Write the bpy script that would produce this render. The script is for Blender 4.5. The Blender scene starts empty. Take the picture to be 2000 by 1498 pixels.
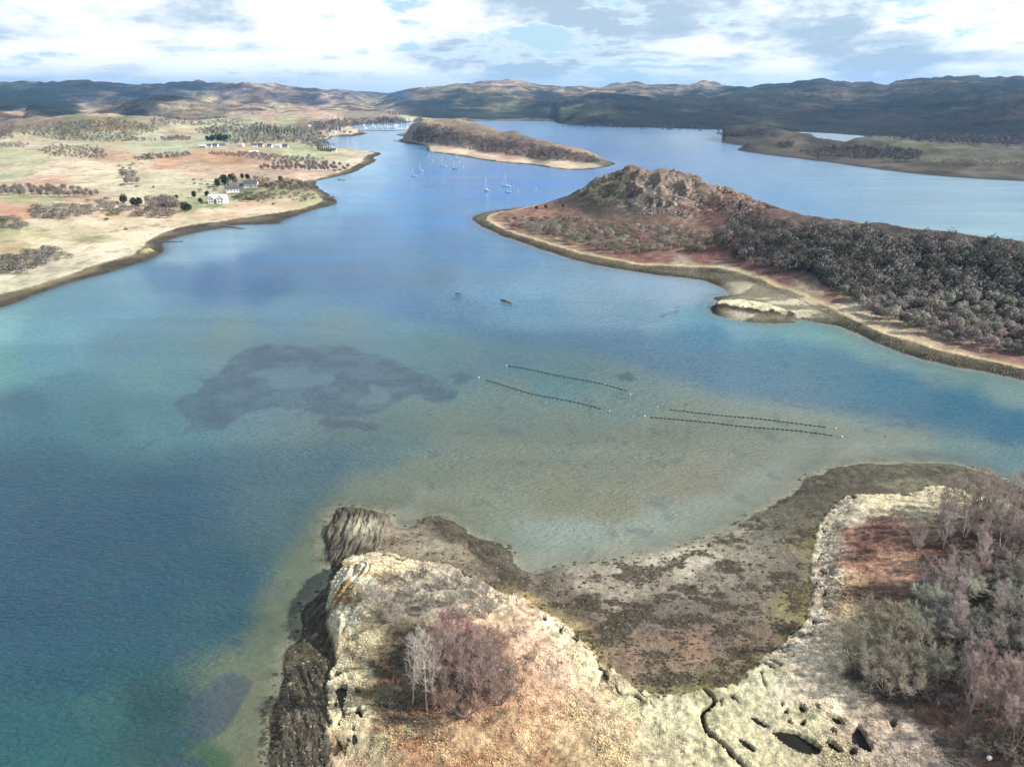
import bpy, math, random
import numpy as np
from mathutils import Vector, Matrix

rng = np.random.default_rng(7)
random.seed(7)

# ---------------------------------------------------------------- camera, world, sun, exposure
scene = bpy.context.scene
CAM_H, FPX, PITCH = 100.0, 1388.0, math.radians(22.04)
cam_data = bpy.data.cameras.new('camera')
cam_data.sensor_width = 36.0
cam_data.lens = 36.0 * FPX / 2000.0
cam_data.clip_start, cam_data.clip_end = 1.0, 60000.0
cam = bpy.data.objects.new('camera', cam_data)
cam.location = (0, 0, CAM_H)
cam.rotation_euler = (math.pi / 2 - PITCH, 0, 0)
scene.collection.objects.link(cam)
scene.camera = cam

SUN_EL, SUN_AZ = math.radians(34.0), math.radians(99.0)      # azimuth clockwise from the view direction (+Y)
SUN_STRENGTH, SKY_STRENGTH, EXPOSURE = 5.0, 0.09, 0.62
sun_dir = Vector((math.sin(SUN_AZ) * math.cos(SUN_EL), math.cos(SUN_AZ) * math.cos(SUN_EL), math.sin(SUN_EL)))
sun_data = bpy.data.lights.new('sun', 'SUN')
sun_data.energy, sun_data.angle, sun_data.color = SUN_STRENGTH, math.radians(0.53), (1.0, 0.955, 0.88)
sun = bpy.data.objects.new('sun', sun_data)
sun.rotation_euler = sun_dir.to_track_quat('Z', 'Y').to_euler()
sun.location = (300, 100, 400)
scene.collection.objects.link(sun)
scene.view_settings.view_transform = 'Standard'
scene.view_settings.look = 'None'
scene.view_settings.gamma = 1.0
scene.view_settings.use_curve_mapping = False
scene.view_settings.exposure = EXPOSURE
scene.render.engine = 'CYCLES'
scene.cycles.max_bounces = 4
scene.cycles.diffuse_bounces = 2
scene.cycles.glossy_bounces = 2
scene.cycles.transparent_max_bounces = 8
scene.cycles.volume_bounces = 0
scene.cycles.caustics_reflective = False
scene.cycles.caustics_refractive = False
scene.cycles.use_denoising = True
scene.cycles.denoiser = 'OPENIMAGEDENOISE'
scene.cycles.denoising_prefilter = 'ACCURATE'


class NT:
    """small helper round a node tree"""
    def __init__(self, tree):
        self.t = tree
        self.n = tree.nodes
        self.l = tree.links

    def new(self, typ, **kw):
        n = self.n.new(typ)
        for k, v in kw.items():
            setattr(n, k, v)
        return n

    def set(self, sock, v):
        if isinstance(v, bpy.types.NodeSocket):
            self.l.new(v, sock)
        elif v is not None:
            if isinstance(v, (tuple, list)) and len(v) == 3 and sock.type == 'RGBA':
                v = (*v, 1.0)
            sock.default_value = v

    def math(self, op, a, b=None, c=None, clamp=False):
        n = self.new('ShaderNodeMath', operation=op, use_clamp=clamp)
        self.set(n.inputs[0], a)
        if b is not None: self.set(n.inputs[1], b)
        if c is not None: self.set(n.inputs[2], c)
        return n.outputs[0]

    def vmath(self, op, a, b=None):
        n = self.new('ShaderNodeVectorMath', operation=op)
        self.set(n.inputs[0], a)
        if b is not None: self.set(n.inputs[1], b)
        return n.outputs['Value'] if op in ('DOT_PRODUCT', 'LENGTH', 'DISTANCE') else n.outputs['Vector']

    def mix(self, fac, a, b, mode='MIX'):
        n = self.new('ShaderNodeMix', data_type='RGBA', blend_type=mode)
        self.set(n.inputs[0], fac)
        self.set(n.inputs[6], a)
        self.set(n.inputs[7], b)
        return n.outputs[2]

    def ramp(self, fac, lo, hi, a=0.0, b=1.0, smooth=True):
        n = self.new('ShaderNodeMapRange')
        n.interpolation_type = 'SMOOTHSTEP' if smooth else 'LINEAR'
        self.set(n.inputs[0], fac)
        for i, v in ((1, lo), (2, hi), (3, a), (4, b)):
            self.set(n.inputs[i], v)
        return n.outputs[0]

    def noise(self, vec, scale, detail=4.0, rough=0.55, dist=0.0, dims='3D', w=0.0):
        n = self.new('ShaderNodeTexNoise', noise_dimensions=dims)
        self.set(n.inputs['Vector'], vec)
        if dims == '4D': n.inputs['W'].default_value = w
        n.inputs['Scale'].default_value = scale
        n.inputs['Detail'].default_value = detail
        n.inputs['Roughness'].default_value = rough
        n.inputs['Distortion'].default_value = dist
        return n.outputs['Fac']


def make_world():
    world = bpy.data.worlds.new('World')
    scene.world = world
    world.use_nodes = True
    world.node_tree.nodes.clear()
    t = NT(world.node_tree)
    sky = t.new('ShaderNodeTexSky', sky_type='NISHITA')
    sky.sun_disc = False
    sky.sun_elevation = SUN_EL
    sky.sun_rotation = SUN_AZ
    sky.altitude = 100
    sky.air_density, sky.dust_density, sky.ozone_density = 1.0, 0.6, 1.2
    d = t.new('ShaderNodeTexCoord').outputs['Generated']
    sep = t.new('ShaderNodeSeparateXYZ')
    t.set(sep.inputs[0], d)
    x, y, z = sep.outputs
    zc = t.math('MAXIMUM', z, 0.0)
    comb = t.new('ShaderNodeCombineXYZ')
    t.set(comb.inputs[0], x)
    t.set(comb.inputs[1], y)
    t.set(comb.inputs[2], t.math('MULTIPLY', t.math('LOGARITHM', t.math('ADD', 1.0, t.math('MULTIPLY', zc, 10.0)), 2.718), 0.62))
    p = comb.outputs[0]
    # cover, billows and underside shade of a broken cumulus sky
    big = t.noise(p, 2.3, 3.0, 0.5, 0.2)
    mid = t.noise(p, 6.5, 9.0, 0.62, 0.1)
    p2 = t.vmath('ADD', p, (3.3, 4.7, 2.06))
    shade = t.noise(p2, 3.6, 6.0, 0.58, 0.25)
    fine = t.noise(p2, 17.0, 6.0, 0.6, 0.2)
    dens = t.math('ADD', t.math('MULTIPLY', big, 0.55), t.math('MULTIPLY', mid, 0.6))
    dens = t.math('ADD', dens, t.math('MULTIPLY', t.math('SUBTRACT', fine, 0.5), 0.2))
    cover = t.ramp(t.math('SUBTRACT', dens, t.ramp(z, 0.12, 0.5, 0.0, 0.10)), 0.475, 0.545)
    core = t.ramp(t.math('ADD', shade, t.math('MULTIPLY', t.math('SUBTRACT', fine, 0.5), 0.18)), 0.43, 0.60)
    white = (9.7, 9.9, 10.0)
    grey = (3.7, 4.75, 5.7)
    cloud = t.mix(t.math('MULTIPLY', core, t.ramp(dens, 0.475, 0.56)), white, grey)
    # the thin, pale sky seen between clouds
    skyc = t.mix(t.ramp(z, 0.05, 0.6, 0.75, 0.1), sky.outputs[0], (4.4, 6.5, 7.7))
    # low on the horizon the gaps close to a pale blue band
    near = t.ramp(z, 0.0, 0.035, 0.0, 1.0)
    lowc = t.mix(t.ramp(t.noise(p, 0.3, 4.0), 0.4, 0.6), (4.6, 6.2, 7.4), (8.0, 8.8, 9.3))
    col = t.mix(cover, skyc, cloud)
    col = t.mix(t.math('MULTIPLY', t.math('SUBTRACT', 1.0, near), 0.8), col, lowc)
    bg = t.new('ShaderNodeBackground')
    t.set(bg.inputs[0], col)
    bg.inputs[1].default_value = SKY_STRENGTH
    out = t.new('ShaderNodeOutputWorld')
    t.l.new(bg.outputs[0], out.inputs[0])
    world.cycles.sampling_method = 'MANUAL'
    world.cycles.sample_map_resolution = 512


make_world()

# ---------------------------------------------------------------- geometry of the view: pixels of the 2000 x 1498 photograph to places
CP, SP = math.cos(PITCH), math.sin(PITCH)


def rays(px):
    """unit-less view rays for pixel rows [[x, y], ...]"""
    px = np.atleast_2d(np.asarray(px, float))
    u = (px[:, 0] - 1000.0) / FPX
    v = -(px[:, 1] - 749.0) / FPX
    return np.stack([u, CP + v * SP, -SP + v * CP], 1)


def unproj(px, z=0.0):
    d = rays(px)
    t = (z - CAM_H) / np.minimum(d[:, 2], -1e-4)
    return np.stack([d[:, 0] * t, d[:, 1] * t], 1)


def project(P, z):
    """ground places to pixels"""
    X, Y, Z = P[:, 0], P[:, 1], z - CAM_H
    dep = np.maximum(Y * CP - Z * SP, 1.0)
    up = Y * SP + Z * CP
    return np.stack([1000.0 + FPX * X / dep, 749.0 - FPX * up / dep], 1)


def smooth_line(pts, n=3):
    """Catmull-Rom through open line"""
    p = np.asarray(pts, float)
    if len(p) < 3: return p
    q = np.vstack([2 * p[0] - p[1], p, 2 * p[-1] - p[-2]])
    out = []
    for i in range(1, len(q) - 2):
        for k in range(n):
            t = k / n
            a, b, c, d = q[i - 1], q[i], q[i + 1], q[i + 2]
            out.append(0.5 * ((2 * b) + (-a + c) * t + (2 * a - 5 * b + 4 * c - d) * t * t + (-a + 3 * b - 3 * c + d) * t ** 3))
    out.append(p[-1])
    return np.array(out)


def sdf(P, poly):
    """signed distance, positive inside"""
    P = np.asarray(P, float)
    x, y = P[:, 0], P[:, 1]
    best = np.full(len(P), 1e18)
    inside = np.zeros(len(P), bool)
    n = len(poly)
    for i in range(n):
        ax, ay = poly[i]
        bx, by = poly[(i + 1) % n]
        dx, dy = bx - ax, by - ay
        L = dx * dx + dy * dy + 1e-12
        wx, wy = x - ax, y - ay
        t = np.clip((wx * dx + wy * dy) / L, 0, 1)
        ex, ey = wx - t * dx, wy - t * dy
        np.minimum(best, ex * ex + ey * ey, out=best)
        if ay != by:
            c = (ay > y) != (by > y)
            inside ^= c & (x < (bx - ax) * (y - ay) / (by - ay) + ax)
    d = np.sqrt(best)
    return np.where(inside, d, -d)


def _hash(ix, iy, seed):
    h = (ix.astype(np.int64) * 374761393 + iy.astype(np.int64) * 668265263 + seed * 1274126177) & 0x7fffffff
    h = ((h ^ (h >> 13)) * 1274126177) & 0x7fffffff
    h = (h ^ (h >> 16)) & 0xffff
    return h / 65535.0


def vnoise(P, s, seed=0):
    """value noise 0..1 with feature size s"""
    x, y = P[:, 0] / s + 1000.3, P[:, 1] / s + 1000.7
    ix, iy = np.floor(x), np.floor(y)
    fx, fy = x - ix, y - iy
    fx, fy = fx * fx * fx * (fx * (fx * 6 - 15) + 10), fy * fy * fy * (fy * (fy * 6 - 15) + 10)
    a, b = _hash(ix, iy, seed), _hash(ix + 1, iy, seed)
    c, d = _hash(ix, iy + 1, seed), _hash(ix + 1, iy + 1, seed)
    return (a * (1 - fx) + b * fx) * (1 - fy) + (c * (1 - fx) + d * fx) * fy


def fbm(P, s, octv=4, seed=0, gain=0.5):
    """-1..1"""
    r, amp, tot = 0, 1.0, 0.0
    ca, sa = math.cos(0.6), math.sin(0.6)
    Q = P.copy()
    for k in range(octv):
        r = r + amp * (vnoise(Q, s, seed + k * 17) * 2 - 1)
        tot += amp
        amp *= gain
        s *= 0.5
        Q = np.stack([Q[:, 0] * ca - Q[:, 1] * sa, Q[:, 0] * sa + Q[:, 1] * ca], 1)
    return r / tot * 1.35


def ridged(P, s, octv=4, seed=0):
    """0..1 with crests"""
    r, amp, tot = 0, 1.0, 0.0
    ca, sa = math.cos(0.9), math.sin(0.9)
    Q = P.copy()
    for k in range(octv):
        r = r + amp * (1 - np.abs(vnoise(Q, s, seed + k * 13) * 2 - 1))
        tot += amp
        amp *= 0.5
        s *= 0.5
        Q = np.stack([Q[:, 0] * ca - Q[:, 1] * sa, Q[:, 0] * sa + Q[:, 1] * ca], 1)
    return r / tot


def sstep(x, a, b):
    t = np.clip((x - a) / (b - a), 0, 1)
    return t * t * (3 - 2 * t)


def lin(r, g, b):
    """picture value to linear colour"""
    return tuple((c / 255 / 12.92) if c <= 10 else ((c / 255 + 0.055) / 1.055) ** 2.4 for c in (r, g, b))


def field(px, ctrl, power=2.0, eps=12.0, ysc=1.6):
    """colours spread from control places (given as picture places)"""
    C = np.array([[c[0], c[1] * ysc] for c in ctrl], float)
    V = np.array([lin(*c[2]) for c in ctrl])
    out = np.zeros((len(px), 3))
    Q = px * np.array([1.0, ysc])
    for s in range(0, len(px), 60000):
        q = Q[s:s + 60000]
        d2 = (q[:, None, 0] - C[None, :, 0]) ** 2 + (q[:, None, 1] - C[None, :, 1]) ** 2 + eps * eps
        w = d2 ** (-power)
        out[s:s + 60000] = (w[:, :, None] * V[None]).sum(1) / w.sum(1)[:, None]
    return out


def ridge_h(P, pts, default_w=(50, 50)):
    """height of a crest line: pts = (px, ground_y, top_y[, w_front, w_back]); Gaussian flanks"""
    W = unproj([(p[0], p[1]) for p in pts])
    R = np.hypot(W[:, 0], W[:, 1])
    D = rays([(p[0], p[2]) for p in pts])
    Hh = CAM_H + D[:, 2] / D[:, 1] * W[:, 1]
    wf = np.array([p[3] if len(p) > 3 else default_w[0] for p in pts], float)
    wb = np.array([p[4] if len(p) > 4 else default_w[1] for p in pts], float)
    best = np.zeros(len(P))
    rP = np.hypot(P[:, 0], P[:, 1])
    if len(pts) == 1:
        d2 = (P[:, 0] - W[0, 0]) ** 2 + (P[:, 1] - W[0, 1]) ** 2
        w = np.where(rP < R[0], wf[0], wb[0])
        return Hh[0] * np.exp(-d2 / (w * w))
    for i in range(len(W) - 1):
        a, b = W[i], W[i + 1]
        d = b - a
        t = np.clip(((P - a) @ d) / (d @ d + 1e-9), 0, 1)
        q = a + t[:, None] * d
        dist2 = ((P - q) ** 2).sum(1)
        side = rP > np.hypot(q[:, 0], q[:, 1])
        w = np.where(side, wb[i] * (1 - t) + wb[i + 1] * t, wf[i] * (1 - t) + wf[i + 1] * t)
        h = (Hh[i] * (1 - t) + Hh[i + 1] * t) * np.exp(-(dist2 / (w * w)) ** 1.15)
        best = np.maximum(best, h)
    return best


def wpoly(px_pts, z=0.0, extra=(), n=3):
    s = smooth_line(px_pts, n)
    w = unproj(s, z)
    if len(extra): w = np.vstack([w, np.array(extra, float)])
    return w


def at_px(x, r):
    """place at ground range r in the direction of picture column x"""
    u = (x - 1000.0) / FPX / CP
    return (r * u / math.hypot(1, u), r / math.hypot(1, u))


# ---------------------------------------------------------------- object helpers
COL = scene.collection


def tag(o, label=None, cat=None, group=None, kind=None):
    if label: o['label'] = label
    if cat: o['category'] = cat
    if group: o['group'] = group
    if kind: o['kind'] = kind
    return o


def empty(name, loc, rz=0.0, scale=1.0):
    o = bpy.data.objects.new(name, None)
    o.empty_display_size = 0.5
    o.location = loc
    o.rotation_euler = (0, 0, rz)
    o.scale = (scale,) * 3
    COL.objects.link(o)
    return o


def mesh_np(name, verts, faces, mat, parent=None, smooth=False, col=None, extra=None):
    """verts (N,3), faces (M,k) of equal size k"""
    me = bpy.data.meshes.new(name)
    verts = np.asarray(verts, np.float32)
    faces = np.asarray(faces, np.int32)
    k = faces.shape[1]
    me.vertices.add(len(verts))
    me.vertices.foreach_set('co', verts.ravel())
    me.loops.add(faces.size)
    me.loops.foreach_set('vertex_index', faces.ravel())
    me.polygons.add(len(faces))
    me.polygons.foreach_set('loop_start', np.arange(0, faces.size, k, dtype=np.int32))
    if smooth:
        me.polygons.foreach_set('use_smooth', np.ones(len(faces), bool))
    if col is not None:
        a = me.color_attributes.new('Col', 'FLOAT_COLOR', 'POINT')
        c4 = np.ones((len(verts), 4), np.float32)
        c4[:, :3] = np.clip(col, 0, 1)
        a.data.foreach_set('color', c4.ravel())
    if extra:
        for nm, arr in extra.items():
            a = me.attributes.new(nm, 'FLOAT', 'POINT')
            a.data.foreach_set('value', np.asarray(arr, np.float32))
    me.update(calc_edges=True)
    me.validate()
    if mat: me.materials.append(mat)
    o = bpy.data.objects.new(name, me)
    COL.objects.link(o)
    if parent: o.parent = parent
    return o


class MB:
    """collects boxes, tubes and prisms; build() links them as ONE mesh"""
    def __init__(self):
        self.v, self.f = [], []

    def add(self, vs, fs):
        b = len(self.v)
        self.v += [tuple(map(float, p)) for p in vs]
        self.f += [tuple(b + i for i in f) for f in fs]
        return self

    def box(self, cx, cy, cz, sx, sy, sz, rz=0.0):
        c, s = math.cos(rz), math.sin(rz)
        vs = []
        for dz in (-.5, .5):
            for dx, dy in ((-.5, -.5), (.5, -.5), (.5, .5), (-.5, .5)):
                x, y = dx * sx, dy * sy
                vs.append((cx + x * c - y * s, cy + x * s + y * c, cz + dz * sz))
        return self.add(vs, [(0, 3, 2, 1), (4, 5, 6, 7), (0, 1, 5, 4), (1, 2, 6, 5), (2, 3, 7, 6), (3, 0, 4, 7)])

    def tube(self, a, b, ra, rb=None, n=6, cap=True):
        rb = ra if rb is None else rb
        a, b = Vector(a), Vector(b)
        d = (b - a)
        if d.length < 1e-6: return self
        d.normalize()
        u = d.orthogonal().normalized()
        w = d.cross(u)
        vs = []
        for c, r in ((a, ra), (b, rb)):
            for i in range(n):
                t = 2 * math.pi * i / n
                vs.append(c + (u * math.cos(t) + w * math.sin(t)) * r)
        fs = [(i, (i + 1) % n, n + (i + 1) % n, n + i) for i in range(n)]
        if cap: fs += [tuple(range(n - 1, -1, -1)), tuple(range(n, 2 * n))]
        return self.add(vs, fs)

    def build(self, name, mat, parent=None, smooth=False):
        me = bpy.data.meshes.new(name)
        me.from_pydata(self.v, [], self.f)
        if smooth: me.shade_smooth()
        me.materials.append(mat)
        o = bpy.data.objects.new(name, me)
        COL.objects.link(o)
        if parent: o.parent = parent
        return o


# ---------------------------------------------------------------- materials
def base_mat(name):
    m = bpy.data.materials.new(name)
    m.use_nodes = True
    t = NT(m.node_tree)
    b = next(n for n in t.n if n.type == 'BSDF_PRINCIPLED')
    return m, t, b


def flat_mat(name, col, rough=0.7, var=0.15, scale=3.0, spec=0.3):
    m, t, b = base_mat(name)
    co = t.new('ShaderNodeTexCoord').outputs['Object']
    n = t.noise(co, scale, 4.0, 0.6)
    f = t.ramp(n, 0.3, 0.7, 1 - var, 1 + var, False)
    t.set(b.inputs['Base Color'], t.vmath('MULTIPLY', col, (1, 1, 1)) if False else t.mix(1.0, col, f, 'MULTIPLY'))
    b.inputs['Roughness'].default_value = rough
    b.inputs['Specular IOR Level'].default_value = spec
    return m


def ground_mat(name, s_fine, var=0.35, bump=0.4, bdist=0.3, mid=None, rough=0.92):
    """colour from the mesh's own colour layer, broken up by noise in metres"""
    m, t, b = base_mat(name)
    a = t.new('ShaderNodeAttribute', attribute_name='Col').outputs['Color']
    co = t.new('ShaderNodeTexCoord').outputs['Object']
    n1 = t.noise(co, 1.0 / s_fine, 6.0, 0.68, 0.4)
    n2 = t.noise(co, 1.0 / (mid or s_fine * 9), 5.0, 0.6, 0.6)
    f = t.math('MULTIPLY', t.ramp(n1, 0.28, 0.72, 1 - var, 1 + var, False), t.ramp(n2, 0.3, 0.7, 1 - var * .6, 1 + var * .6, False))
    c = t.mix(1.0, a, f, 'MULTIPLY')
    t.set(b.inputs['Base Color'], c)
    b.inputs['Roughness'].default_value = rough
    b.inputs['Specular IOR Level'].default_value = 0.15
    bp = t.new('ShaderNodeBump')
    bp.inputs['Strength'].default_value = bump
    bp.inputs['Distance'].default_value = bdist
    t.set(bp.inputs['Height'], n1)
    t.l.new(bp.outputs[0], b.inputs['Normal'])
    return m


def plant_mat(name, var=0.3, use_attr=False, gain=1.0, soft=0.0):
    m, t, b = base_mat(name)
    oi = t.new('ShaderNodeObjectInfo')
    base = t.new('ShaderNodeAttribute', attribute_name='Col').outputs['Color'] if use_attr else oi.outputs['Color']
    co = t.new('ShaderNodeTexCoord').outputs['Object']
    n = t.noise(co, 0.55, 4.0, 0.65)
    f = t.ramp(n, 0.3, 0.7, (1 - var) * gain, (1 + var) * gain, False)
    t.set(b.inputs['Base Color'], t.mix(1.0, base, f, 'MULTIPLY'))
    b.inputs['Roughness'].default_value = 0.85
    b.inputs['Specular IOR Level'].default_value = 0.1
    if soft > 0:      # thin sprays pass some light through
        tl = t.new('ShaderNodeBsdfTranslucent')
        t.l.new(b.inputs['Base Color'].links[0].from_socket, tl.inputs['Color'])
        mx = t.new('ShaderNodeMixShader')
        mx.inputs[0].default_value = soft
        out = next(n for n in t.n if n.type == 'OUTPUT_MATERIAL')
        t.l.new(b.outputs[0], mx.inputs[1])
        t.l.new(tl.outputs[0], mx.inputs[2])
        t.l.new(mx.outputs[0], out.inputs[0])
    return m


M = {}
M['fg'] = ground_mat('shore_ground', 0.42, 0.42, 0.8, 0.25, 2.6)
M['mid'] = ground_mat('headland_ground', 1.6, 0.35, 0.7, 0.8, 14.0)
M['land'] = ground_mat('field_ground', 3.2, 0.26, 0.5, 1.0, 38.0)
M['hill'] = ground_mat('hill_ground', 16.0, 0.5, 1.0, 30.0, 130.0)
M['crown'] = plant_mat('twigs', 0.25, False, 1.6, 0.4)
M['crown_attr'] = plant_mat('scrub', 0.25, True, 1.5, 0.42)
M['tuft'] = plant_mat('dry_grass', 0.2, True)
M['bark'] = plant_mat('bark', 0.35)
M['leaf'] = plant_mat('evergreen_leaves', 0.45)
M['seaweed'] = plant_mat('wet_seaweed', 0.4, True)
M['white'] = flat_mat('white_paint', (0.8, 0.8, 0.78), 0.35, 0.05)
M['gelcoat'] = flat_mat('white_hull_paint', (0.82, 0.82, 0.8), 0.22, 0.04, 1.0, 0.5)
M['bluehull'] = flat_mat('blue_hull_paint', (0.03, 0.07, 0.2), 0.25, 0.1, 1.0, 0.5)
M['canvas'] = flat_mat('blue_canvas', (0.05, 0.09, 0.2), 0.8, 0.1)
M['alloy'] = flat_mat('mast_metal', (0.72, 0.72, 0.72), 0.35, 0.05)
M['teak'] = flat_mat('deck', (0.5, 0.44, 0.34), 0.6, 0.1)
M['glass'] = flat_mat('window_glass', (0.03, 0.04, 0.05), 0.08, 0.1, 1.0, 0.5)
M['render'] = flat_mat('white_render', (0.78, 0.77, 0.73), 0.9, 0.08, 0.8)
M['tanwall'] = flat_mat('sandstone_render', (0.5, 0.42, 0.33), 0.9, 0.1, 0.8)
M['slate'] = flat_mat('slate_roof', (0.09, 0.10, 0.125), 0.55, 0.3, 1.6)
M['paleroof'] = flat_mat('pale_roof', (0.55, 0.54, 0.52), 0.7, 0.12, 1.6)
M['stone'] = flat_mat('dark_stone', (0.1, 0.09, 0.075), 0.85, 0.45, 1.3)
M['buoy'] = flat_mat('white_plastic', (0.85, 0.83, 0.78), 0.4, 0.05)
M['orange'] = flat_mat('orange_plastic', (0.75, 0.2, 0.06), 0.4, 0.05)
M['red'] = flat_mat('red_plastic', (0.6, 0.04, 0.04), 0.4, 0.05)
M['float'] = flat_mat('dark_green_plastic', (0.012, 0.03, 0.03), 0.45, 0.2)
M['rope'] = flat_mat('weedy_rope', (0.03, 0.05, 0.05), 0.9, 0.2)


def water_mat():
    m, t, b = base_mat('loch_water')
    a = t.new('ShaderNodeAttribute', attribute_name='Col').outputs['Color']
    dep = t.new('ShaderNodeAttribute', attribute_name='clear').outputs['Fac']
    rip = t.new('ShaderNodeAttribute', attribute_name='ripple').outputs['Fac']
    co = t.new('ShaderNodeTexCoord').outputs['Object']
    # wind streaks: broad soft patches of smoother and rougher water
    mp = t.new('ShaderNodeMapping')
    t.set(mp.inputs[0], co)
    mp.inputs['Rotation'].default_value = (0, 0, math.radians(-24))
    mp.inputs['Scale'].default_value = (0.42, 1.0, 1.0)
    w1 = t.noise(mp.outputs[0], 0.80, 3.0, 0.5, 0.12)
    mp2 = t.new('ShaderNodeMapping')
    t.set(mp2.inputs[0], co)
    mp2.inputs['Rotation'].default_value = (0, 0, math.radians(14))
    mp2.inputs['Scale'].default_value = (0.5, 1.0, 1.0)
    w2 = t.noise(mp2.outputs[0], 0.34, 3.0, 0.5, 0.15)
    r1 = t.math('SUBTRACT', 1.0, t.math('ABSOLUTE', t.math('MULTIPLY', t.math('SUBTRACT', w1, 0.5), 3.2)))
    h = t.math('ADD', t.math('MULTIPLY', r1, 0.8), t.math('MULTIPLY', w2, 0.9))
    mp3 = t.new('ShaderNodeMapping')
    t.set(mp3.inputs[0], co)
    mp3.inputs['Scale'].default_value = (0.18, 1.0, 1.0)
    st = t.noise(mp3.outputs[0], 0.02, 5.0, 0.6, 0.5)
    bp = t.new('ShaderNodeBump')
    t.set(bp.inputs['Strength'], t.math('MULTIPLY', rip, t.ramp(st, 0.3, 0.7, 0.55, 1.15)))
    bp.inputs['Distance'].default_value = 0.55
    t.set(bp.inputs['Height'], h)
    t.set(b.inputs['Base Color'], t.mix(1.0, a, t.ramp(st, 0.3, 0.7, 0.80, 1.18), 'MULTIPLY'))
    b.inputs['Roughness'].default_value = 0.12
    b.inputs['IOR'].default_value = 1.333
    b.inputs['Specular IOR Level'].default_value = 0.5
    t.l.new(bp.outputs[0], b.inputs['Normal'])
    tr = t.new('ShaderNodeBsdfTransparent')
    mx = t.new('ShaderNodeMixShader')
    out = next(n for n in t.n if n.type == 'OUTPUT_MATERIAL')
    t.set(mx.inputs[0], dep)
    t.l.new(b.outputs[0], mx.inputs[1])
    t.l.new(tr.outputs[0], mx.inputs[2])
    t.l.new(mx.outputs[0], out.inputs[0])
    return m


M['water'] = water_mat()

# ================================================================ THE LAND
# ---- foreground headland
FG_COAST = smooth_line([(500, 1620), (522, 1530), (529, 1498), (533, 1444), (540, 1389), (549, 1345), (555, 1316), (559, 1279), (575, 1255), (584, 1243), (588, 1206),
            (606, 1177), (628, 1155), (646, 1132), (641, 1096), (634, 1060), (639, 1035), (646, 1018), (657, 997), (683, 992), (741, 1001),
            (765, 1008), (771, 1026), (804, 1031), (824, 1018), (838, 1012), (866, 1014), (902, 1034), (917, 1047), (968, 1063),
            (994, 1082), (1009, 1105), (1049, 1119), (1100, 1112), (1150, 1103), (1210, 1094), (1290, 1078), (1370, 1058), (1440, 1028),
            (1490, 1000), (1535, 972), (1570, 950), (1572, 938), (1612, 922), (1650, 912), (1720, 907), (1790, 906), (1860, 908), (1910, 920), (1960, 936),
            (2010, 955), (2100, 985)], 3)
FG_C = np.vstack([unproj(FG_COAST), [(220, 140), (260, 40), (200, -20), (-40, -20), (-45, 45)]])
FG_VEG = smooth_line([(560, 1620), (628, 1530), (640, 1470), (642, 1400), (636, 1340), (648, 1300), (652, 1262), (640, 1225), (650, 1170), (668, 1130),
          (690, 1100), (715, 1090), (760, 1086), (810, 1098), (855, 1097), (905, 1112), (950, 1138), (985, 1160), (1012, 1158), (1060, 1190), (1105, 1220),
          (1135, 1252), (1170, 1288), (1205, 1315), (1235, 1338), (1262, 1350), (1300, 1352), (1340, 1350), (1375, 1345), (1420, 1338), (1462, 1312),
          (1510, 1272), (1540, 1250), (1568, 1215), (1578, 1180), (1588, 1160), (1585, 1100), (1592, 1050), (1605, 1015), (1622, 990), (1650, 970),
          (1690, 965), (1740, 966), (1790, 960), (1812, 952), (1850, 950), (1880, 958), (1925, 972), (1980, 985), (2100, 1010)], 3)
FG_V = np.vstack([unproj(FG_VEG, 1.8), [(225, 130), (265, 40), (205, -22), (-30, -22), (-28, 45)]])
CREEK = smooth_line([(1340, 1290), (1352, 1308), (1362, 1322), (1376, 1340), (1390, 1352), (1397, 1364), (1385, 1378), (1373, 1388), (1375, 1408), (1382, 1430),
                     (1398, 1442), (1412, 1455), (1425, 1470), (1445, 1488), (1460, 1510), (1480, 1560)], 3)
CREEK_W = unproj(CREEK, 2.1)
POOLS = [  # traced salt-marsh pools
    [(1506, 1428), (1530, 1427), (1552, 1430), (1575, 1443), (1600, 1458), (1604, 1468), (1592, 1475), (1574, 1473), (1548, 1465), (1525, 1449)],
    [(1609, 1450), (1620, 1448), (1636, 1458), (1645, 1474), (1638, 1477), (1618, 1464)],
    [(1664, 1432), (1676, 1419), (1686, 1432), (1695, 1448), (1705, 1468), (1692, 1473), (1675, 1462), (1663, 1452)],
    [(1462, 1396), (1478, 1402), (1501, 1417), (1494, 1419), (1478, 1412)],
    [(1440, 1441), (1450, 1441), (1474, 1463), (1468, 1467), (1455, 1458)],
    [(1610, 1400), (1632, 1399), (1644, 1407), (1650, 1418), (1630, 1414)],
    [(1557, 1379), (1567, 1379), (1575, 1389), (1566, 1391)],
    [(1590, 1377), (1597, 1379), (1602, 1391), (1594, 1387)],
    [(1563, 1409), (1573, 1408), (1571, 1419), (1564, 1418)],
    [(1619, 1427), (1627, 1425), (1634, 1438), (1624, 1436)],
    [(1655, 1468), (1668, 1465), (1673, 1475), (1660, 1480)],
    [(1735, 1416), (1745, 1414), (1750, 1422), (1741, 1430)],
    [(1530, 1387), (1538, 1386), (1537, 1393), (1531, 1393)],
    [(1538, 1406), (1544, 1408), (1548, 1417), (1541, 1415)],
    [(1524, 1374), (1529, 1374), (1531, 1379), (1526, 1379)],
    [(652, 1348), (662, 1340), (680, 1345), (676, 1362), (668, 1384), (663, 1375), (660, 1362)],
    [(690, 1350), (700, 1352), (705, 1362), (695, 1358)],
    [(692, 1392), (703, 1386), (708, 1403), (698, 1400)],
    [(690, 1430), (697, 1440), (694, 1452), (688, 1445)],
]
POOLS_W = [unproj(smooth_line(p + [p[0]], 3)[:-1], 2.15) for p in POOLS]
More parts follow.
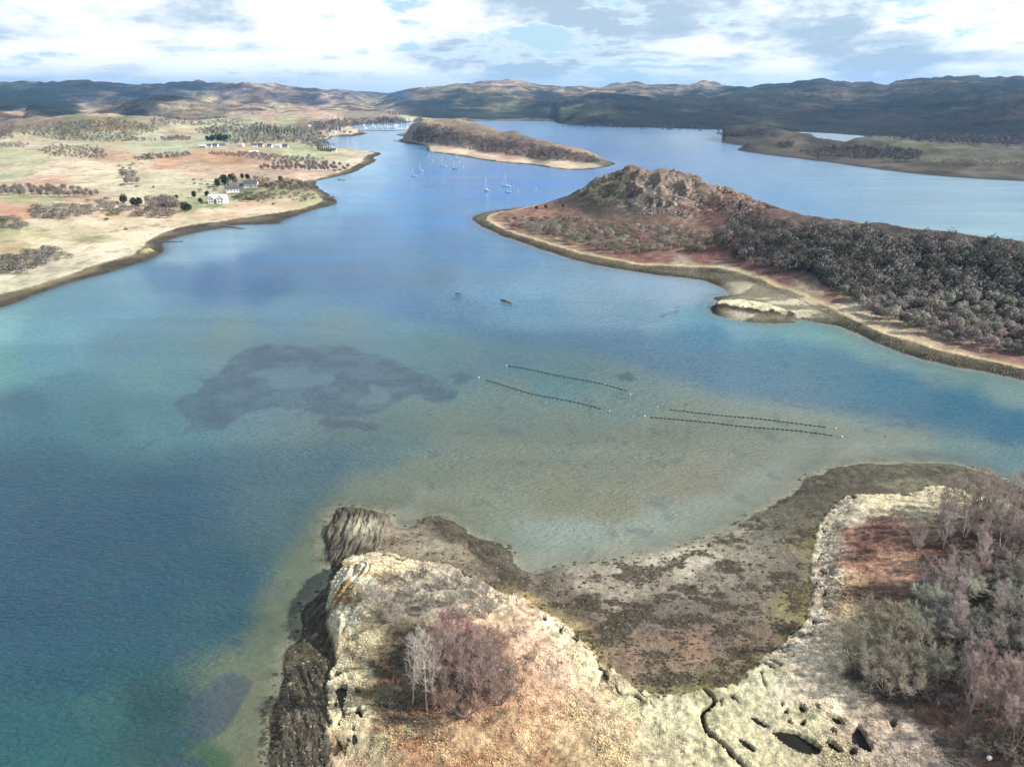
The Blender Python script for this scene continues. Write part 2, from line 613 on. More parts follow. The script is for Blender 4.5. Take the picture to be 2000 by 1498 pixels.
ROCK1 = unproj(smooth_line([(650, 995), (700, 990), (745, 1000), (758, 1030), (752, 1062), (735, 1090), (700, 1102), (672, 1122), (645, 1128), (636, 1090), (634, 1040)], 2))
ROCK2 = unproj(smooth_line([(592, 1190), (640, 1150), (662, 1122), (720, 1110), (742, 1160), (740, 1215), (720, 1250), (690, 1268), (640, 1285), (590, 1285), (580, 1240)], 2), 1)
ROCK3 = unproj(smooth_line([(552, 1310), (600, 1290), (655, 1290), (648, 1340), (660, 1400), (655, 1560), (510, 1600), (535, 1440)], 2), 1)
ROCK4 = unproj(smooth_line([(820, 1016), (870, 1012), (930, 1045), (990, 1080), (1010, 1120), (1000, 1150), (950, 1110), (880, 1050)], 2), 0.5)
ROCK5 = unproj(smooth_line([(1572, 935), (1720, 905), (1900, 915), (2020, 955), (2000, 980), (1900, 950), (1760, 940), (1620, 960)], 2), 0.5)


def pdist(P, line):
    """distance to an open line"""
    best = np.full(len(P), 1e18)
    for i in range(len(line) - 1):
        a, d = line[i], line[i + 1] - line[i]
        t = np.clip(((P - a) @ d) / (d @ d + 1e-9), 0, 1)
        best = np.minimum(best, ((P - a - t[:, None] * d) ** 2).sum(1))
    return np.sqrt(best)


def fg_parts(P):
    d1 = sdf(P, FG_C) + 0.9 * fbm(P, 7.0, 4, 3) + 0.3 * fbm(P, 1.6, 2, 5)
    d2 = sdf(P, FG_V) + 0.55 * fbm(P, 3.2, 3, 8) + 0.45 * fbm(P, 1.0, 2, 9)
    r1 = sstep(sdf(P, ROCK1) + 0.8 * fbm(P, 4, 3, 11), -1.0, 1.5)
    r2 = sstep(sdf(P, ROCK2) + 1.0 * fbm(P, 4, 3, 12), -1.0, 2.0)
    r3 = sstep(sdf(P, ROCK3) + 1.0 * fbm(P, 4, 3, 13), -1.0, 2.0)
    r4 = sstep(sdf(P, ROCK4) + 1.0 * fbm(P, 3, 3, 14), -1.0, 1.5)
    r5 = sstep(sdf(P, ROCK5) + 1.0 * fbm(P, 3, 3, 15), -1.0, 1.5)
    return d1, d2, r1, r2, r3, r4, r5


def strata(P, ang, s, seed, bend=0.0, v0=0.0):
    """steep tilted beds: long saw-toothed ribs"""
    ca, sa = math.cos(ang), math.sin(ang)
    u = P[:, 0] * ca + P[:, 1] * sa
    v = -P[:, 0] * sa + P[:, 1] * ca
    w = fbm(P, 9.0, 3, seed) * 1.6 + bend * (v - v0) ** 2
    q = np.stack([(u + w), v * 0.09], 1)
    a = ridged(q, s, 3, seed + 1)
    b = ridged(np.stack([(u + w) * 1.0, v * 0.16], 1), s * 0.42, 2, seed + 4)
    return (a - 0.5) * 1.3 + (b - 0.5) * 0.6


C1 = unproj([(690, 1050)])[0]
C2 = unproj([(680, 1200)])[0]
K1, K2, K3, K4 = unproj([(850, 1235)])[0], unproj([(2010, 1190)])[0], unproj([(700, 1190)])[0], unproj([(1230, 1600)])[0]


def fg_height(P, full=False):
    d1, d2, r1, r2, r3, r4, r5 = fg_parts(P)
    dn = np.maximum(-d2, 0.0)
    inter = np.clip(d1, 0, None) / (np.clip(d1, 0, None) + dn + 1e-3)
    z = np.where(d1 > 0, 1.55 * inter ** 0.8, 0.11 * d1)
    z = np.maximum(z, -3.0)
    veg = sstep(d2, -0.15, 0.5)
    up = np.clip(d2, 0, 40)

    def bump(c, h, s, e=1.0):
        q = (P - c) * np.array([1, e])
        return h * np.exp(-(q ** 2).sum(1) / (s * s))
    hill = bump(K1, 3.6, 19) + bump(K2, 5.0, 42)
    cliff = bump(K3, 5.0, 11, 0.75)
    z = z + veg * (0.42 + 0.012 * up) + sstep(d2, 0.0, 7.0) * hill + sstep(d2, -0.8, 1.2) * cliff
    # mud and shingle relief, tussocks
    z = z + np.where(d1 > 0, (1 - veg) * (0.10 * fbm(P, 1.7, 3, 21) + 0.12 * fbm(P, 5, 3, 22)) * np.clip(d1 / 3, 0, 1), 0)
    z = z + veg * (0.20 * fbm(P, 1.1, 3, 24) + 0.35 * fbm(P, 6, 3, 25))
    # rock ribs
    land = np.clip((d1 + 1.0) / 2.0, 0, 1)
    s1 = strata(P, 0.12, 1.5, 31, 0.012, C1[1] + 6)
    s2 = strata(P, -0.35, 1.7, 35, 0.0)
    z = z + land * r1 * (1.0 * s1 + 0.7 * np.exp(-((P - C1) ** 2).sum(1) / 60.0) + 0.25)
    z = z + land * r2 * (1.3 * s2 + 0.2) * (0.35 + 0.65 * sstep(d2, -9, 2))
    z = z + land * r3 * (0.85 * strata(P, 0.5, 2.1, 39, 0.01, C2[1] - 22) + 0.2)
    z = z + land * (r4 * 0.5 + r5 * 0.35) * strata(P, 0.7, 1.4, 43)
    # creek and pools cut into the marsh
    dc = pdist(P, CREEK_W) + 0.12 * fbm(P, 0.8, 2, 51)
    cr = sstep(0.45 - dc, -0.12, 0.22)
    z = z - cr * veg * 0.95
    pool = np.zeros(len(P))
    for w in POOLS_W:
        c = w.mean(0)
        near = ((P - c) ** 2).sum(1) < 14.0 ** 2
        if near.any():
            dd = np.full(len(P), -9.0)
            dd[near] = sdf(P[near], w) + 0.10 * fbm(P[near], 0.7, 2, 52)
            pool = np.maximum(pool, sstep(dd, -0.12, 0.12))
    z = np.where(pool > 0, z * (1 - pool) + pool * 1.2, z)
    # eroded marsh edge: branching cracks
    edge = np.exp(-((d2 - 1.6) / 2.2) ** 2)
    crk = ridged(P, 3.0, 2, 61)
    crack = edge * sstep(crk, 0.80, 0.88) * (1 - r2) * (1 - r1)
    z = z - crack * 0.55
    if full:
        return z, d1, d2, veg, r1, r2, r3, r4, r5, cr * veg, pool, crack
    return z


FG_LAND = [  # colour places on the vegetated ground; dark ones left of trees hold their cast shade
    (760, 1110, (205, 190, 140)), (690, 1130, (170, 140, 75)), (665, 1180, (165, 130, 60)), (700, 1240, (195, 185, 130)), (760, 1180, (150, 140, 120)),
    (820, 1150, (165, 160, 135)), (900, 1150, (175, 165, 140)), (960, 1170, (205, 190, 150)), (790, 1250, (95, 85, 65)), (760, 1300, (90, 85, 62)), (800, 1390, (110, 95, 70)),
    (680, 1330, (215, 205, 150)), (700, 1400, (205, 195, 140)), (670, 1470, (175, 160, 115)), (760, 1430, (165, 155, 105)), (730, 1360, (120, 115, 75)),
    (860, 1300, (130, 105, 90)), (930, 1250, (150, 110, 85)), (1000, 1200, (205, 175, 130)), (960, 1330, (150, 115, 90)), (930, 1420, (165, 125, 85)),
    (850, 1470, (170, 125, 80)), (960, 1490, (160, 110, 70)), (1050, 1250, (215, 180, 140)), (1100, 1300, (215, 185, 145)), (1060, 1400, (195, 160, 110)), (1040, 1340, (205, 165, 120)),
    (1120, 1430, (200, 170, 120)), (1150, 1360, (205, 178, 128)), (1060, 1480, (170, 125, 80)), (1180, 1490, (185, 165, 110)), (1200, 1420, (205, 182, 130)), (1090, 1230, (225, 215, 165)), (1150, 1300, (215, 205, 150)),
    (1240, 1370, (200, 195, 140)), (1300, 1380, (205, 200, 150)), (1300, 1460, (200, 192, 140)), (1400, 1350, (195, 190, 130)), (1360, 1400, (205, 205, 145)), (1450, 1350, (205, 205, 150)),
    (1480, 1330, (205, 205, 155)), (1430, 1420, (200, 195, 140)), (1450, 1480, (200, 195, 140)), (1560, 1350, (215, 200, 160)), (1560, 1400, (205, 200, 145)), (1600, 1480, (185, 175, 125)),
    (1620, 1300, (220, 205, 165)), (1650, 1370, (215, 200, 160)), (1700, 1390, (195, 175, 140)), (1780, 1440, (180, 165, 140)), (1820, 1490, (170, 155, 130)), (1600, 1220, (215, 200, 165)),
    (1625, 1130, (215, 200, 160)), (1620, 1060, (215, 205, 165)), (1650, 1010, (205, 195, 155)), (1720, 985, (215, 205, 150)), (1800, 975, (210, 200, 150)), (1870, 965, (215, 210, 150)),
    (1660, 1050, (150, 105, 80)), (1720, 1020, (125, 85, 70)), (1700, 1060, (120, 80, 60)), (1690, 1100, (170, 118, 84)), (1740, 1100, (190, 145, 105)), (1660, 1130, (180, 150, 100)), (1690, 1160, (95, 75, 55)),
    (1660, 1210, (185, 165, 110)), (1720, 1200, (140, 100, 72)), (1800, 1060, (105, 75, 60)), (1850, 1120, (125, 80, 60)), (1900, 1040, (95, 75, 65)), (1980, 1100, (90, 75, 65)), (1800, 1200, (70, 70, 55)),
    (1750, 1300, (70, 68, 52)), (1850, 1300, (75, 70, 55)), (1680, 1310, (80, 80, 60)), (1750, 1360, (90, 82, 70)), (1830, 1390, (120, 90, 65)), (1900, 1430, (150, 112, 82)), (1860, 1460, (110, 100, 85)), (1960, 1480, (115, 90, 70)),
    (1950, 1250, (75, 72, 58)), (1980, 1180, (75, 70, 58))]
FG_MUD = [(700, 1050, (92, 84, 70)), (660, 1060, (66, 60, 50)), (720, 1030, (125, 115, 95)), (800, 1060, (128, 116, 95)), (860, 1075, (135, 125, 105)), (900, 1090, (120, 108, 88)), (880, 1030, (78, 72, 58)), (960, 1080, (75, 70, 58)),
          (1000, 1130, (78, 70, 58)), (1060, 1150, (84, 74, 62)), (1040, 1120, (120, 112, 98)), (1100, 1150, (100, 90, 76)), (1150, 1120, (138, 128, 112)), (1250, 1110, (146, 137, 120)), (1350, 1090, (160, 150, 132)), (1430, 1060, (130, 122, 105)),
          (1130, 1190, (86, 74, 64)), (1200, 1160, (132, 120, 104)), (1300, 1150, (120, 110, 96)), (1400, 1130, (116, 108, 94)), (1500, 1050, (104, 98, 86)), (1180, 1240, (100, 82, 68)), (1260, 1200, (92, 82, 74)), (1350, 1200, (96, 86, 78)),
          (1450, 1180, (104, 94, 82)), (1540, 1130, (102, 92, 80)), (1540, 1020, (86, 80, 68)), (1220, 1290, (116, 94, 76)), (1290, 1270, (118, 98, 80)), (1340, 1260, (128, 96, 76)), (1345, 1285, (124, 96, 76)), (1400, 1250, (108, 88, 76)), (1260, 1340, (120, 104, 72)), (1300, 1330, (112, 98, 84)),
          (1340, 1330, (104, 98, 66)), (1420, 1300, (110, 96, 66)), (1480, 1250, (102, 84, 70)), (1560, 1180, (120, 108, 66)), (1575, 1060, (112, 102, 74)), (1590, 970, (78, 72, 60)), (1650, 940, (86, 80, 66)), (1750, 930, (104, 98, 76)), (1850, 930, (96, 92, 70)),
          (1930, 955, (100, 95, 75)), (1700, 955, (78, 68, 60)), (600, 1200, (66, 60, 48)), (620, 1240, (72, 68, 52)), (600, 1300, (92, 84, 62)), (580, 1400, (76, 68, 54)), (600, 1480, (78, 70, 56)), (640, 1400, (104, 98, 84)),
          (760, 1080, (130, 112, 92)), (950, 1120, (100, 86, 76)), (1020, 1170, (140, 120, 70)), (1100, 1230, (150, 132, 78)), (1150, 1275, (146, 126, 74))]


def tone(c, k=0.76, sat=0.74):
    l = (c * np.array([0.3, 0.55, 0.15])).sum(1)[:, None]
    return (l + (c - l) * sat) * k


def fg_color(P, z, parts):
    _, d1, d2, veg, r1, r2, r3, r4, r5, cr, pool, crack = parts
    px = project(P, z)
    wob = np.stack([fbm(P, 5, 3, 71), fbm(P, 5, 3, 72)], 1) * 14
    a = tone(field(px + wob, FG_LAND, 2.0, 10), 0.76, 0.7) * np.array([1.06, 0.99, 1.0])
    straw = (0.45 * sstep(px[:, 1], 1330, 1450) * sstep(1300 - px[:, 0], 0, 200) * sstep(px[:, 0], 800, 860))[:, None]
    a = a * (1 - straw) + np.array(lin(214, 190, 148)) * 0.76 * straw
    b = tone(field(px + wob, FG_MUD, 2.0, 10), 1.15, 0.74) * np.array([1.0, 0.985, 0.93])
    # land: straw, rust and dark heath clumps
    n = fbm(P, 2.2, 4, 73)
    n2 = fbm(P, 0.9, 3, 74)
    a = a * (1 + 0.24 * n + 0.42 * n2)[:, None]
    rust = sstep(fbm(P, 3.0, 4, 75), 0.15, 0.6) * sstep(px[:, 1], 1200, 1420) * sstep(1260 - px[:, 0], 0, 300)
    a = a * (1 - 0.3 * rust[:, None]) + np.array(lin(140, 82, 52)) * 0.3 * rust[:, None]
    # mud: weed patches, pale shells, small dark stones
    w = sstep(fbm(P * np.array([0.6, 1.0]), 3.4, 5, 76) + 0.25 * fbm(P, 0.8, 2, 77), 0.0, 0.35)
    bay = sstep(px[:, 0], 1020, 1120) * sstep(1600 - px[:, 0], 0, 40)
    wc = np.array(lin(62, 56, 46))
    k = (w * (0.35 + 0.45 * bay))[:, None]
    b = b * (1 - k) + wc * 0.8 * k
    b = b * (1 + 0.25 * fbm(P, 0.7, 3, 78))[:, None]
    # the yellow-green rim of the marsh
    rim = np.exp(-((d2 + 0.5) / 1.1) ** 2) * 0.4 * sstep(fbm(P, 4, 3, 87), -0.6, 0.5)
    b = b * (1 - rim[:, None]) + np.array(lin(138, 126, 66)) * 0.8 * rim[:, None]
    # wet band by the water
    wet = sstep(1.2 - d1, 0, 1.2) * (1 - 0.75 * bay)
    b = b * (1 - 0.45 * wet[:, None])
    c = b * (1 - veg[:, None]) + a * veg[:, None]
    # rock: dark weeded beds with pale lichened crests above the tide
    s = np.clip(strata(P, 0.0, 1.4, 31), -0.6, 0.8)
    hi = sstep(z + 0.8 * fbm(P, 3, 3, 84), 1.6, 3.4) * (1 - 0.75 * r1) * (1 - 0.7 * r3 * (1 - veg))
    rockd = np.array(lin(74, 69, 59)) * (0.8 + 0.7 * sstep(fbm(P, 2.0, 3, 81), -0.3, 0.6))[:, None]
    rockl = np.array(lin(196, 190, 165)) * (0.85 + 0.3 * fbm(P, 1.0, 3, 82))[:, None]
    rock = rockd * (1 - hi[:, None]) + rockl * hi[:, None]
    rc = np.exp(-((P - unproj([(712, 1040)])[0]) ** 2).sum(1) / 22.0)[:, None] * 0.7
    rock = rock * (1 - rc) + rockl * rc
    rm = np.maximum.reduce([r1, r3 * (1 - veg), (r4 + r5) * 0.7, r2 * sstep(fbm(P, 3.0, 3, 83), -0.5, 0.1)])[:, None]
    c = c * (1 - rm) + rock * rm
    peat = np.array(lin(46, 40, 28))
    q = np.maximum(cr, crack * 0.95)[:, None]
    c = c * (1 - q) + peat * q
    p = (pool * 0.8)[:, None]
    c = c * (1 - p) + np.array(lin(60, 48, 32)) * p
    # seabed
    sea = sstep(-d1, 0.0, 0.6)[:, None]
    bed = np.array(lin(150, 146, 124)) * 0.9
    bedw = sstep(fbm(P, 3.0, 4, 85), 0.1, 0.5)[:, None] * 0.5
    bed = bed * (1 - bedw) + np.array(lin(80, 78, 62)) * bedw
    c = c * (1 - sea) + bed * sea
    return c


def grid(name, x0, x1, r0, r1, na, nr, hfn, cfn, mat, cull=-1.3, label=None, power=1.0):
    """a sheet of ground round the viewpoint's foot between two picture columns and two ranges"""
    a0 = math.atan((x0 - 1000) / FPX / CP)
    a1 = math.atan((x1 - 1000) / FPX / CP)
    az = np.linspace(a0, a1, na)
    k = np.linspace(0, 1, nr) ** power
    r = r0 * (r1 / r0) ** k
    A, R = np.meshgrid(az, r)
    P = np.stack([(R * np.sin(A)).ravel(), (R * np.cos(A)).ravel()], 1)
    res = hfn(P)
    z = res[0] if isinstance(res, tuple) else res
    c = cfn(P, z, res)
    idx = np.arange(na * nr).reshape(nr, na)
    F = np.stack([idx[:-1, :-1], idx[:-1, 1:], idx[1:, 1:], idx[1:, :-1]], -1).reshape(-1, 4)
    keep = (z[F] > cull).any(1)
    F = F[keep]
    used = np.zeros(len(P), bool)
    used[F.ravel()] = True
    remap = np.cumsum(used) - 1
    V = np.column_stack([P, z])[used]
    o = mesh_np(name, V, remap[F], mat, smooth=True, col=c[used])
    tag(o, kind='structure')
    return o


# ---- middle headland
MID_COAST = smooth_line([(2150, 775), (2000, 742), (1930, 728), (1860, 714), (1800, 700), (1740, 680), (1680, 655), (1640, 638), (1600, 630), (1560, 622), (1545, 628), (1500, 631),
             (1450, 626), (1420, 620), (1392, 612), (1395, 597), (1412, 592), (1396, 586), (1398, 580), (1428, 578), (1425, 572), (1400, 556), (1370, 547),
             (1320, 541), (1260, 534), (1200, 524), (1140, 512), (1090, 498), (1040, 481), (990, 463), (950, 447), (935, 438), (925, 428), (932, 421), (960, 413),
             (1000, 408), (1040, 404), (1080, 399), (1110, 391), (1130, 383), (1145, 378), (1170, 374), (1250, 378), (1350, 390), (1450, 408), (1550, 425), (1700, 440),
             (1850, 455), (2000, 475), (2150, 500)], 2)
MID_C = np.vstack([unproj(MID_COAST), [(600, 560), (560, 330), (380, 200)]])
MID_VEG = smooth_line([(2150, 752), (2000, 720), (1930, 706), (1860, 692), (1800, 676), (1740, 656), (1700, 640), (1640, 615), (1590, 592), (1545, 577), (1500, 562), (1450, 546), (1400, 533),
           (1330, 526), (1260, 519), (1200, 510), (1140, 497), (1090, 484), (1040, 468), (1000, 455), (970, 443), (950, 431), (950, 424), (965, 417), (1000, 411)], 2)
MID_V = np.vstack([unproj(MID_VEG, 2.0), unproj([(1080, 401), (1130, 385), (1170, 376), (1350, 392), (1550, 427), (1850, 457), (2150, 502)]), [(590, 560), (550, 340), (400, 230)]])
MID_R = [
    [(1158, 386, 364, 18, 16), (1172, 387, 351, 20, 18), (1187, 388, 341, 20, 20), (1202, 390, 343, 14, 16)],
    [(1216, 405, 350, 15, 12), (1224, 405, 340, 30, 22), (1240, 405, 337, 50, 30), (1266, 408, 340, 66, 38), (1300, 414, 347, 66, 40), (1350, 425, 368, 60, 40), (1400, 437, 392, 52, 40), (1450, 450, 412, 50, 44)],
    [(1450, 450, 410, 52, 44), (1500, 470, 424, 62, 46), (1560, 492, 440, 72, 50), (1650, 512, 452, 74, 52), (1750, 522, 461, 72, 50), (1850, 532, 470, 70, 50), (1950, 548, 488, 64, 46), (2100, 580, 522, 56, 42), (2300, 620, 580, 50, 40)],
    [(1412, 600, 588, 9, 5), (1440, 602, 588, 10, 6), (1490, 610, 597, 10, 6), (1540, 620, 612, 6, 5)],
]


def mid_height(P, full=False):
    d1 = sdf(P, MID_C) + 1.6 * fbm(P, 16, 4, 103)
    d2 = np.minimum(sdf(P, MID_V), d1 - 1.0) + 1.4 * fbm(P, 8, 3, 104)
    dn = np.maximum(-d2, 0.0)
    dp = np.clip(d1, 0, None)
    z = np.where(d1 > 0, 1.8 * (dp / (dp + dn + 1e-3)) ** 0.8, np.maximum(0.09 * d1, -4))
    veg = sstep(d2, -0.5, 1.5)
    z = z + veg * (0.4 + 0.03 * np.clip(d2, 0, 30)) + veg * 0.6 * fbm(P, 12, 4, 106)
    h0 = ridge_h(P, MID_R[0])
    h1 = ridge_h(P, MID_R[1])
    h2 = ridge_h(P, MID_R[2])
    hs = ridge_h(P, MID_R[3]) * sstep(d1, 0, 3)
    base = np.maximum(np.maximum(h0, h1), h2)
    m = sstep(d1, 0, 14)
    crag = sstep(np.maximum(h0, h1), 5, 14)
    rough = ridged(P, 18, 5, 108) - 0.55
    z = z + m * base * (1 + 0.16 * fbm(P, 40, 3, 107)) + crag * m * rough * 10.5 + m * sstep(h2, 3, 10) * 1.8 * fbm(P, 18, 4, 109) + hs
    z = z + (hs > 0.6) * 0.6 * (ridged(P * np.array([1, 2.0]), 7, 3, 110) - 0.5)
    if full: return z, d1, d2, veg, np.maximum(h0, h1), h2, hs
    return z


MID_LAND = [(940, 430, (195, 180, 145)), (990, 425, (160, 110, 75)), (1050, 415, (165, 105, 70)), (1120, 408, (140, 95, 70)), (1000, 445, (170, 120, 85)), (1060, 440, (120, 100, 78)),
            (1100, 470, (165, 125, 90)), (1160, 490, (155, 110, 85)), (1240, 505, (145, 88, 66)), (1300, 510, (150, 95, 72)), (1380, 500, (140, 78, 60)), (1450, 520, (128, 76, 62)), (1330, 522, (190, 170, 135)),
            (1420, 535, (175, 158, 122)), (1520, 545, (130, 85, 70)), (1560, 565, (165, 140, 105)), (1620, 585, (150, 110, 80)), (1650, 610, (205, 180, 135)), (1720, 640, (200, 175, 125)), (1800, 660, (175, 145, 105)), (1880, 690, (165, 125, 95)), (1980, 705, (150, 100, 78)),
            (1200, 440, (120, 85, 65)), (1280, 450, (140, 88, 62)), (1180, 370, (110, 105, 72)), (1170, 350, (150, 140, 112)), (1215, 350, (88, 84, 52)), (1240, 335, (140, 112, 80)), (1265, 350, (150, 120, 82)), (1300, 370, (140, 112, 82)), (1260, 400, (112, 96, 78)), (1230, 390, (84, 72, 56)),
            (1340, 380, (150, 115, 85)), (1340, 420, (160, 112, 82)), (1390, 410, (150, 90, 64)), (1420, 420, (140, 90, 70)), (1160, 400, (86, 78, 60)), (1120, 395, (95, 82, 62)), (1480, 430, (120, 80, 66)), (1450, 470, (100, 72, 58)),
            (1550, 460, (100, 80, 68)), (1600, 520, (80, 62, 55)), (1750, 500, (62, 58, 50)), (1900, 520, (62, 58, 50)), (1800, 600, (66, 60, 52)), (1950, 640, (70, 64, 56))]  # dark places under the ridge wood include its cloud shade


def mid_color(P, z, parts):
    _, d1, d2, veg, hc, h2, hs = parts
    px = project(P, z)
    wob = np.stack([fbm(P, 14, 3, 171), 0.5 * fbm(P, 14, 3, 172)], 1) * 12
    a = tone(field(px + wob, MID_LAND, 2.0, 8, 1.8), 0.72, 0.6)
    a = a * (1 + 0.4 * fbm(P, 5, 4, 173))[:, None]
    beach = np.array(lin(96, 89, 72)) * (1 + 0.35 * fbm(P, 5, 3, 174) + 0.3 * fbm(P, 22, 3, 178))[:, None]
    pale = np.array(lin(190, 180, 155))
    spit = sstep(-np.abs(px[:, 0] - 1515) + 125, 0, 60) * sstep(px[:, 1] - 0.25 * (px[:, 0] - 1500), 552, 572) * sstep(640 - px[:, 1], 0, 14)
    fl = sstep(fbm(P * np.array([0.5, 1]), 9, 4, 175), -0.25, 0.25)
    k = (spit * (0.25 + 0.75 * fl))[:, None]
    beach = beach * (1 - k) + pale * 0.85 * k
    low = sstep(6.5 - d1, 0, 5)[:, None] * 0.6 * (1 - 0.6 * k)
    beach = beach * (1 - low)
    # strand lines along the top of the beach
    st = (np.exp(-((d2 + 3.2 + fbm(P, 20, 3, 177)) / 0.8) ** 2) * 0.5)[:, None]
    beach = beach * (1 - st) + np.array(lin(60, 54, 44)) * st
    rim = np.exp(-((d2 - 1.5) / 3.0) ** 2)[:, None] * 0.7
    a = a * (1 - rim) + np.array(lin(196, 178, 138)) * rim
    c = beach * (1 - veg[:, None]) + a * veg[:, None]
    # bare crag: scree and pale boulder streaks
    cr = sstep(hc, 5, 12) * sstep(ridged(P, 9, 4, 180) + 0.20 * fbm(P, 3, 3, 181), 0.58, 0.78)
    pr = sstep(fbm(P, 2.4, 3, 182), 0.0, 0.45) * cr
    c = c * (1 - 0.5 * cr[:, None]) + np.array(lin(84, 76, 66)) * 0.5 * cr[:, None]
    band = sstep(px[:, 0] + 1.2 * (px[:, 1] - 400), 1150, 1240)[:, None]
    c = c * (1 - 0.65 * pr[:, None] * band) + np.array(lin(180, 172, 162)) * 0.65 * pr[:, None] * band
    sr = sstep(hs, 0.5, 2.0)[:, None]
    rk = np.array(lin(202, 194, 160)) * (1 + 0.3 * fbm(P, 3, 3, 183))[:, None]
    dk = np.array(lin(60, 54, 42))
    topm = sstep(z + 0.9 * fbm(P, 4, 3, 184), 2.5, 3.3)[:, None]
    c = c * (1 - sr) + (dk * (1 - topm) + rk * topm) * sr
    sea = sstep(-d1, 0.0, 1.0)[:, None]
    c = c * (1 - sea) + np.array(lin(150, 148, 135)) * 0.8 * sea
    return c


# ---- wooded island
ISL_COAST = smooth_line([(772, 264), (795, 269), (780, 276), (800, 280), (832, 286), (834, 295), (855, 299), (895, 304), (925, 309), (950, 314), (1000, 319), (1050, 324),
             (1082, 329), (1125, 332), (1162, 330), (1190, 325), (1200, 320), (1190, 315), (1150, 307), (1080, 297), (1000, 283), (920, 268), (850, 258), (800, 257)], 2)
ISL_C = unproj(ISL_COAST)
ISL_R = [(804, 272, 257, 60, 60), (815, 273, 249, 90, 80), (832, 275, 240, 120, 110), (862, 277, 236, 130, 120), (882, 278, 239, 120, 110), (905, 280, 246, 105, 100), (935, 284, 253, 95, 90),
         (955, 287, 260, 85, 80), (975, 290, 264, 80, 80), (1000, 293, 263, 80, 75), (1022, 295, 266, 75, 70), (1050, 300, 278, 64, 64), (1080, 305, 286, 58, 58), (1110, 309, 290, 52, 52), (1140, 313, 295, 46, 48),
         (1165, 317, 304, 36, 40), (1185, 320, 315, 26, 26)]


def isl_height(P, full=False):
    d1 = sdf(P, ISL_C) + 3.0 * fbm(P, 30, 3, 203)
    z = np.where(d1 > 0, 3.0 * (1 - np.exp(-np.clip(d1, 0, None) / 12)), np.maximum(0.08 * d1, -4))
    h = ridge_h(P, ISL_R)
    z = z + sstep(d1, 0, 40) * h * (1 + 0.12 * fbm(P, 50, 4, 204)) + sstep(h, 6, 20) * 4 * (ridged(P, 60, 4, 205) - 0.5)
    if full: return z, d1, h
    return z


def isl_color(P, z, parts):
    _, d1, h = parts
    px = project(P, z)
    a = field(px, [(800, 262, (150, 120, 100)), (850, 240, (165, 140, 105)), (900, 255, (140, 115, 90)), (960, 268, (160, 130, 100)), (1000, 270, (125, 105, 85)), (1080, 288, (160, 135, 105)), (1140, 300, (175, 145, 110)), (1170, 315, (125, 115, 95)),
                   (850, 292, (215, 185, 145)), (900, 300, (225, 195, 155)), (950, 308, (225, 190, 150)), (1000, 308, (190, 150, 120)), (1010, 317, (225, 195, 155)), (1100, 326, (225, 195, 150)), (1150, 325, (190, 170, 135)), (1185, 320, (110, 100, 80)),
                   (870, 275, (95, 80, 70)), (960, 290, (95, 80, 70)), (1050, 305, (100, 85, 75))], 2.0, 6, 2.5)
    a = tone(a)
    a = a * (1 + 0.3 * fbm(P, 14, 4, 206))[:, None]
    t = sstep(7.0 - d1 + 3 * fbm(P, 18, 2, 207), 0, 5)[:, None]
    return a * (1 - t) + np.array(lin(70, 64, 54)) * 0.8 * t


# ---- left mainland
L_COAST = smooth_line([(-300, 668), (-120, 625), (0, 601), (60, 578), (100, 563), (150, 548), (200, 535), (255, 519), (300, 503), (318, 490), (313, 480), (322, 472), (350, 462), (395, 452), (440, 445),
           (455, 441), (470, 439), (540, 438), (552, 431), (580, 421), (607, 411), (640, 403), (656, 395), (643, 382), (630, 372), (617, 364), (616, 357), (624, 352),
           (650, 347), (680, 340), (700, 333), (715, 325), (727, 318), (733, 313), (728, 309), (738, 305), (745, 300), (728, 297), (700, 294), (671, 290), (640, 286),
           (627, 284), (612, 280), (630, 275), (646, 271), (650, 267), (690, 266.5), (718, 261), (703, 258.5), (675, 256), (676, 250), (696, 244), (742, 241), (796, 240), (816, 237.3),
           (900, 236.6), (1000, 236.4), (1085, 236.6)], 2)
L_C = np.vstack([unproj(L_COAST), [at_px(1085, 5200), at_px(1000, 5200), at_px(500, 5200), at_px(0, 5200), at_px(-400, 5200), at_px(-900, 4000), (-900, 300), (-420, 200)]])
L_VEG = smooth_line([(-300, 640), (-120, 600), (0, 576), (60, 560), (135, 537), (200, 514), (255, 500), (275, 492), (278, 482), (300, 465), (330, 452), (370, 441), (420, 434), (470, 427), (530, 418),
         (580, 410), (610, 402), (628, 393), (625, 385), (614, 375), (600, 366), (596, 358), (610, 352), (650, 341), (680, 331), (700, 322), (708, 315), (708, 311), (722, 303),
         (733, 299.5), (700, 293.2), (671, 289), (640, 285), (620, 282), (606, 279.5), (625, 274), (642, 270.5), (648, 266.2), (680, 264.5), (700, 262), (700, 260)], 2)
L_V = np.vstack([unproj(L_VEG, 1.5), unproj([(670, 255.5), (670, 250), (690, 243.5), (742, 240.3), (796, 239.2), (816, 236.9), (1085, 236.2)]), [at_px(1085, 5200), at_px(-400, 5200), at_px(-900, 4000), (-900, 300), (-440, 220)]])
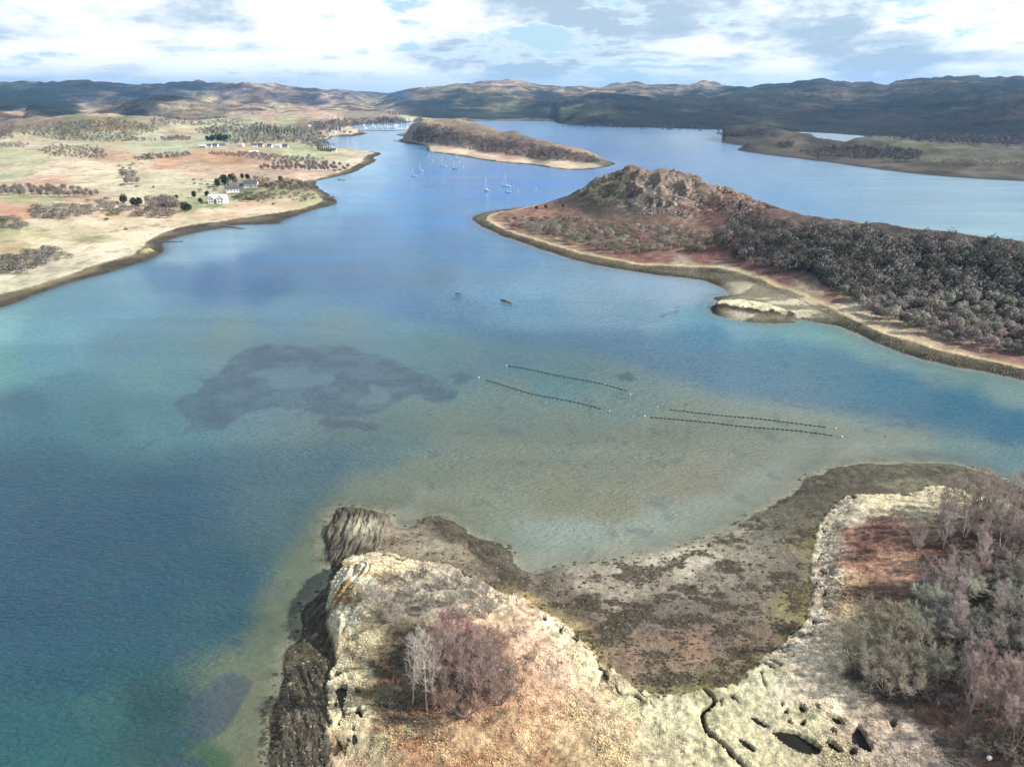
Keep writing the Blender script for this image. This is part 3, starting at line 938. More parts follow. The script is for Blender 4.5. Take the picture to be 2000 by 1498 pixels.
L_BUMPS = [  # knolls and undulations
    [(300, 318, 303, 60, 60), (370, 312, 296, 90, 80), (430, 308, 293, 110, 90), (480, 308, 297, 90, 70), (520, 312, 304, 60, 60)],
    [(40, 268, 240, 200, 160), (130, 268, 232, 240, 160), (220, 268, 228, 240, 160), (300, 266, 236, 200, 160), (360, 262, 246, 120, 120)],
    [(-80, 430, 405, 70, 70), (0, 440, 420, 60, 60), (40, 445, 432, 40, 50)],
    [(560, 262, 252, 150, 120), (640, 256, 240, 160, 120), (700, 248, 228, 160, 120)],
    [(420, 250, 238, 260, 200), (520, 245, 228, 260, 200), (600, 240, 222, 260, 200), (680, 237, 220, 260, 200)],
    [(100, 330, 320, 120, 90), (200, 325, 318, 100, 80)],
    [(560, 300, 290, 70, 60), (620, 299, 290, 60, 50)],
    [(560, 360, 350, 45, 40), (530, 365, 352, 40, 40)],
    [(284, 497, 488, 5, 5), (291, 496, 487, 4, 4)],
]


def left_height(P, full=False):
    R = np.hypot(P[:, 0], P[:, 1])
    s = np.clip(R / 700, 0.7, 4)
    d1 = sdf(P, L_C) + 2.0 * s * fbm(P, 22, 5, 303)
    d2 = np.minimum(sdf(P, L_V), d1 - 0.8 * s) + 2.2 * s * fbm(P, 16, 4, 304)
    dp, dn = np.clip(d1, 0, None), np.maximum(-d2, 0)
    z = np.where(d1 > 0, 1.4 * (dp / (dp + dn + 1e-3)) ** 0.8, np.maximum(0.08 * d1, -4))
    veg = sstep(d2, -0.5, 1.5)
    z = z + veg * (0.5 + 0.010 * np.clip(d2, 0, 260)) + sstep(d2, 0, 60) * 1.6 * fbm(P, 90, 4, 305)
    m = sstep(d1, 0, 25)
    for i, b in enumerate(L_BUMPS):
        h = ridge_h(P, b)
        mm = sstep(d1, 0, 3) if i == 8 else m
        z = z + mm * np.maximum(h, 0) * (1 + (0.12 if i != 8 else 0.0) * fbm(P, 45, 4, 306 + i))
    z = z + m * sstep(R, 1200, 2600) * 9 * (ridged(P, 260, 4, 315) - 0.45)
    if full: return z, d1, d2, veg
    return z


L_LAND = [(0, 225, (165, 140, 115)), (60, 235, (140, 120, 95)), (150, 240, (125, 120, 75)), (230, 245, (120, 115, 70)), (100, 215, (175, 150, 120)), (200, 212, (200, 170, 130)), (20, 250, (140, 115, 90)), (300, 245, (150, 140, 105)),
          (40, 268, (195, 185, 135)), (80, 280, (200, 185, 140)), (220, 265, (180, 178, 130)), (300, 262, (190, 180, 135)), (260, 285, (188, 190, 142)), (340, 285, (180, 190, 140)), (420, 270, (178, 188, 138)), (350, 268, (185, 165, 125)),
          (20, 300, (188, 188, 135)), (60, 315, (190, 185, 135)), (120, 330, (225, 200, 160)), (240, 305, (205, 160, 120)), (260, 320, (220, 195, 155)), (330, 320, (205, 150, 110)), (400, 305, (200, 145, 105)), (450, 312, (190, 130, 95)),
          (500, 310, (200, 155, 115)), (380, 330, (215, 180, 140)), (450, 330, (210, 170, 130)), (20, 340, (195, 190, 145)), (60, 360, (215, 175, 135)), (110, 358, (215, 160, 125)), (160, 350, (215, 195, 150)), (220, 350, (222, 205, 160)), (320, 345, (215, 200, 155)),
          (350, 358, (205, 195, 145)), (400, 365, (200, 195, 150)), (300, 370, (210, 200, 150)), (30, 392, (175, 170, 110)), (110, 390, (185, 180, 130)), (150, 385, (200, 160, 120)), (10, 405, (205, 155, 115)), (40, 415, (200, 145, 105)), (20, 440, (160, 160, 115)),
          (100, 435, (200, 180, 140)), (80, 450, (180, 170, 115)), (200, 430, (220, 190, 150)), (180, 455, (190, 175, 120)), (60, 470, (215, 190, 140)), (30, 485, (190, 160, 110)), (120, 480, (225, 205, 160)), (250, 440, (200, 175, 135)), (250, 460, (222, 200, 155)),
          (180, 495, (222, 205, 165)), (100, 530, (218, 205, 165)), (40, 555, (215, 205, 165)), (230, 495, (225, 210, 170)), (330, 435, (225, 195, 155)), (300, 450, (228, 205, 165)), (400, 415, (228, 200, 160)), (440, 410, (225, 195, 155)), (500, 405, (222, 190, 150)), (560, 398, (215, 190, 145)),
          (380, 405, (165, 175, 110)), (420, 402, (140, 155, 90)), (560, 385, (180, 175, 115)), (600, 390, (185, 185, 125)), (530, 380, (170, 160, 110)), (480, 372, (120, 125, 75)), (580, 370, (150, 145, 100)), (600, 345, (220, 190, 155)), (650, 335, (222, 195, 160)), (560, 345, (205, 175, 140)), (690, 320, (218, 200, 160)),
          (540, 330, (205, 165, 130)), (600, 300, (170, 180, 120)), (560, 295, (180, 185, 125)), (650, 300, (185, 180, 125)), (700, 298, (195, 175, 135)), (730, 298, (215, 190, 150)), (670, 310, (195, 180, 140)), (500, 255, (150, 150, 105)), (560, 235, (175, 175, 120)), (480, 240, (180, 175, 125)),
          (420, 245, (180, 180, 125)), (400, 232, (195, 185, 130)), (350, 235, (205, 190, 145)), (600, 245, (130, 120, 85)), (680, 264, (225, 195, 155)), (640, 266, (200, 175, 140)), (700, 232, (150, 135, 110)), (760, 234, (150, 130, 110)), (800, 236, (190, 180, 145)), (900, 235.5, (120, 125, 95)), (1000, 235.5, (110, 120, 90)),
          (450, 222, (190, 165, 130)), (530, 225, (195, 150, 115)), (620, 225, (200, 165, 130)), (600, 210, (195, 160, 130)), (380, 215, (185, 165, 135))]


def left_color(P, z, parts):
    _, d1, d2, veg = parts
    R = np.hypot(P[:, 0], P[:, 1])
    px = project(P, z)
    wob = np.stack([fbm(P, 60, 3, 371), 0.35 * fbm(P, 60, 3, 372)], 1) * 14
    a = tone(field(px + wob, L_LAND, 2.2, 6, 2.4), 0.76, 0.66) * np.array([1.02, 1.0, 0.98])
    Q = P * np.array([1.0, 0.6])
    a = a * (1 + 0.26 * fbm(Q, 30, 5, 373) + 0.2 * fbm(P, 6, 3, 374))[:, None]
    rs = (sstep(fbm(Q, 42, 4, 375), 0.1, 0.6) * 0.22)[:, None]
    a = a * (1 - rs) + np.array(lin(178, 122, 84)) * rs
    gr = (sstep(fbm(Q, 50, 4, 376), 0.15, 0.6) * 0.15)[:, None]
    a = a * (1 - gr) + np.array(lin(158, 158, 100)) * gr
    dk = (sstep(fbm(P, 9, 4, 377), 0.35, 0.7) * 0.5)[:, None]
    a = a * (1 - dk) + np.array(lin(105, 92, 60)) * dk
    beach = np.array(lin(72, 66, 56)) * (1 + 0.4 * fbm(P, 6, 3, 378))[:, None] * 0.85
    pb = (sstep(fbm(P * np.array([1, .6]), 26, 4, 379), -0.1, 0.5) * sstep(d1 / (d1 - d2 + 1e-3), 0.2, 0.8) * 0.75)[:, None]
    beach = beach * (1 - pb) + np.array(lin(142, 128, 100)) * 0.75 * pb
    ob = (sstep(fbm(P, 20, 3, 380), 0.1, 0.5) * 0.5)[:, None]
    beach = beach * (1 - ob) + np.array(lin(84, 82, 56)) * 0.7 * ob
    c = beach * (1 - veg[:, None]) + a * veg[:, None]
    kn = ridge_h(P, L_BUMPS[8])
    k = sstep(kn, 0.8, 2.5)[:, None] * 0.7
    c = c * (1 - k) + np.array(lin(190, 180, 125)) * k
    return c


# ---- right peninsula
R_COAST = smooth_line([(1383, 266), (1388, 272), (1410, 279), (1437, 284), (1458, 288), (1440, 292), (1445, 295), (1470, 299), (1520, 306), (1600, 315), (1700, 329), (1800, 341), (1900, 349), (2000, 354), (2250, 368)], 2)
R_C = np.vstack([unproj(R_COAST), unproj([(2400, 300), (2250, 276), (1760, 270), (1700, 267), (1668, 271), (1655, 277), (1640, 280), (1600, 280.5), (1592, 272), (1586, 264), (1500, 261), (1420, 260), (1392, 262)])])
R_RIDGES = [
    [(1395, 270, 262, 40, 40), (1415, 271, 255, 70, 60), (1440, 273, 250, 80, 70), (1480, 274, 250, 80, 70), (1510, 275, 256, 70, 60), (1560, 278, 263, 60, 60), (1590, 280, 266, 40, 40)],
    [(1500, 292, 276, 60, 50), (1560, 294, 280, 50, 50)],
    [(1600, 296, 287, 40, 40), (1680, 298, 280, 60, 60), (1740, 300, 279, 60, 60), (1800, 306, 286, 60, 60), (1900, 312, 298, 60, 60), (2000, 318, 305, 60, 60), (2150, 325, 310, 60, 60)],
    [(1760, 325, 318, 30, 30), (1850, 330, 320, 30, 30), (2000, 338, 326, 30, 30)],
]


def right_height(P, full=False):
    d1 = sdf(P, R_C) + 3.0 * fbm(P, 26, 4, 403)
    z = np.where(d1 > 0, 3.2 * (1 - np.exp(-np.clip(d1, 0, None) / 8)), np.maximum(0.08 * d1, -4))
    m = sstep(d1, 0, 22)
    h = np.zeros(len(P))
    for b in R_RIDGES: h = np.maximum(h, ridge_h(P, b))
    z = z + m * h * (1 + 0.15 * fbm(P, 45, 4, 404)) + m * 2.5 * (ridged(P, 40, 4, 405) - 0.4)
    if full: return z, d1, h
    return z


def right_color(P, z, parts):
    _, d1, h = parts
    px = project(P, z)
    a = field(px, [(1420, 262, (86, 78, 66)), (1480, 260, (84, 74, 66)), (1540, 275, (120, 108, 84)), (1500, 285, (110, 98, 78)), (1440, 280, (92, 80, 62)), (1580, 300, (122, 104, 84)), (1650, 315, (116, 100, 84)), (1600, 285, (78, 68, 60)),
                   (1750, 283, (125, 128, 88)), (1850, 300, (128, 122, 88)), (1950, 310, (120, 112, 84)), (2000, 335, (110, 100, 80)), (1850, 330, (96, 84, 66)), (1750, 320, (120, 106, 84)), (1700, 300, (74, 66, 58)), (1900, 340, (118, 108, 92)), (1700, 325, (128, 114, 96))], 2, 8, 2.4)
    a = tone(a, 0.5)  # cloud shade over the peninsula is put into this darker ground tone
    a = a * (1 + 0.45 * fbm(P, 22, 5, 406))[:, None]
    t = sstep(7.5 - d1 + 2 * fbm(P, 12, 2, 407), 0, 4)[:, None]
    c = a * (1 - t) + np.array(lin(76, 72, 66)) * 0.8 * t
    return c


# ---- far hills: crest lines one behind another
LAYERS = [  # (top line, foot line [px x, ground y], crest range, foot extra, roughness)
    dict(top=[(-500, 176), (-100, 172), (0, 167), (60, 166), (80, 163), (130, 166), (170, 163), (230, 165), (330, 162), (420, 163), (460, 160), (490, 158), (520, 162), (560, 163), (620, 168), (680, 175), (720, 178), (750, 183), (790, 196), (830, 214), (900, 240)], rc=6400, rf=4300, n=300),
    dict(top=[(690, 196), (735, 181), (760, 180), (780, 182), (800, 181), (830, 190), (860, 210)], rc=9500, rf=7000, n=500),
    dict(top=[(-500, 150), (-200, 160), (0, 170), (60, 177), (110, 188), (150, 199), (180, 209), (210, 222)], rc=3900, rf=3000, n=160),
    dict(top=[(150, 216), (190, 207), (225, 209), (260, 216), (290, 221), (300, 216), (350, 203), (390, 194), (410, 191), (425, 193), (440, 193), (470, 198), (510, 205), (530, 207), (555, 206), (580, 207), (610, 210), (640, 208), (680, 212), (740, 217), (790, 226), (830, 238)], rc=3500, rf=2700, n=140),
    dict(top=[(700, 238), (740, 216), (765, 204), (790, 188), (820, 178), (860, 175), (880, 172), (930, 165), (965, 159), (1000, 161), (1040, 168), (1080, 171), (1150, 171), (1190, 163), (1230, 168), (1280, 166), (1320, 163), (1380, 170), (1430, 173), (1500, 176), (1600, 180)], rc=6200, rf=3350, n=260),
    dict(top=[(950, 226), (990, 210), (1020, 200), (1060, 196), (1100, 190), (1130, 184), (1160, 180), (1200, 181), (1240, 183), (1290, 190), (1330, 196), (1360, 188), (1390, 183), (1430, 182), (1480, 186), (1560, 190), (1650, 200), (1750, 210)], rc=4100, rf=0, n=200),
    dict(top=[(1300, 186), (1380, 174), (1440, 170), (1480, 163), (1520, 160), (1570, 161), (1630, 163), (1640, 160), (1700, 152), (1720, 150), (1750, 154), (1790, 158), (1860, 153), (1900, 150), (1960, 148), (2000, 149), (2150, 150), (2600, 160)], rc=5300, rf=0, n=240),
    dict(top=[(1480, 250), (1550, 233), (1620, 221), (1700, 206), (1760, 197), (1800, 190), (1850, 184), (1900, 176), (1950, 168), (2000, 163), (2100, 160), (2600, 165)], rc=3200, rf=0, n=170),
    dict(top=[(1070, 240), (1100, 226), (1140, 216), (1190, 210), (1240, 214), (1290, 219), (1350, 213), (1400, 216), (1450, 226), (1500, 236), (1560, 246)], rc=3050, rf=0, n=120),
]
SHORE_R = np.array([(600, 4200), (816, 3400), (850, 3330), (1070, 3330), (1076, 3000), (1082, 2860), (1130, 2720), (1180, 2640), (1300, 2530), (1385, 2440), (1500, 2380), (1590, 2250), (1670, 2030), (1700, 1960), (1800, 1900), (2600, 1850)], float)


def layer_h(P, X, R, L, i):
    t = np.array(L['top'], float)
    ty = np.interp(X, t[:, 0], t[:, 1])
    xr = rays(np.stack([X, ty], 1))
    slope = xr[:, 2] / np.hypot(xr[:, 0], xr[:, 1])
    rc = L['rc'] * (1 + 0.06 * fbm(np.stack([X, X * 0], 1), 120, 3, 500 + i))
    H = np.maximum(CAM_H + slope * rc, 0)
    XX = np.stack([X, X * 0], 1)
    H = H * (1 + 0.09 * fbm(XX, 75, 4, 700 + i) + 0.05 * fbm(XX, 22, 3, 720 + i))
    H = H * sstep(X, t[0, 0] - 1, t[0, 0] + 40) * sstep(t[-1, 0] - X, -1, 40)
    rf = np.interp(X, SHORE_R[:, 0], SHORE_R[:, 1]) if not L['rf'] else np.full(len(X), float(L['rf']))
    rf = np.minimum(rf, rc - 400)
    s = (R - rf) / (rc - rf)
    prof = np.where(s < 1, np.clip(s, 0, 1) ** 0.85, np.clip(1 - (s - 1) * 1.6, 0, 1))
    prof = np.where(s < 1, prof * 0.55 + 0.45 * sstep(s, 0, 1.02), prof)
    return H * prof, s


def far_height(P, full=False):
    R = np.hypot(P[:, 0], P[:, 1])
    X = 1000 + FPX * CP * P[:, 0] / P[:, 1]
    shore = np.interp(X, SHORE_R[:, 0], SHORE_R[:, 1])
    shore = np.where(X < 600, 2500, shore)
    dsh = R - shore + 30 * fbm(P, 150, 3, 480)
    z = np.full(len(P), 0.0)
    who = np.zeros(len(P), int)
    for i, L in enumerate(LAYERS):
        h, s = layer_h(P, X, R, L, i)
        rel = np.clip(h / 60, 0, 1) * np.clip(1.15 - s, 0.15, 1)
        hn = h * (1 + 0.0) + rel * 80 * (ridged(P, L['n'] * 1.1, 5, 520 + i) - 0.62) * np.clip(h / 120, 0.25, 1.4)
        hn = hn + np.clip(h / 60, 0, 1) * 14 * fbm(P, 110, 4, 540 + i)
        who = np.where(hn > z, i + 1, who)
        z = np.maximum(z, hn)
    z = z + 2.5
    z = np.where(dsh < 0, np.maximum(dsh * 0.05, -6), z * sstep(dsh, 0, 120) + 1.2 * sstep(dsh, 0, 10))
    if full: return z, dsh, who
    return z


FAR_COL = [  # cloud shade and sunlit tops of the hills are put into these colours
    # back left range
    (0, 170, (72, 84, 74)), (60, 172, (70, 84, 84)), (150, 170, (64, 78, 82)), (250, 170, (60, 72, 80)), (350, 168, (60, 68, 82)), (430, 170, (78, 74, 84)), (150, 190, (84, 82, 86)), (250, 195, (70, 74, 88)), (330, 190, (72, 74, 88)), (200, 205, (105, 95, 92)),
    (480, 163, (190, 165, 140)), (520, 170, (170, 145, 125)), (470, 180, (120, 105, 105)), (560, 175, (150, 130, 115)), (540, 190, (110, 98, 104)), (600, 178, (140, 120, 110)), (640, 188, (165, 140, 122)), (680, 195, (150, 128, 115)), (620, 200, (100, 92, 100)), (700, 185, (120, 112, 110)), (740, 195, (165, 145, 120)), (440, 195, (86, 82, 96)), (400, 175, (66, 72, 84)),
    (770, 183, (70, 100, 120)), (790, 185, (80, 105, 125)),
    # forest shoulder on the left
    (0, 180, (40, 66, 50)), (50, 190, (42, 68, 52)), (100, 198, (34, 58, 48)), (140, 205, (30, 52, 46)), (60, 208, (26, 46, 44)), (10, 205, (28, 50, 44)), (-100, 190, (32, 56, 44)),
    (190, 210, (205, 175, 140)), (220, 213, (200, 165, 135)), (20, 218, (185, 155, 130)),
    (350, 208, (200, 175, 140)), (410, 196, (215, 190, 150)), (450, 200, (205, 175, 140)), (500, 210, (195, 160, 130)), (430, 215, (160, 145, 120)), (560, 210, (180, 160, 120)), (590, 215, (185, 145, 115)), (650, 213, (195, 165, 135)), (700, 218, (185, 155, 125)), (740, 222, (170, 145, 120)), (310, 215, (120, 105, 95)), (270, 220, (80, 82, 80)),
    # centre
    (830, 185, (150, 125, 105)), (870, 180, (120, 115, 85)), (920, 172, (125, 115, 95)), (965, 164, (175, 145, 125)), (1000, 170, (150, 128, 105)), (1040, 175, (160, 135, 105)), (800, 205, (90, 85, 85)), (860, 205, (60, 76, 80)), (920, 195, (85, 90, 80)), (1000, 195, (120, 118, 84)), (960, 190, (110, 110, 80)), (850, 225, (50, 66, 60)), (950, 220, (70, 82, 66)), (1000, 215, (90, 98, 72)),
    (1060, 190, (46, 66, 66)), (1080, 205, (34, 58, 62)), (1020, 228, (56, 70, 52)), (1060, 225, (70, 80, 56)), (1110, 172, (170, 145, 115)), (1190, 168, (180, 150, 130)), (1150, 178, (160, 135, 100)), (1260, 175, (150, 130, 105)), (1320, 168, (170, 145, 125)), (1380, 173, (150, 130, 110)),
    (1110, 215, (110, 112, 72)), (1100, 228, (60, 64, 50)), (1140, 200, (40, 50, 52)), (1190, 190, (30, 44, 50)), (1240, 195, (28, 42, 48)), (1200, 215, (70, 62, 60)), (1250, 225, (66, 62, 60)), (1300, 240, (62, 58, 58)), (1180, 240, (50, 48, 46)), (1180, 228, (92, 96, 72)), (1300, 195, (80, 78, 64)), (1280, 215, (44, 48, 50)),
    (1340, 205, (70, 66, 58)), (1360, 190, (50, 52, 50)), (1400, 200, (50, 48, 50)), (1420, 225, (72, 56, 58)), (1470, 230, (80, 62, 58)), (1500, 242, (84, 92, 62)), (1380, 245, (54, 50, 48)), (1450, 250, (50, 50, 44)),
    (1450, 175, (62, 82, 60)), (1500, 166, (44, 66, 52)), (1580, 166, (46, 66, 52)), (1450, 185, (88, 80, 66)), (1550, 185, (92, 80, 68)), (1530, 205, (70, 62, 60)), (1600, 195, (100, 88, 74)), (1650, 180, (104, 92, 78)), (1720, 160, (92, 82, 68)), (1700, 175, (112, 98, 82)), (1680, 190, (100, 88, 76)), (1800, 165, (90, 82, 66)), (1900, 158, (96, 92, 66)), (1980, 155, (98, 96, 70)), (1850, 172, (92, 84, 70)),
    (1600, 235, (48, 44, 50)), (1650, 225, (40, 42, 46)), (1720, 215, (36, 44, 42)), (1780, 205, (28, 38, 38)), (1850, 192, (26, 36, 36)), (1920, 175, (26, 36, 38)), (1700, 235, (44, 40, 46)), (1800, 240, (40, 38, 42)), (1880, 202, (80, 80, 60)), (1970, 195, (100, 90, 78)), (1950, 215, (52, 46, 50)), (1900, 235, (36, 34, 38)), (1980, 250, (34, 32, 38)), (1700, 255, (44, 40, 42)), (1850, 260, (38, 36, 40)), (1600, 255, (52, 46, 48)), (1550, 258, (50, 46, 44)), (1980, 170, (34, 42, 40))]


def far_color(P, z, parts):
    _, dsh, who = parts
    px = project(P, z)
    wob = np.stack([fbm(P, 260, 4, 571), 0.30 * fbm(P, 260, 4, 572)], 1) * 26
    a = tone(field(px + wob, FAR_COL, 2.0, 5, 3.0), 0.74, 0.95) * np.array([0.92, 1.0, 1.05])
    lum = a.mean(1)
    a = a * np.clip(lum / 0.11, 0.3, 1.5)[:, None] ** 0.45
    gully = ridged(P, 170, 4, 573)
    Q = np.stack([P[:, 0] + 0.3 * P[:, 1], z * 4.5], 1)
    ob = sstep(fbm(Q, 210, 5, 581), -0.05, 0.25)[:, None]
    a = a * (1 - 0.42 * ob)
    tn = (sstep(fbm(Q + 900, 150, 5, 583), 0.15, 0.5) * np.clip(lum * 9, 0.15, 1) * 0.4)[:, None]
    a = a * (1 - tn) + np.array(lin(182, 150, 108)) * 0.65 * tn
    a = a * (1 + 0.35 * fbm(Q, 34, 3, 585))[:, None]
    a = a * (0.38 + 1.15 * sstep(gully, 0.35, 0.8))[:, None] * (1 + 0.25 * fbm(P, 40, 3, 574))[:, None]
    fw = (sstep(fbm(P, 330, 4, 575), 0.05, 0.3) * sstep(0.09 - lum, -0.02, 0.06) * 0.5)[:, None]
    a = a * (1 - fw) + np.array(lin(30, 42, 34)) * fw
    t = sstep(30 - dsh, 0, 25)[:, None] * (dsh > 0)[:, None] * 0.8
    return a * (1 - t) + np.array(lin(70, 62, 52)) * 0.7 * t


HEIGHTS = dict(fg=fg_height, mid=mid_height, isl=isl_height, left=left_height, right=right_height, far=far_height)

grid('foreground_headland', 240, 3300, 52, 300, 1240, 560, lambda P: fg_height(P, True), fg_color, M['fg'], -1.4)
grid('middle_headland', 900, 2750, 290, 930, 900, 500, lambda P: mid_height(P, True), mid_color, M['mid'])
grid('wooded_island_ground', 740, 1230, 1050, 2400, 420, 170, lambda P: isl_height(P, True), isl_color, M['land'])
grid('left_mainland', -330, 1100, 330, 4600, 560, 470, lambda P: left_height(P, True), left_color, M['land'])
grid('right_peninsula', 1360, 2330, 850, 2150, 420, 170, lambda P: right_height(P, True), right_color, M['land'])
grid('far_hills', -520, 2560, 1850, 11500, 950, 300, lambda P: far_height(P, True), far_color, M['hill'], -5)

# a low seabed sheet closes the place below all water
mesh_np('seabed', [(-14000, -3000, -7), (14000, -3000, -7), (14000, 16000, -7), (-14000, 16000, -7)], [(0, 1, 2, 3)], flat_mat('sand_bed', (0.3, 0.3, 0.24)))['kind'] = 'structure'

# ---- water
WATER_COL = [  # body colour of the water over its bed; pale far right holds reflected cloud
    (0, 640, (140, 172, 186)), (100, 650, (116, 152, 172)), (100, 700, (100, 140, 162)), (0, 720, (100, 145, 152)), (200, 600, (110, 145, 170)), (260, 560, (122, 152, 178)), (350, 490, (150, 170, 195)), (450, 470, (155, 178, 208)), (330, 540, (92, 128, 168)), (430, 545, (70, 105, 155)), (520, 560, (66, 102, 150)),
    (600, 500, (86, 122, 168)), (500, 520, (80, 118, 166)), (700, 450, (86, 128, 180)), (620, 430, (118, 152, 195)), (700, 550, (84, 116, 160)), (560, 600, (104, 134, 160)), (400, 630, (106, 132, 152)), (250, 680, (98, 130, 152)), (300, 720, (96, 136, 146)), (150, 760, (80, 122, 138)), (50, 800, (62, 108, 128)),
    (200, 840, (66, 112, 126)), (100, 900, (48, 98, 118)), (0, 950, (38, 84, 112)), (300, 820, (80, 124, 136)), (440, 650, (112, 132, 140)), (650, 640, (110, 132, 146)), (780, 660, (98, 132, 150)), (850, 690, (94, 130, 140)), (900, 600, (92, 124, 156)), (800, 600, (84, 116, 156)), (930, 560, (112, 142, 176)), (1050, 560, (128, 154, 186)),
    (1150, 570, (136, 154, 182)), (1250, 560, (148, 162, 190)), (1350, 570, (158, 168, 192)), (1250, 610, (124, 150, 176)), (1050, 600, (106, 142, 172)), (1380, 625, (112, 152, 178)), (1000, 500, (104, 138, 180)), (900, 480, (88, 126, 176)), (850, 540, (96, 124, 160)), (1550, 645, (128, 160, 170)), (1650, 680, (130, 156, 160)), (1750, 710, (130, 152, 156)), (1850, 740, (128, 150, 152)), (1980, 765, (138, 156, 156)),
    (1750, 740, (100, 140, 156)), (1880, 790, (78, 128, 142)), (1990, 830, (76, 122, 138)), (1990, 900, (110, 138, 144)), (1900, 880, (122, 142, 142)), (1990, 925, (130, 150, 150)),
    (900, 720, (92, 124, 134)), (1000, 690, (84, 120, 138)), (1100, 740, (92, 124, 132)), (1200, 780, (110, 130, 128)), (1000, 780, (108, 126, 122)), (1100, 840, (118, 130, 118)), (900, 850, (116, 128, 116)), (1000, 900, (124, 130, 114)), (850, 930, (120, 128, 112)), (800, 860, (98, 120, 118)), (740, 880, (88, 112, 116)),
    (1200, 900, (130, 134, 118)), (1100, 970, (134, 134, 112)), (1300, 860, (126, 132, 118)), (1450, 890, (136, 138, 124)), (1600, 880, (140, 144, 130)), (1750, 875, (146, 152, 142)), (950, 990, (134, 138, 118)), (850, 980, (134, 138, 118)), (780, 970, (118, 126, 108)), (1200, 990, (140, 138, 116)), (1350, 950, (144, 140, 120)),
    (1050, 1060, (146, 158, 148)), (1150, 1050, (150, 160, 150)), (1280, 1030, (154, 162, 150)), (1400, 1000, (154, 160, 148)), (1500, 950, (156, 160, 148)), (1060, 1095, (166, 170, 158)), (1200, 1080, (172, 172, 158)), (1650, 900, (158, 160, 150)), (800, 1015, (148, 152, 136)), (950, 1040, (140, 150, 134)),
    (640, 1000, (112, 126, 110)), (600, 1080, (112, 126, 104)), (560, 1160, (116, 128, 104)), (530, 1260, (110, 124, 102)), (500, 1360, (122, 128, 104)), (470, 1450, (124, 132, 106)), (500, 1490, (132, 134, 108)),
    (300, 1000, (36, 80, 108)), (100, 1050, (34, 80, 110)), (300, 1150, (36, 84, 102)), (50, 1200, (30, 76, 108)), (450, 1130, (38, 84, 96)), (420, 1200, (58, 100, 94)), (250, 1280, (38, 86, 96)), (120, 1320, (36, 86, 104)), (200, 1390, (50, 98, 102)), (60, 1430, (40, 94, 104)), (120, 1490, (46, 100, 104)), (300, 1380, (40, 80, 84)), (330, 1450, (50, 88, 92)), (420, 1480, (74, 106, 80)),
    (680, 380, (120, 165, 215)), (720, 340, (140, 180, 220)), (660, 360, (150, 185, 225)), (760, 300, (130, 170, 215)), (700, 275, (120, 158, 205)), (750, 248, (120, 160, 205)), (800, 380, (86, 142, 205)), (780, 320, (96, 148, 205)), (850, 340, (70, 130, 200)), (900, 350, (62, 126, 200)), (1000, 360, (64, 130, 205)), (1080, 360, (70, 135, 208)), (900, 420, (76, 130, 195)), (860, 300, (90, 145, 205)),
    (950, 245, (80, 140, 205)), (1050, 245, (90, 145, 205)), (1000, 260, (56, 118, 195)), (1100, 280, (56, 112, 185)), (1180, 290, (60, 110, 180)), (1150, 258, (76, 130, 195)), (1250, 262, (110, 145, 195)), (1350, 265, (140, 165, 205)), (1300, 290, (90, 130, 185)), (1250, 320, (86, 128, 185)), (1400, 300, (112, 148, 200)), (1450, 330, (120, 155, 205)),
    (1400, 360, (110, 148, 200)), (1550, 340, (140, 168, 212)), (1600, 380, (150, 178, 215)), (1750, 370, (165, 185, 215)), (1850, 400, (172, 190, 216)), (1980, 380, (172, 190, 216)), (1980, 440, (182, 198, 218)), (1550, 400, (130, 165, 212)), (1500, 380, (120, 155, 205)), (1640, 270, (190, 205, 225))]
PATCH = [(387, 739), (433, 728), (457, 693), (496, 678), (545, 671), (601, 676), (667, 674), (706, 686), (765, 704), (825, 728), (867, 742), (891, 760), (891, 774), (860, 788), (835, 784), (825, 774), (797, 777), (762, 798), (713, 812), (650, 812),
         (601, 802), (545, 795), (496, 802), (461, 819), (440, 837), (405, 844), (377, 844), (345, 854), (373, 830), (363, 809), (342, 795), (356, 774), (384, 767), (401, 749)]
HOLES = [[(492, 730), (545, 720), (601, 716), (611, 732), (650, 728), (643, 753), (590, 756), (527, 755), (542, 742)], [(688, 784), (709, 774), (727, 753), (755, 763), (765, 784), (737, 795)]]
WEEDS = [[(881, 735), (902, 732), (930, 737), (912, 749), (891, 751)], [(604, 816), (636, 812), (685, 819), (741, 835), (730, 842), (650, 837), (615, 830)],
         [(399, 1338), (450, 1312), (501, 1323), (490, 1356), (461, 1404), (439, 1429), (395, 1455), (366, 1440), (322, 1433), (370, 1404)], [(322, 1491), (351, 1470), (402, 1477), (410, 1498), (400, 1560), (320, 1560)],
         [(1208, 737), (1222, 730), (1244, 731), (1248, 738), (1235, 745), (1215, 745)], [(1296, 614), (1310, 607), (1326, 606), (1322, 612), (1300, 618)], [(455, 1275), (470, 1268), (482, 1274), (470, 1281)], [(460, 1255), (475, 1250), (478, 1262), (465, 1264)],
         [(960, 593), (975, 588), (1015, 598), (1000, 603)], [(880, 578), (890, 575), (905, 582), (895, 586)]]
DEEP = [(-200, 880), (200, 900), (400, 880), (560, 866), (640, 862), (690, 872), (692, 905), (668, 950), (628, 995), (592, 1050), (552, 1100), (520, 1150), (502, 1200), (480, 1250), (420, 1270), (300, 1290), (100, 1290), (-200, 1300)]
CHANNEL = [(820, 612), (950, 625), (1050, 642), (1150, 636), (1300, 638), (1400, 646), (1500, 655), (1620, 678), (1760, 722), (1900, 772), (2010, 810), (2010, 880), (1880, 855), (1800, 842), (1700, 828), (1620, 812), (1550, 800), (1450, 782), (1380, 770), (1250, 722), (1100, 690), (980, 672), (900, 650)]


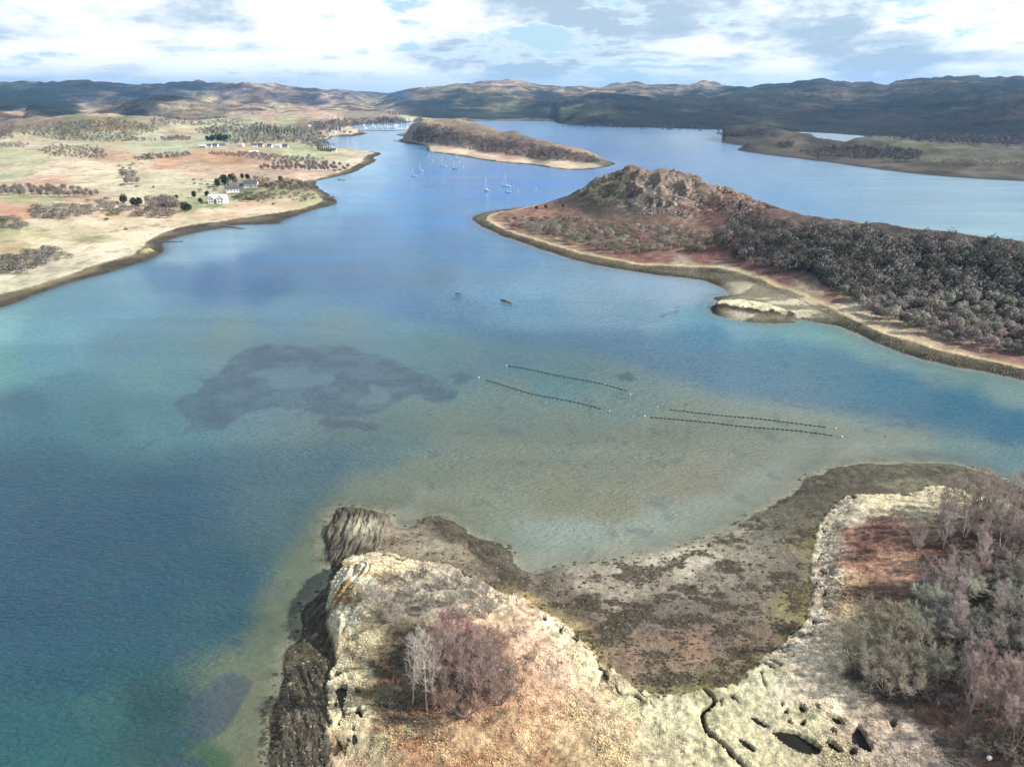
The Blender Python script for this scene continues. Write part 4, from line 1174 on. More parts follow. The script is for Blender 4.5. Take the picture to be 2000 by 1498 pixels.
def water():
    na, nr = 900, 640
    a0, a1 = math.atan(-1.6), math.atan(1.8)
    az = np.linspace(a0, a1, na)
    r = 40 * (11000 / 40) ** (np.linspace(0, 1, nr) ** 1.08)
    A, R = np.meshgrid(az, r)
    P = np.stack([(R * np.sin(A)).ravel(), (R * np.cos(A)).ravel()], 1)
    Rf = R.ravel()
    px = project(P, 0.0)
    S = np.clip(Rf / 300, 0.3, 8)
    wob = np.stack([fbm(P / S[:, None], 22, 4, 601), 0.6 * fbm(P / S[:, None], 22, 4, 602)], 1)
    fine = np.stack([fbm(P, 5, 3, 605), 0.6 * fbm(P, 5, 3, 606)], 1)
    q = px + wob * 13 + fine * 3
    c = field(q, WATER_COL, 2.0, 12, 1.6)
    # deep basin and channel
    dd = sstep(sdf(q, smooth_line(DEEP, 2)) + 10 * wob[:, 0], -26, 34)[:, None]
    c = c * (1 - 0.65 * dd) + np.array(lin(44, 90, 114)) * 0.65 * dd
    ch = sstep(sdf(q, smooth_line(CHANNEL, 2)) + 12 * wob[:, 1], -12, 26)[:, None]
    c = c * (1 - 0.55 * ch) + np.array(lin(48, 104, 146)) * 0.55 * ch
    # eelgrass beds, dark against the sand
    q2 = px + wob * 7 + fine * 5
    w = sstep(sdf(q2, smooth_line(PATCH, 2)), -2.5, 3.5)
    for h in HOLES: w = w * (1 - 0.85 * sstep(sdf(q2, smooth_line(h, 2)) + 6 * fine[:, 0], -4, 5))
    w = w * (0.55 + 0.45 * sstep(fbm(P, 7, 5, 610), -0.5, 0.35))
    for g in WEEDS: w = np.maximum(w, 0.9 * sstep(sdf(q2, np.array(g, float)) + 7 * fine[:, 0] + 7 * wob[:, 1], -3, 5))
    sp = sstep(fbm(P, 7, 4, 612), 0.52, 0.72) * 0.35 * sstep(px[:, 1], 640, 760)
    w = np.maximum(w, sp)[:, None]
    c = c * (1 - 0.74 * w) + np.array(lin(66, 84, 106)) * 0.74 * w
    # clearness over the shallows and calm water under the lee shores
    m = Rf < 4500
    d = np.full(len(P), 60.0)
    for poly, sel in ((FG_C, Rf < 340), (MID_C, (Rf > 280) & (Rf < 950) & (px[:, 0] > 850)), (L_C, m & (px[:, 0] < 1120)), (ISL_C, (Rf > 1000) & (Rf < 2500) & (px[:, 0] > 700) & (px[:, 0] < 1300))):
        d[sel] = np.minimum(d[sel], np.maximum(-sdf(P[sel], poly), 0))
    clear = 0.85 * np.exp(-(d / 5.0) ** 1.1) * sstep(900 - Rf, 0, 300)
    calm = 1 - 0.75 * np.exp(-d / (6 + 0.02 * Rf))
    rip = calm * np.interp(Rf, [50, 150, 400, 900, 3000], [1.0, 1.0, 0.8, 0.6, 0.5])
    idx = np.arange(na * nr).reshape(nr, na)
    F = np.stack([idx[:-1, :-1], idx[:-1, 1:], idx[1:, 1:], idx[1:, :-1]], -1).reshape(-1, 4)
    # leave out what lies deep under land
    o = mesh_np('loch_water', np.column_stack([P, np.zeros(len(P))]), F, M['water'], smooth=True, col=wtone(c, Rf) * WATER_GAIN, extra=dict(clear=clear, ripple=rip))
    tag(o, kind='structure')


def wtone(c, R):
    l = (c * np.array([0.3, 0.55, 0.15])).sum(1)[:, None]
    f = sstep(R, 170, 430)[:, None]
    return np.clip(l + (c - l) * (0.93 + 0.27 * f), 0.004, 1) * (np.array([0.99, 1.02, 0.97]) * (1 - f) + np.array([0.88, 1.10, 0.98]) * f)


WATER_GAIN = 0.6
water()

# marsh pools: still dark water
M['pool'], _t, _b = base_mat('peaty_water')
_b.inputs['Base Color'].default_value = (0.018, 0.014, 0.009, 1)
_b.inputs['Roughness'].default_value = 0.03
_b.inputs['IOR'].default_value = 1.333
for i, w in enumerate(POOLS_W):
    c = w.mean(0)
    g = c + (w - c) * 1.12
    o = mesh_np('marsh_pool', np.vstack([np.column_stack([g, np.full(len(g), 1.82)]), [[c[0], c[1], 1.82]]]),
                [(k, (k + 1) % len(g), len(g)) for k in range(len(g))], M['pool'])
    tag(o, kind='structure')

# ================================================================ PLANTS
def place(region, pts, zmax=None):
    """where the view rays through these picture places meet the ground: (n,3)"""
    hf = HEIGHTS[region]
    zm = zmax or dict(fg=13, mid=46, isl=62, left=42, right=34, far=300)[region]
    pts = np.atleast_2d(np.asarray(pts, float))
    D = rays(pts)
    D[:, 2] = np.minimum(D[:, 2], -1e-3)
    K = 110
    zs = np.linspace(zm, -0.4, K)
    T = (zs[None, :] - CAM_H) / D[:, 2:3]
    P = np.stack([D[:, 0:1] * T, D[:, 1:2] * T], -1)
    H = hf(P.reshape(-1, 2)).reshape(len(pts), K)
    under = H >= zs[None, :]
    under[:, -1] = True
    k = under.argmax(1)
    i = np.arange(len(pts))
    k0 = np.maximum(k - 1, 0)
    g0, g1 = zs[k0] - H[i, k0], zs[k] - H[i, k]
    f = np.clip(g0 / (g0 - g1 + 1e-9), 0, 1)
    xy = P[i, k0] * (1 - f[:, None]) + P[i, k] * f[:, None]
    return np.column_stack([xy, hf(xy)])


def scatter_px(poly, n, seed, cand=10, ysc=1.6):
    """n well spread places inside a picture polygon"""
    r = np.random.default_rng(seed)
    poly = np.array(poly, float)
    lo, hi = poly.min(0), poly.max(0)
    pool = r.uniform(lo, hi, (n * 60, 2))
    pool = pool[sdf(pool, poly) > 0]
    out = [pool[0]]
    k = 1
    while len(out) < n and k + cand < len(pool):
        c = pool[k:k + cand]
        k += cand
        o = np.array(out)
        d = ((c[:, None, 0] - o[None, :, 0]) ** 2 + ((c[:, None, 1] - o[None, :, 1]) * ysc) ** 2).min(1)
        out.append(c[d.argmax()])
    return np.array(out)


class Twigs:
    """bare branches: prisms for limbs, thin triangles for twigs"""
    def __init__(self):
        self.v, self.f = [], []      # limbs
        self.tv = []                 # twig triangles

    def limb(self, a, b, ra, rb, n=4):
        d = b - a
        L = d.length
        if L < 1e-5: return
        d /= L
        u = d.orthogonal().normalized()
        w = d.cross(u)
        k = len(self.v)
        for c, r in ((a, ra), (b, rb)):
            for i in range(n):
                t = 2 * math.pi * i / n
                self.v.append(tuple(c + (u * math.cos(t) + w * math.sin(t)) * r))
        for i in range(n):
            self.f.append((k + i, k + (i + 1) % n, k + n + (i + 1) % n, k + n + i))

    def twig(self, a, b, w):
        d = b - a
        s = Vector((random.gauss(0, 1), random.gauss(0, 1), random.gauss(0, 1))).cross(d)
        if s.length < 1e-6: return
        s = s.normalized() * w
        self.tv += [tuple(a - s), tuple(a + s), tuple(b)]


def rvec(s=1.0):
    return Vector((random.gauss(0, s), random.gauss(0, s), random.gauss(0, s)))


def grow(T, p, d, L, r, lev, spec):
    """one branch with its children"""
    segs = 3 if lev < 2 else 2
    pts = [p.copy()]
    dd = d.copy()
    for i in range(segs):
        dd = (dd + rvec(spec['wob']) + Vector((0, 0, spec['up'])) * 0.16).normalized()
        pts.append(pts[-1] + dd * (L / segs))
    for i in range(segs):
        r0, r1 = r * (1 - i / segs * 0.75), r * (1 - (i + 1) / segs * 0.75)
        T.limb(pts[i], pts[i + 1], r0, r1, 4 if lev == 0 else 3)

    def at(t):
        x = t * segs
        i = min(int(x), segs - 1)
        return pts[i].lerp(pts[i + 1], x - i), (pts[i + 1] - pts[i]).normalized()
    if lev < spec['levels']:
        n = spec['kids'][lev]
        for k in range(n):
            t = spec['start'][lev] + (1 - spec['start'][lev]) * (k + random.random() * 0.8) / n
            q, ax = at(min(t, 0.99))
            side = rvec().cross(ax)
            if side.length < 1e-4: continue
            side.normalize()
            nd = (ax * math.cos(spec['ang'][lev]) + side * math.sin(spec['ang'][lev])).normalized()
            env = (1 - 0.62 * t) if lev == 0 else (1 - 0.5 * t)
            grow(T, q, nd, L * spec['ratio'][lev] * env * random.uniform(0.8, 1.2), r * 0.42 * (1 - 0.5 * t), lev + 1, spec)
    else:
        n = spec['twigs']
        for k in range(n):
            t = 0.15 + 0.85 * (k + random.random()) / n
            q, ax = at(min(t, 0.99))
            td = (ax * 0.9 + rvec(0.55) + Vector((0, 0, spec['up'] * 0.25))).normalized()
            T.twig(q, q + td * spec['tlen'] * random.uniform(0.6, 1.25), spec['tw'])


def bare_tree_mesh(name, stems, spec, H):
    """(trunk mesh, crown mesh) of a leafless tree of height about H"""
    T = Twigs()
    nl = []
    for base, d, L, r in stems:
        grow(T, Vector(base), Vector(d).normalized(), L, r, 0, spec)
    me1 = bpy.data.meshes.new(name + '_trunk')
    me1.from_pydata(T.v, [], T.f)
    me1.materials.append(M['bark'])
    me2 = bpy.data.meshes.new(name + '_crown')
    n = len(T.tv) // 3
    me2.from_pydata(T.tv, [], [(3 * i, 3 * i + 1, 3 * i + 2) for i in range(n)])
    me2.materials.append(M['crown'])
    return me1, me2


def birch_variant(i, H, slim=1.0, stems=1):
    spec = dict(levels=2, kids=[20, 6], start=[0.24, 0.15], ratio=[0.36 * slim, 0.42], ang=[0.72, 0.6], wob=0.07, up=1.1, twigs=11, tlen=H * 0.075, tw=0.020)
    st = []
    for k in range(stems):
        a = random.uniform(0, 6.28)
        lean = 0.05 if stems == 1 else 0.22
        st.append(((0.3 * math.cos(a) * (stems > 1), 0.3 * math.sin(a) * (stems > 1), -0.3), (lean * math.cos(a), lean * math.sin(a), 1), H * random.uniform(0.88, 1.0) / (1 if stems == 1 else 1.03), H * 0.0115))
    return bare_tree_mesh('birch', st, spec, H)


def willow_variant(i, H, n=6, spread=0.75, tw=0.026, twigs=10, kids=(7, 5)):
    spec = dict(levels=2, kids=list(kids), start=[0.25, 0.2], ratio=[0.5, 0.5], ang=[0.62, 0.6], wob=0.10, up=0.7, twigs=twigs, tlen=H * 0.12, tw=tw)
    st = []
    for k in range(n):
        a = 6.283 * (k + random.random() * 0.7) / n
        s = spread * random.uniform(0.35, 1.1)
        st.append(((0.25 * math.cos(a), 0.25 * math.sin(a), -0.25), (s * math.cos(a), s * math.sin(a), 1), H * random.uniform(0.62, 0.86), H * 0.014))
    return bare_tree_mesh('willow', st, spec, H)


ORD = ['first', 'second', 'third', 'fourth', 'fifth', 'sixth', 'seventh', 'eighth', 'ninth', 'tenth', 'eleventh', 'twelfth']


def hue(c):
    r, g, b = c[:3]
    if g > r * 0.97: return 'greenish'
    if b > g * 0.93 and r > g * 1.3: return 'rosy'
    if r > g * 1.2: return 'brown'
    if b < g * 0.8: return 'olive'
    return 'grey'


def name_batch(items, noun, rows, cols, place_words):
    """items: (object, px, size, colour): labels by row, stretch, height, hue and order from the left"""
    if not items: return
    y = np.array([i[1][1] for i in items])
    x = np.array([i[1][0] for i in items])
    sz = np.array([i[2] for i in items])
    order = np.argsort(x)
    # depth order after taking out the slope of the stand
    A = np.stack([x, np.ones(len(x))], 1)
    k = np.linalg.lstsq(A, y, rcond=None)[0]
    res = y - A @ k
    rr = np.argsort(np.argsort(res)) * len(rows) // len(items)
    cc = np.argsort(np.argsort(x)) * len(cols) // len(items)
    big = sz > np.median(sz)
    keys = {}
    for j in order:
        key = (int(rr[j]), int(cc[j]), bool(big[j]), hue(items[j][3]))
        keys.setdefault(key, []).append(j)
    for key, js in keys.items():
        for q, j in enumerate(js):
            if len(js) == 1: head = 'lone ' + ('taller ' if key[2] else 'shorter ') + key[3] + ' ' + noun[0]
            else: head = ORD[min(q, 11)] + ' ' + ('taller ' if key[2] else 'shorter ') + key[3] + ' ' + noun[0] + ' from left'
            strip = lambda q: q.replace('in the ', '').replace('at the ', '').replace('at its ', '')
            items[j][0]['label'] = ' '.join((head + ' ' + strip(rows[key[0]]) + ' ' + strip(cols[key[1]]) + ' ' + place_words).split())


BIRCH = [birch_variant(i, 10, random.uniform(0.9, 1.2)) for i in range(4)] + [birch_variant(9, 10, 0.85, 3), birch_variant(10, 10, 0.8, 2)]
WILLOW = [willow_variant(i, 7, random.randint(5, 8), random.uniform(0.55, 0.85)) for i in range(5)]
SHRUB = [willow_variant(i, 3, 7, 0.95, 0.02, 8, (5, 4)) for i in range(3)]


def crown_shell(n, H, W, tri, flat=0.75, low=0.12, seed=0, lumps=7):
    """loose crown for a distant tree: many small twig-spray faces set through lumpy volumes; returns (3n,3)"""
    r = np.random.default_rng(seed)
    cs, rs = [], []
    for k in range(lumps):
        a, q = r.uniform(0, 6.283), math.sqrt(r.uniform(0, 1)) * 0.62
        z = low * H + (H * (1 - low)) * r.uniform(0.35, 0.72) * (1 - 0.35 * q)
        cs.append((q * W * math.cos(a), q * W * math.sin(a), z))
        rs.append(W * r.uniform(0.36, 0.6))
    cs, rs = np.array(cs), np.array(rs)
    which = r.integers(0, lumps, n)
    d = r.normal(size=(n, 3))
    d /= np.linalg.norm(d, axis=1)[:, None]
    rad = rs[which] * r.uniform(0.45, 1.0, n) ** 0.5
    c = cs[which] + d * rad[:, None] * np.array([1, 1, flat * H / (2 * W) + 0.35])
    c[:, 2] = np.clip(c[:, 2], 0.04 * H, H * 1.04)
    # sprays point outward and up
    ax = d + np.array([0, 0, 0.8]) + 0.5 * r.normal(size=(n, 3))
    ax /= np.linalg.norm(ax, axis=1)[:, None]
    sd = np.cross(ax, r.normal(size=(n, 3)))
    sd /= np.linalg.norm(sd, axis=1)[:, None]
    s = tri * r.uniform(0.6, 1.4, n)[:, None]
    V = np.stack([c - sd * s * 0.36, c + sd * s * 0.36, c + ax * s * 0.85], 1)
    # wind every face outwards and lean its normal to the crown's surface
    g = np.cross(V[:, 1] - V[:, 0], V[:, 2] - V[:, 0])
    back = (g * (d + np.array([0, -0.0, 0.25]))).sum(1) < 0
    V[back] = V[back][:, [1, 0, 2]]
    N = d * 0.75 + np.array([0, 0, 0.35]) + 0.33 * r.normal(size=(n, 3))
    N /= np.linalg.norm(N, axis=1)[:, None]
    return V.reshape(-1, 3), np.repeat(N, 3, 0)


def shell_mesh(name, V, mat, stems=None):
    V, N = V if isinstance(V, tuple) else (V, None)
    me = bpy.data.meshes.new(name)
    v = [tuple(p) for p in V.tolist()]
    f = [(3 * i, 3 * i + 1, 3 * i + 2) for i in range(len(V) // 3)]
    if stems:
        b = len(v)
        v += stems[0]
        f += [tuple(b + k for k in q) for q in stems[1]]
    me.from_pydata(v, [], f)
    me.materials.append(mat)
    if N is not None:
        me.normals_split_custom_set_from_vertices(N.tolist())
    return me


def stem_geo(H, n, seed, r=0.012):
    T = Twigs()
    random.seed(seed)
    for k in range(n):
        a = random.uniform(0, 6.28)
        T.limb(Vector((0.1 * math.cos(a), 0.1 * math.sin(a), -0.4)), Vector((0.14 * H * math.cos(a), 0.14 * H * math.sin(a), H * 0.62)), H * r, H * r * 0.4, 4)
    return T.v, T.f


# far bare trees (8 m), bushes (4 m), evergreens (8 m)
FARTREE = [(shell_mesh('far_crown', crown_shell(760, 8, 3.1, 0.6, 0.8, 0.2, s, 9), M['crown']), stem_geo(8, 3, s)) for s in range(5)]
FARTREE = [(c, shell_mesh('far_trunk', np.zeros((0, 3)), M['bark'], st)) for c, st in FARTREE]
FARBUSH = [shell_mesh('bush', crown_shell(420, 4, 2.6, 0.42, 0.6, 0.0, 20 + s, 7), M['crown']) for s in range(5)]
EVER = [(shell_mesh('evergreen_crown', crown_shell(900, 8, 3.0, 0.75, 1.0, 0.05, 40 + s, 10), M['leaf']), shell_mesh('evergreen_trunk', np.zeros((0, 3)), M['bark'], stem_geo(8, 1, s, 0.025))) for s in range(4)]
GORSE = [shell_mesh('gorse', crown_shell(260, 1.8, 1.9, 0.4, 0.5, 0.0, 60 + s, 6), M['leaf']) for s in range(3)]


def spruce_v(seed):
    r = np.random.default_rng(seed)
    n = 900
    t = r.uniform(0.05, 1, n) ** 0.8
    a = r.uniform(0, 6.283, n)
    R = (1 - t) * 2.3 * (0.75 + 0.25 * np.sin(t * 60)) * r.uniform(0.5, 1.0, n)
    c = np.stack([R * np.cos(a), R * np.sin(a), t * 10], 1)
    ax = np.stack([np.cos(a), np.sin(a), -0.25 + 0 * a], 1) + 0.35 * r.normal(size=(n, 3))
    sd = np.cross(ax, r.normal(size=(n, 3)))
    sd /= np.linalg.norm(sd, axis=1)[:, None]
    s = (0.75 - 0.4 * t)[:, None]
    return np.stack([c - sd * s * .35, c + sd * s * .35, c + ax * s], 1).reshape(-1, 3)


SPRUCE = [(shell_mesh('spruce_crown', spruce_v(s), M['leaf']), shell_mesh('spruce_trunk', np.zeros((0, 3)), M['bark'], stem_geo(10, 1, s, 0.02))) for s in range(3)]


def link(me, name, parent, col):
    o = bpy.data.objects.new(name, me)
    COL.objects.link(o)
    o.parent = parent
    o.color = (*col, 1)
    return o


def jit(col, s=0.12, h=0.05):
    k = random.uniform(1 - s, 1 + s)
    return tuple(max(0.005, c * k * random.uniform(1 - h, 1 + h)) for c in col)


def put_tree(variant, name, loc, scale, crown_col, bark_col, label, cat, group=None, squash=1.0):
    t = empty(name, loc, random.uniform(0, 6.28))
    t.scale = (scale * squash, scale * squash, scale)
    tag(t, label, cat, group)
    link(variant[0] if variant[0].name.find('trunk') >= 0 else variant[1], 'trunk', t, bark_col)
    link(variant[1] if variant[0].name.find('trunk') >= 0 else variant[0], 'crown', t, crown_col)
    return t


def put_one(me, name, loc, scale, col, label, cat, group=None, squash=1.0):
    o = bpy.data.objects.new(name, me)
    COL.objects.link(o)
    o.location = loc
    o.rotation_euler = (0, 0, random.uniform(0, 6.28))
    o.scale = (scale * squash, scale * squash, scale)
    o.color = (*col, 1)
    tag(o, label, cat, group)
    return o


PINK, MAUVE, OLIVE, GREYTW, PALE, TAN = (0.255, 0.20, 0.18), (0.245, 0.21, 0.19), (0.235, 0.215, 0.172), (0.25, 0.235, 0.205), (0.36, 0.33, 0.285), (0.33, 0.25, 0.16)
LICHEN = (0.30, 0.31, 0.25)
BARKW, BARKG, BARKD = (0.46, 0.42, 0.37), (0.26, 0.24, 0.20), (0.11, 0.09, 0.075)

# ---- foreground knoll
KNOLL = [  # px x, base y, height m, kind, crown colour, bark, squash, label
    (806, 1374, 15.5, 'b', PALE, BARKW, 0.80, 'tall white-stemmed bare birch, left of the two whitest trees on the knoll'),
    (834, 1388, 17.0, 'b', PALE, BARKW, 0.80, 'tallest white-stemmed bare birch in the middle of the knoll'),
    (848, 1368, 13.0, 'b', MAUVE, BARKW, 0.8, 'slim bare birch just behind the tallest white birch on the knoll'),
    (722, 1176, 4.5, 'w', PALE, BARKW, 0.9, 'small bleached dead tree above the dark cliff of the near headland'),
    (905, 1396, 8.5, 'w', (0.25, 0.18, 0.145), BARKG, 1.1, 'wide brown leafless tree at the foot of the knoll, right of the white birches'),
    (940, 1365, 8.0, 'w', PINK, BARKG, 1.05, 'pinkish leafless tree on the right flank of the knoll'),
    (885, 1330, 8.0, 'w', (0.24, 0.16, 0.14), BARKG, 1.0, 'reddish leafless tree behind the wide brown one on the knoll'),
    (925, 1300, 7.5, 'w', PINK, BARKG, 1.0, 'rose-tinted leafless tree on the upper right of the knoll'),
    (880, 1262, 7.0, 'w', (0.28, 0.155, 0.155), BARKG, 1.0, 'reddest leafless tree at the top of the knoll'),
    (865, 1395, 7.5, 'b', MAUVE, BARKG, 1.0, 'thin grey-mauve tree directly right of the white birches'),
    (975, 1372, 6.5, 'w', (0.24, 0.19, 0.16), BARKG, 1.2, 'brown-grey leafless tree at the right foot of the knoll'),
    (870, 1352, 9.0, 'w', (0.25, 0.19, 0.165), BARKG, 1.0, 'brown leafless tree directly behind the white birches on the right'),
    (910, 1348, 8.5, 'w', (0.26, 0.185, 0.17), BARKG, 1.1, 'dull rose leafless tree in the middle of the knoll group'),
    (955, 1285, 6.0, 'w', (0.27, 0.19, 0.17), BARKG, 1.1, 'low rosy leafless tree at the upper right edge of the knoll group'),
    (858, 1300, 7.5, 'w', (0.24, 0.18, 0.165), BARKG, 1.0, 'brown leafless tree behind and between the white birches and the rosy trees'),
    (960, 1320, 5.0, 'w', PINK, BARKG, 1.1, 'low rose-brown shrub on the right edge of the knoll trees'),
]
for (x, y, h, k, c, b, sq, lab) in KNOLL:
    P = place('fg', [(x, y)])[0]
    v = random.choice(BIRCH[:4]) if k == 'b' else random.choice(WILLOW)
    put_tree(v, 'birch_tree' if k == 'b' else 'bare_tree', P, h * (1.04 if k == 'b' else 1.22) / (10 if k == 'b' else 7), jit(c, .05), b, lab, 'tree', 'bare trees on the knoll', sq)
for i, (x, y) in enumerate([(745, 1162), (775, 1186), (806, 1166), (838, 1190), (878, 1182), (914, 1174), (946, 1170), (858, 1152), (798, 1142), (768, 1212), (735, 1206), (890, 1150), (930, 1150), (965, 1188), (825, 1128), (905, 1204), (948, 1206), (765, 1140)]):
    P = place('fg', [(x, y)])[0]
    put_tree(WILLOW[i % 5], 'willow_shrub', P, random.uniform(3.2, 4.8) / 7, jit(OLIVE if i % 3 else GREYTW, .15), BARKG, 'olive-grey leafless willow shrub in the thicket along the top of the knoll', 'shrub', 'willow shrubs along the knoll', 1.2)
for i, (x, y) in enumerate([(836, 1440), (985, 1262), (1000, 1300), (970, 1240), (980, 1350), (760, 1260), (745, 1300), (770, 1345), (1010, 1240), (990, 1390), (880, 1440), (1020, 1330), (770, 1400), (965, 1410), (720, 1230), (1040, 1290)]):
    P = place('fg', [(x, y)])[0]
    put_tree(SHRUB[i % 3], 'heath_shrub', P, random.uniform(1.4, 2.8) / 3, jit((0.26, 0.185, 0.14), .2), BARKG, 'low russet leafless shrub on the heath round the knoll', 'shrub', 'low shrubs on the heath')

# ---- foreground wood on the right
SINGLE = [
    (1794, 1086, 9.5, 4, PINK, BARKW, 'forked pale-stemmed birch standing alone at the edge of the bracken clearing'),
    (1745, 1033, 6.0, 5, PINK, BARKW, 'small slender birch out in the shaded heath, nearest the marsh of the near wood'),
    (1698, 1062, 4.0, 3, PINK, BARKG, 'tiny birch sapling in the shaded bracken left of the forked birch'),
    (1842, 1070, 9.5, 0, MAUVE, BARKW, 'straight birch just right of the forked birch by the clearing'),
    (1906, 1100, 10.5, 1, MAUVE, BARKW, 'broad-crowned birch leaning over the grey willows at the front of the upper wood'),
]
for (x, y, h, v, c, b, lab) in SINGLE:
    P = place('fg', [(x, y)])[0]
    put_tree(BIRCH[v], 'birch_tree', P, h / 10, jit(c, .05), b, lab, 'tree', 'birches of the near wood', 1.1)
for i, p in enumerate(place('fg', scatter_px([(1826, 1002), (1900, 985), (2060, 1000), (2060, 1120), (1930, 1085), (1870, 1060), (1826, 1040)], 38, 11))):
    put_tree(BIRCH[i % 6], 'birch_tree', p, random.uniform(9, 12) / 10, jit(PINK if i % 3 else MAUVE, .15), BARKW if i % 2 else BARKG, 'mauve-twigged birch in the upper part of the near wood by the point', 'tree', 'birches of the near wood')
for i, p in enumerate(place('fg', scatter_px([(1795, 1150), (1870, 1120), (2060, 1125), (2060, 1300), (1900, 1290), (1830, 1260), (1800, 1210)], 32, 12))):
    put_tree(WILLOW[i % 5], 'willow_shrub', p, random.uniform(5, 7.5) / 7, jit((GREYTW, OLIVE, MAUVE, LICHEN)[(i * 7) % 4], .15), BARKG, 'grey leafless willow in the middle of the near wood', 'shrub', 'willows of the near wood', 1.1)
for i, p in enumerate(place('fg', [(1690, 1265), (1722, 1240), (1755, 1262), (1785, 1300), (1700, 1310), (1740, 1318), (1770, 1352), (1812, 1330), (1728, 1352), (1780, 1240), (1668, 1288)])):
    put_tree(WILLOW[i % 5], 'willow_shrub', p, random.uniform(7.5, 9.5) / 7, jit(OLIVE, .12), BARKG, 'olive-green mossy willow in the dense clump beside the marsh', 'shrub', 'mossy willow clump', 1.15)
for i, (x, y, lab) in enumerate([(1862, 1222, 'palest lichen-grey shrub in the middle of the near wood'), (1790, 1212, 'small pale lichen-grey shrub behind the olive willow clump'), (1800, 1165, 'blue-green lichened shrub at the corner of the bracken clearing')]):
    P = place('fg', [(x, y)])[0]
    put_tree(WILLOW[i], 'lichen_shrub', P, 4.5 / 7, LICHEN if i < 2 else (0.2, 0.235, 0.2), BARKW, lab, 'shrub')
for i, p in enumerate(place('fg', scatter_px([(1850, 1325), (1900, 1330), (2060, 1370), (2060, 1560), (1990, 1490), (1930, 1430), (1880, 1405)], 30, 13))):
    put_tree(BIRCH[i % 6], 'birch_tree', p, random.uniform(8, 10.5) / 10, jit((0.29, 0.21, 0.19) if i % 4 else MAUVE, .12), BARKW if i % 3 else BARKG, 'rosy-crowned birch in the stand at the near right corner of the wood', 'tree', 'rosy birches at the corner')

for i, p in enumerate(place('fg', scatter_px([(1840, 1130), (1900, 1115), (2060, 1125), (2060, 1320), (1930, 1310), (1850, 1240)], 15, 15))):
    put_tree(BIRCH[i % 6], 'birch_tree', p, random.uniform(8, 10.5) / 10, jit((0.30, 0.235, 0.215) if i % 3 else PINK, .12), BARKW, 'pale-stemmed birch rising out of the willows of the near wood', 'tree', 'birches among the willows')

for i, p in enumerate(place('fg', scatter_px([(1770, 1110), (1830, 1010), (2060, 1000), (2060, 1560), (1960, 1500), (1850, 1420), (1760, 1350), (1810, 1250), (1830, 1170)], 85, 14))):
    put_tree(SHRUB[i % 3], 'wood_shrub', p, random.uniform(2.0, 3.8) / 3, jit((GREYTW, MAUVE, (0.24, 0.18, 0.15), OLIVE)[i % 4], .15), BARKG, 'low leafless undergrowth shrub between the trees of the near wood', 'shrub', 'undergrowth of the near wood', 1.25)

# ---- middle headland
DARKW = (0.08, 0.075, 0.07)  # dark winter twigs, with cloud shade over the ridge put into the colour
for i, p in enumerate(place('mid', scatter_px([(1640, 575), (1700, 590), (1800, 585), (1900, 590), (2060, 610), (2060, 700), (1950, 690), (1880, 675), (1790, 650), (1700, 618)], 190, 21))):
    put_tree(FARTREE[i % 5], 'bare_tree', p, random.uniform(0.4, 1.05), jit(((0.19, 0.17, 0.15), (0.15, 0.135, 0.12), (0.22, 0.18, 0.17), (0.2, 0.2, 0.17))[(i * 7) % 4], .25), BARKG, 'grey-mauve bare tree in the light wood above the shingle of the middle headland', 'tree', 'bare trees above the shingle', 1.15)
for i, p in enumerate(place('mid', scatter_px([(985, 432), (1060, 430), (1130, 432), (1200, 445), (1300, 448), (1390, 462), (1380, 492), (1290, 490), (1220, 500), (1150, 486), (1070, 462), (1000, 447)], 150, 22))):
    put_one(FARBUSH[i % 5], 'bush', p, random.uniform(0.8, 1.7), jit((OLIVE, GREYTW, (0.15, 0.16, 0.10), (0.2, 0.15, 0.12))[(i * 5) % 4], .2), 'grey-green leafless bush on the low tip of the middle headland', 'bush', 'bushes on the tip of the middle headland', 1.1)
for i, (x, y, s, lab) in enumerate([(1048, 410, 0.9, 'dark round bush near the end of the middle headland'), (1066, 408, 0.9, 'pair-mate dark bush just right of the first on the headland tip'), (1100, 405, 0.7, 'small dark bush right of the dark pair on the headland tip')]):
    put_one(EVER[i % 4][0], 'dark_bush', place('mid', [(x, y)])[0], s * 0.55, (0.035, 0.045, 0.025), lab, 'bush')
put_tree(SPRUCE[0], 'spruce_tree', place('mid', [(1444, 412)])[0], 0.75, (0.02, 0.035, 0.02), BARKD, 'single dark pointed spruce on the skyline of the middle headland', 'tree')


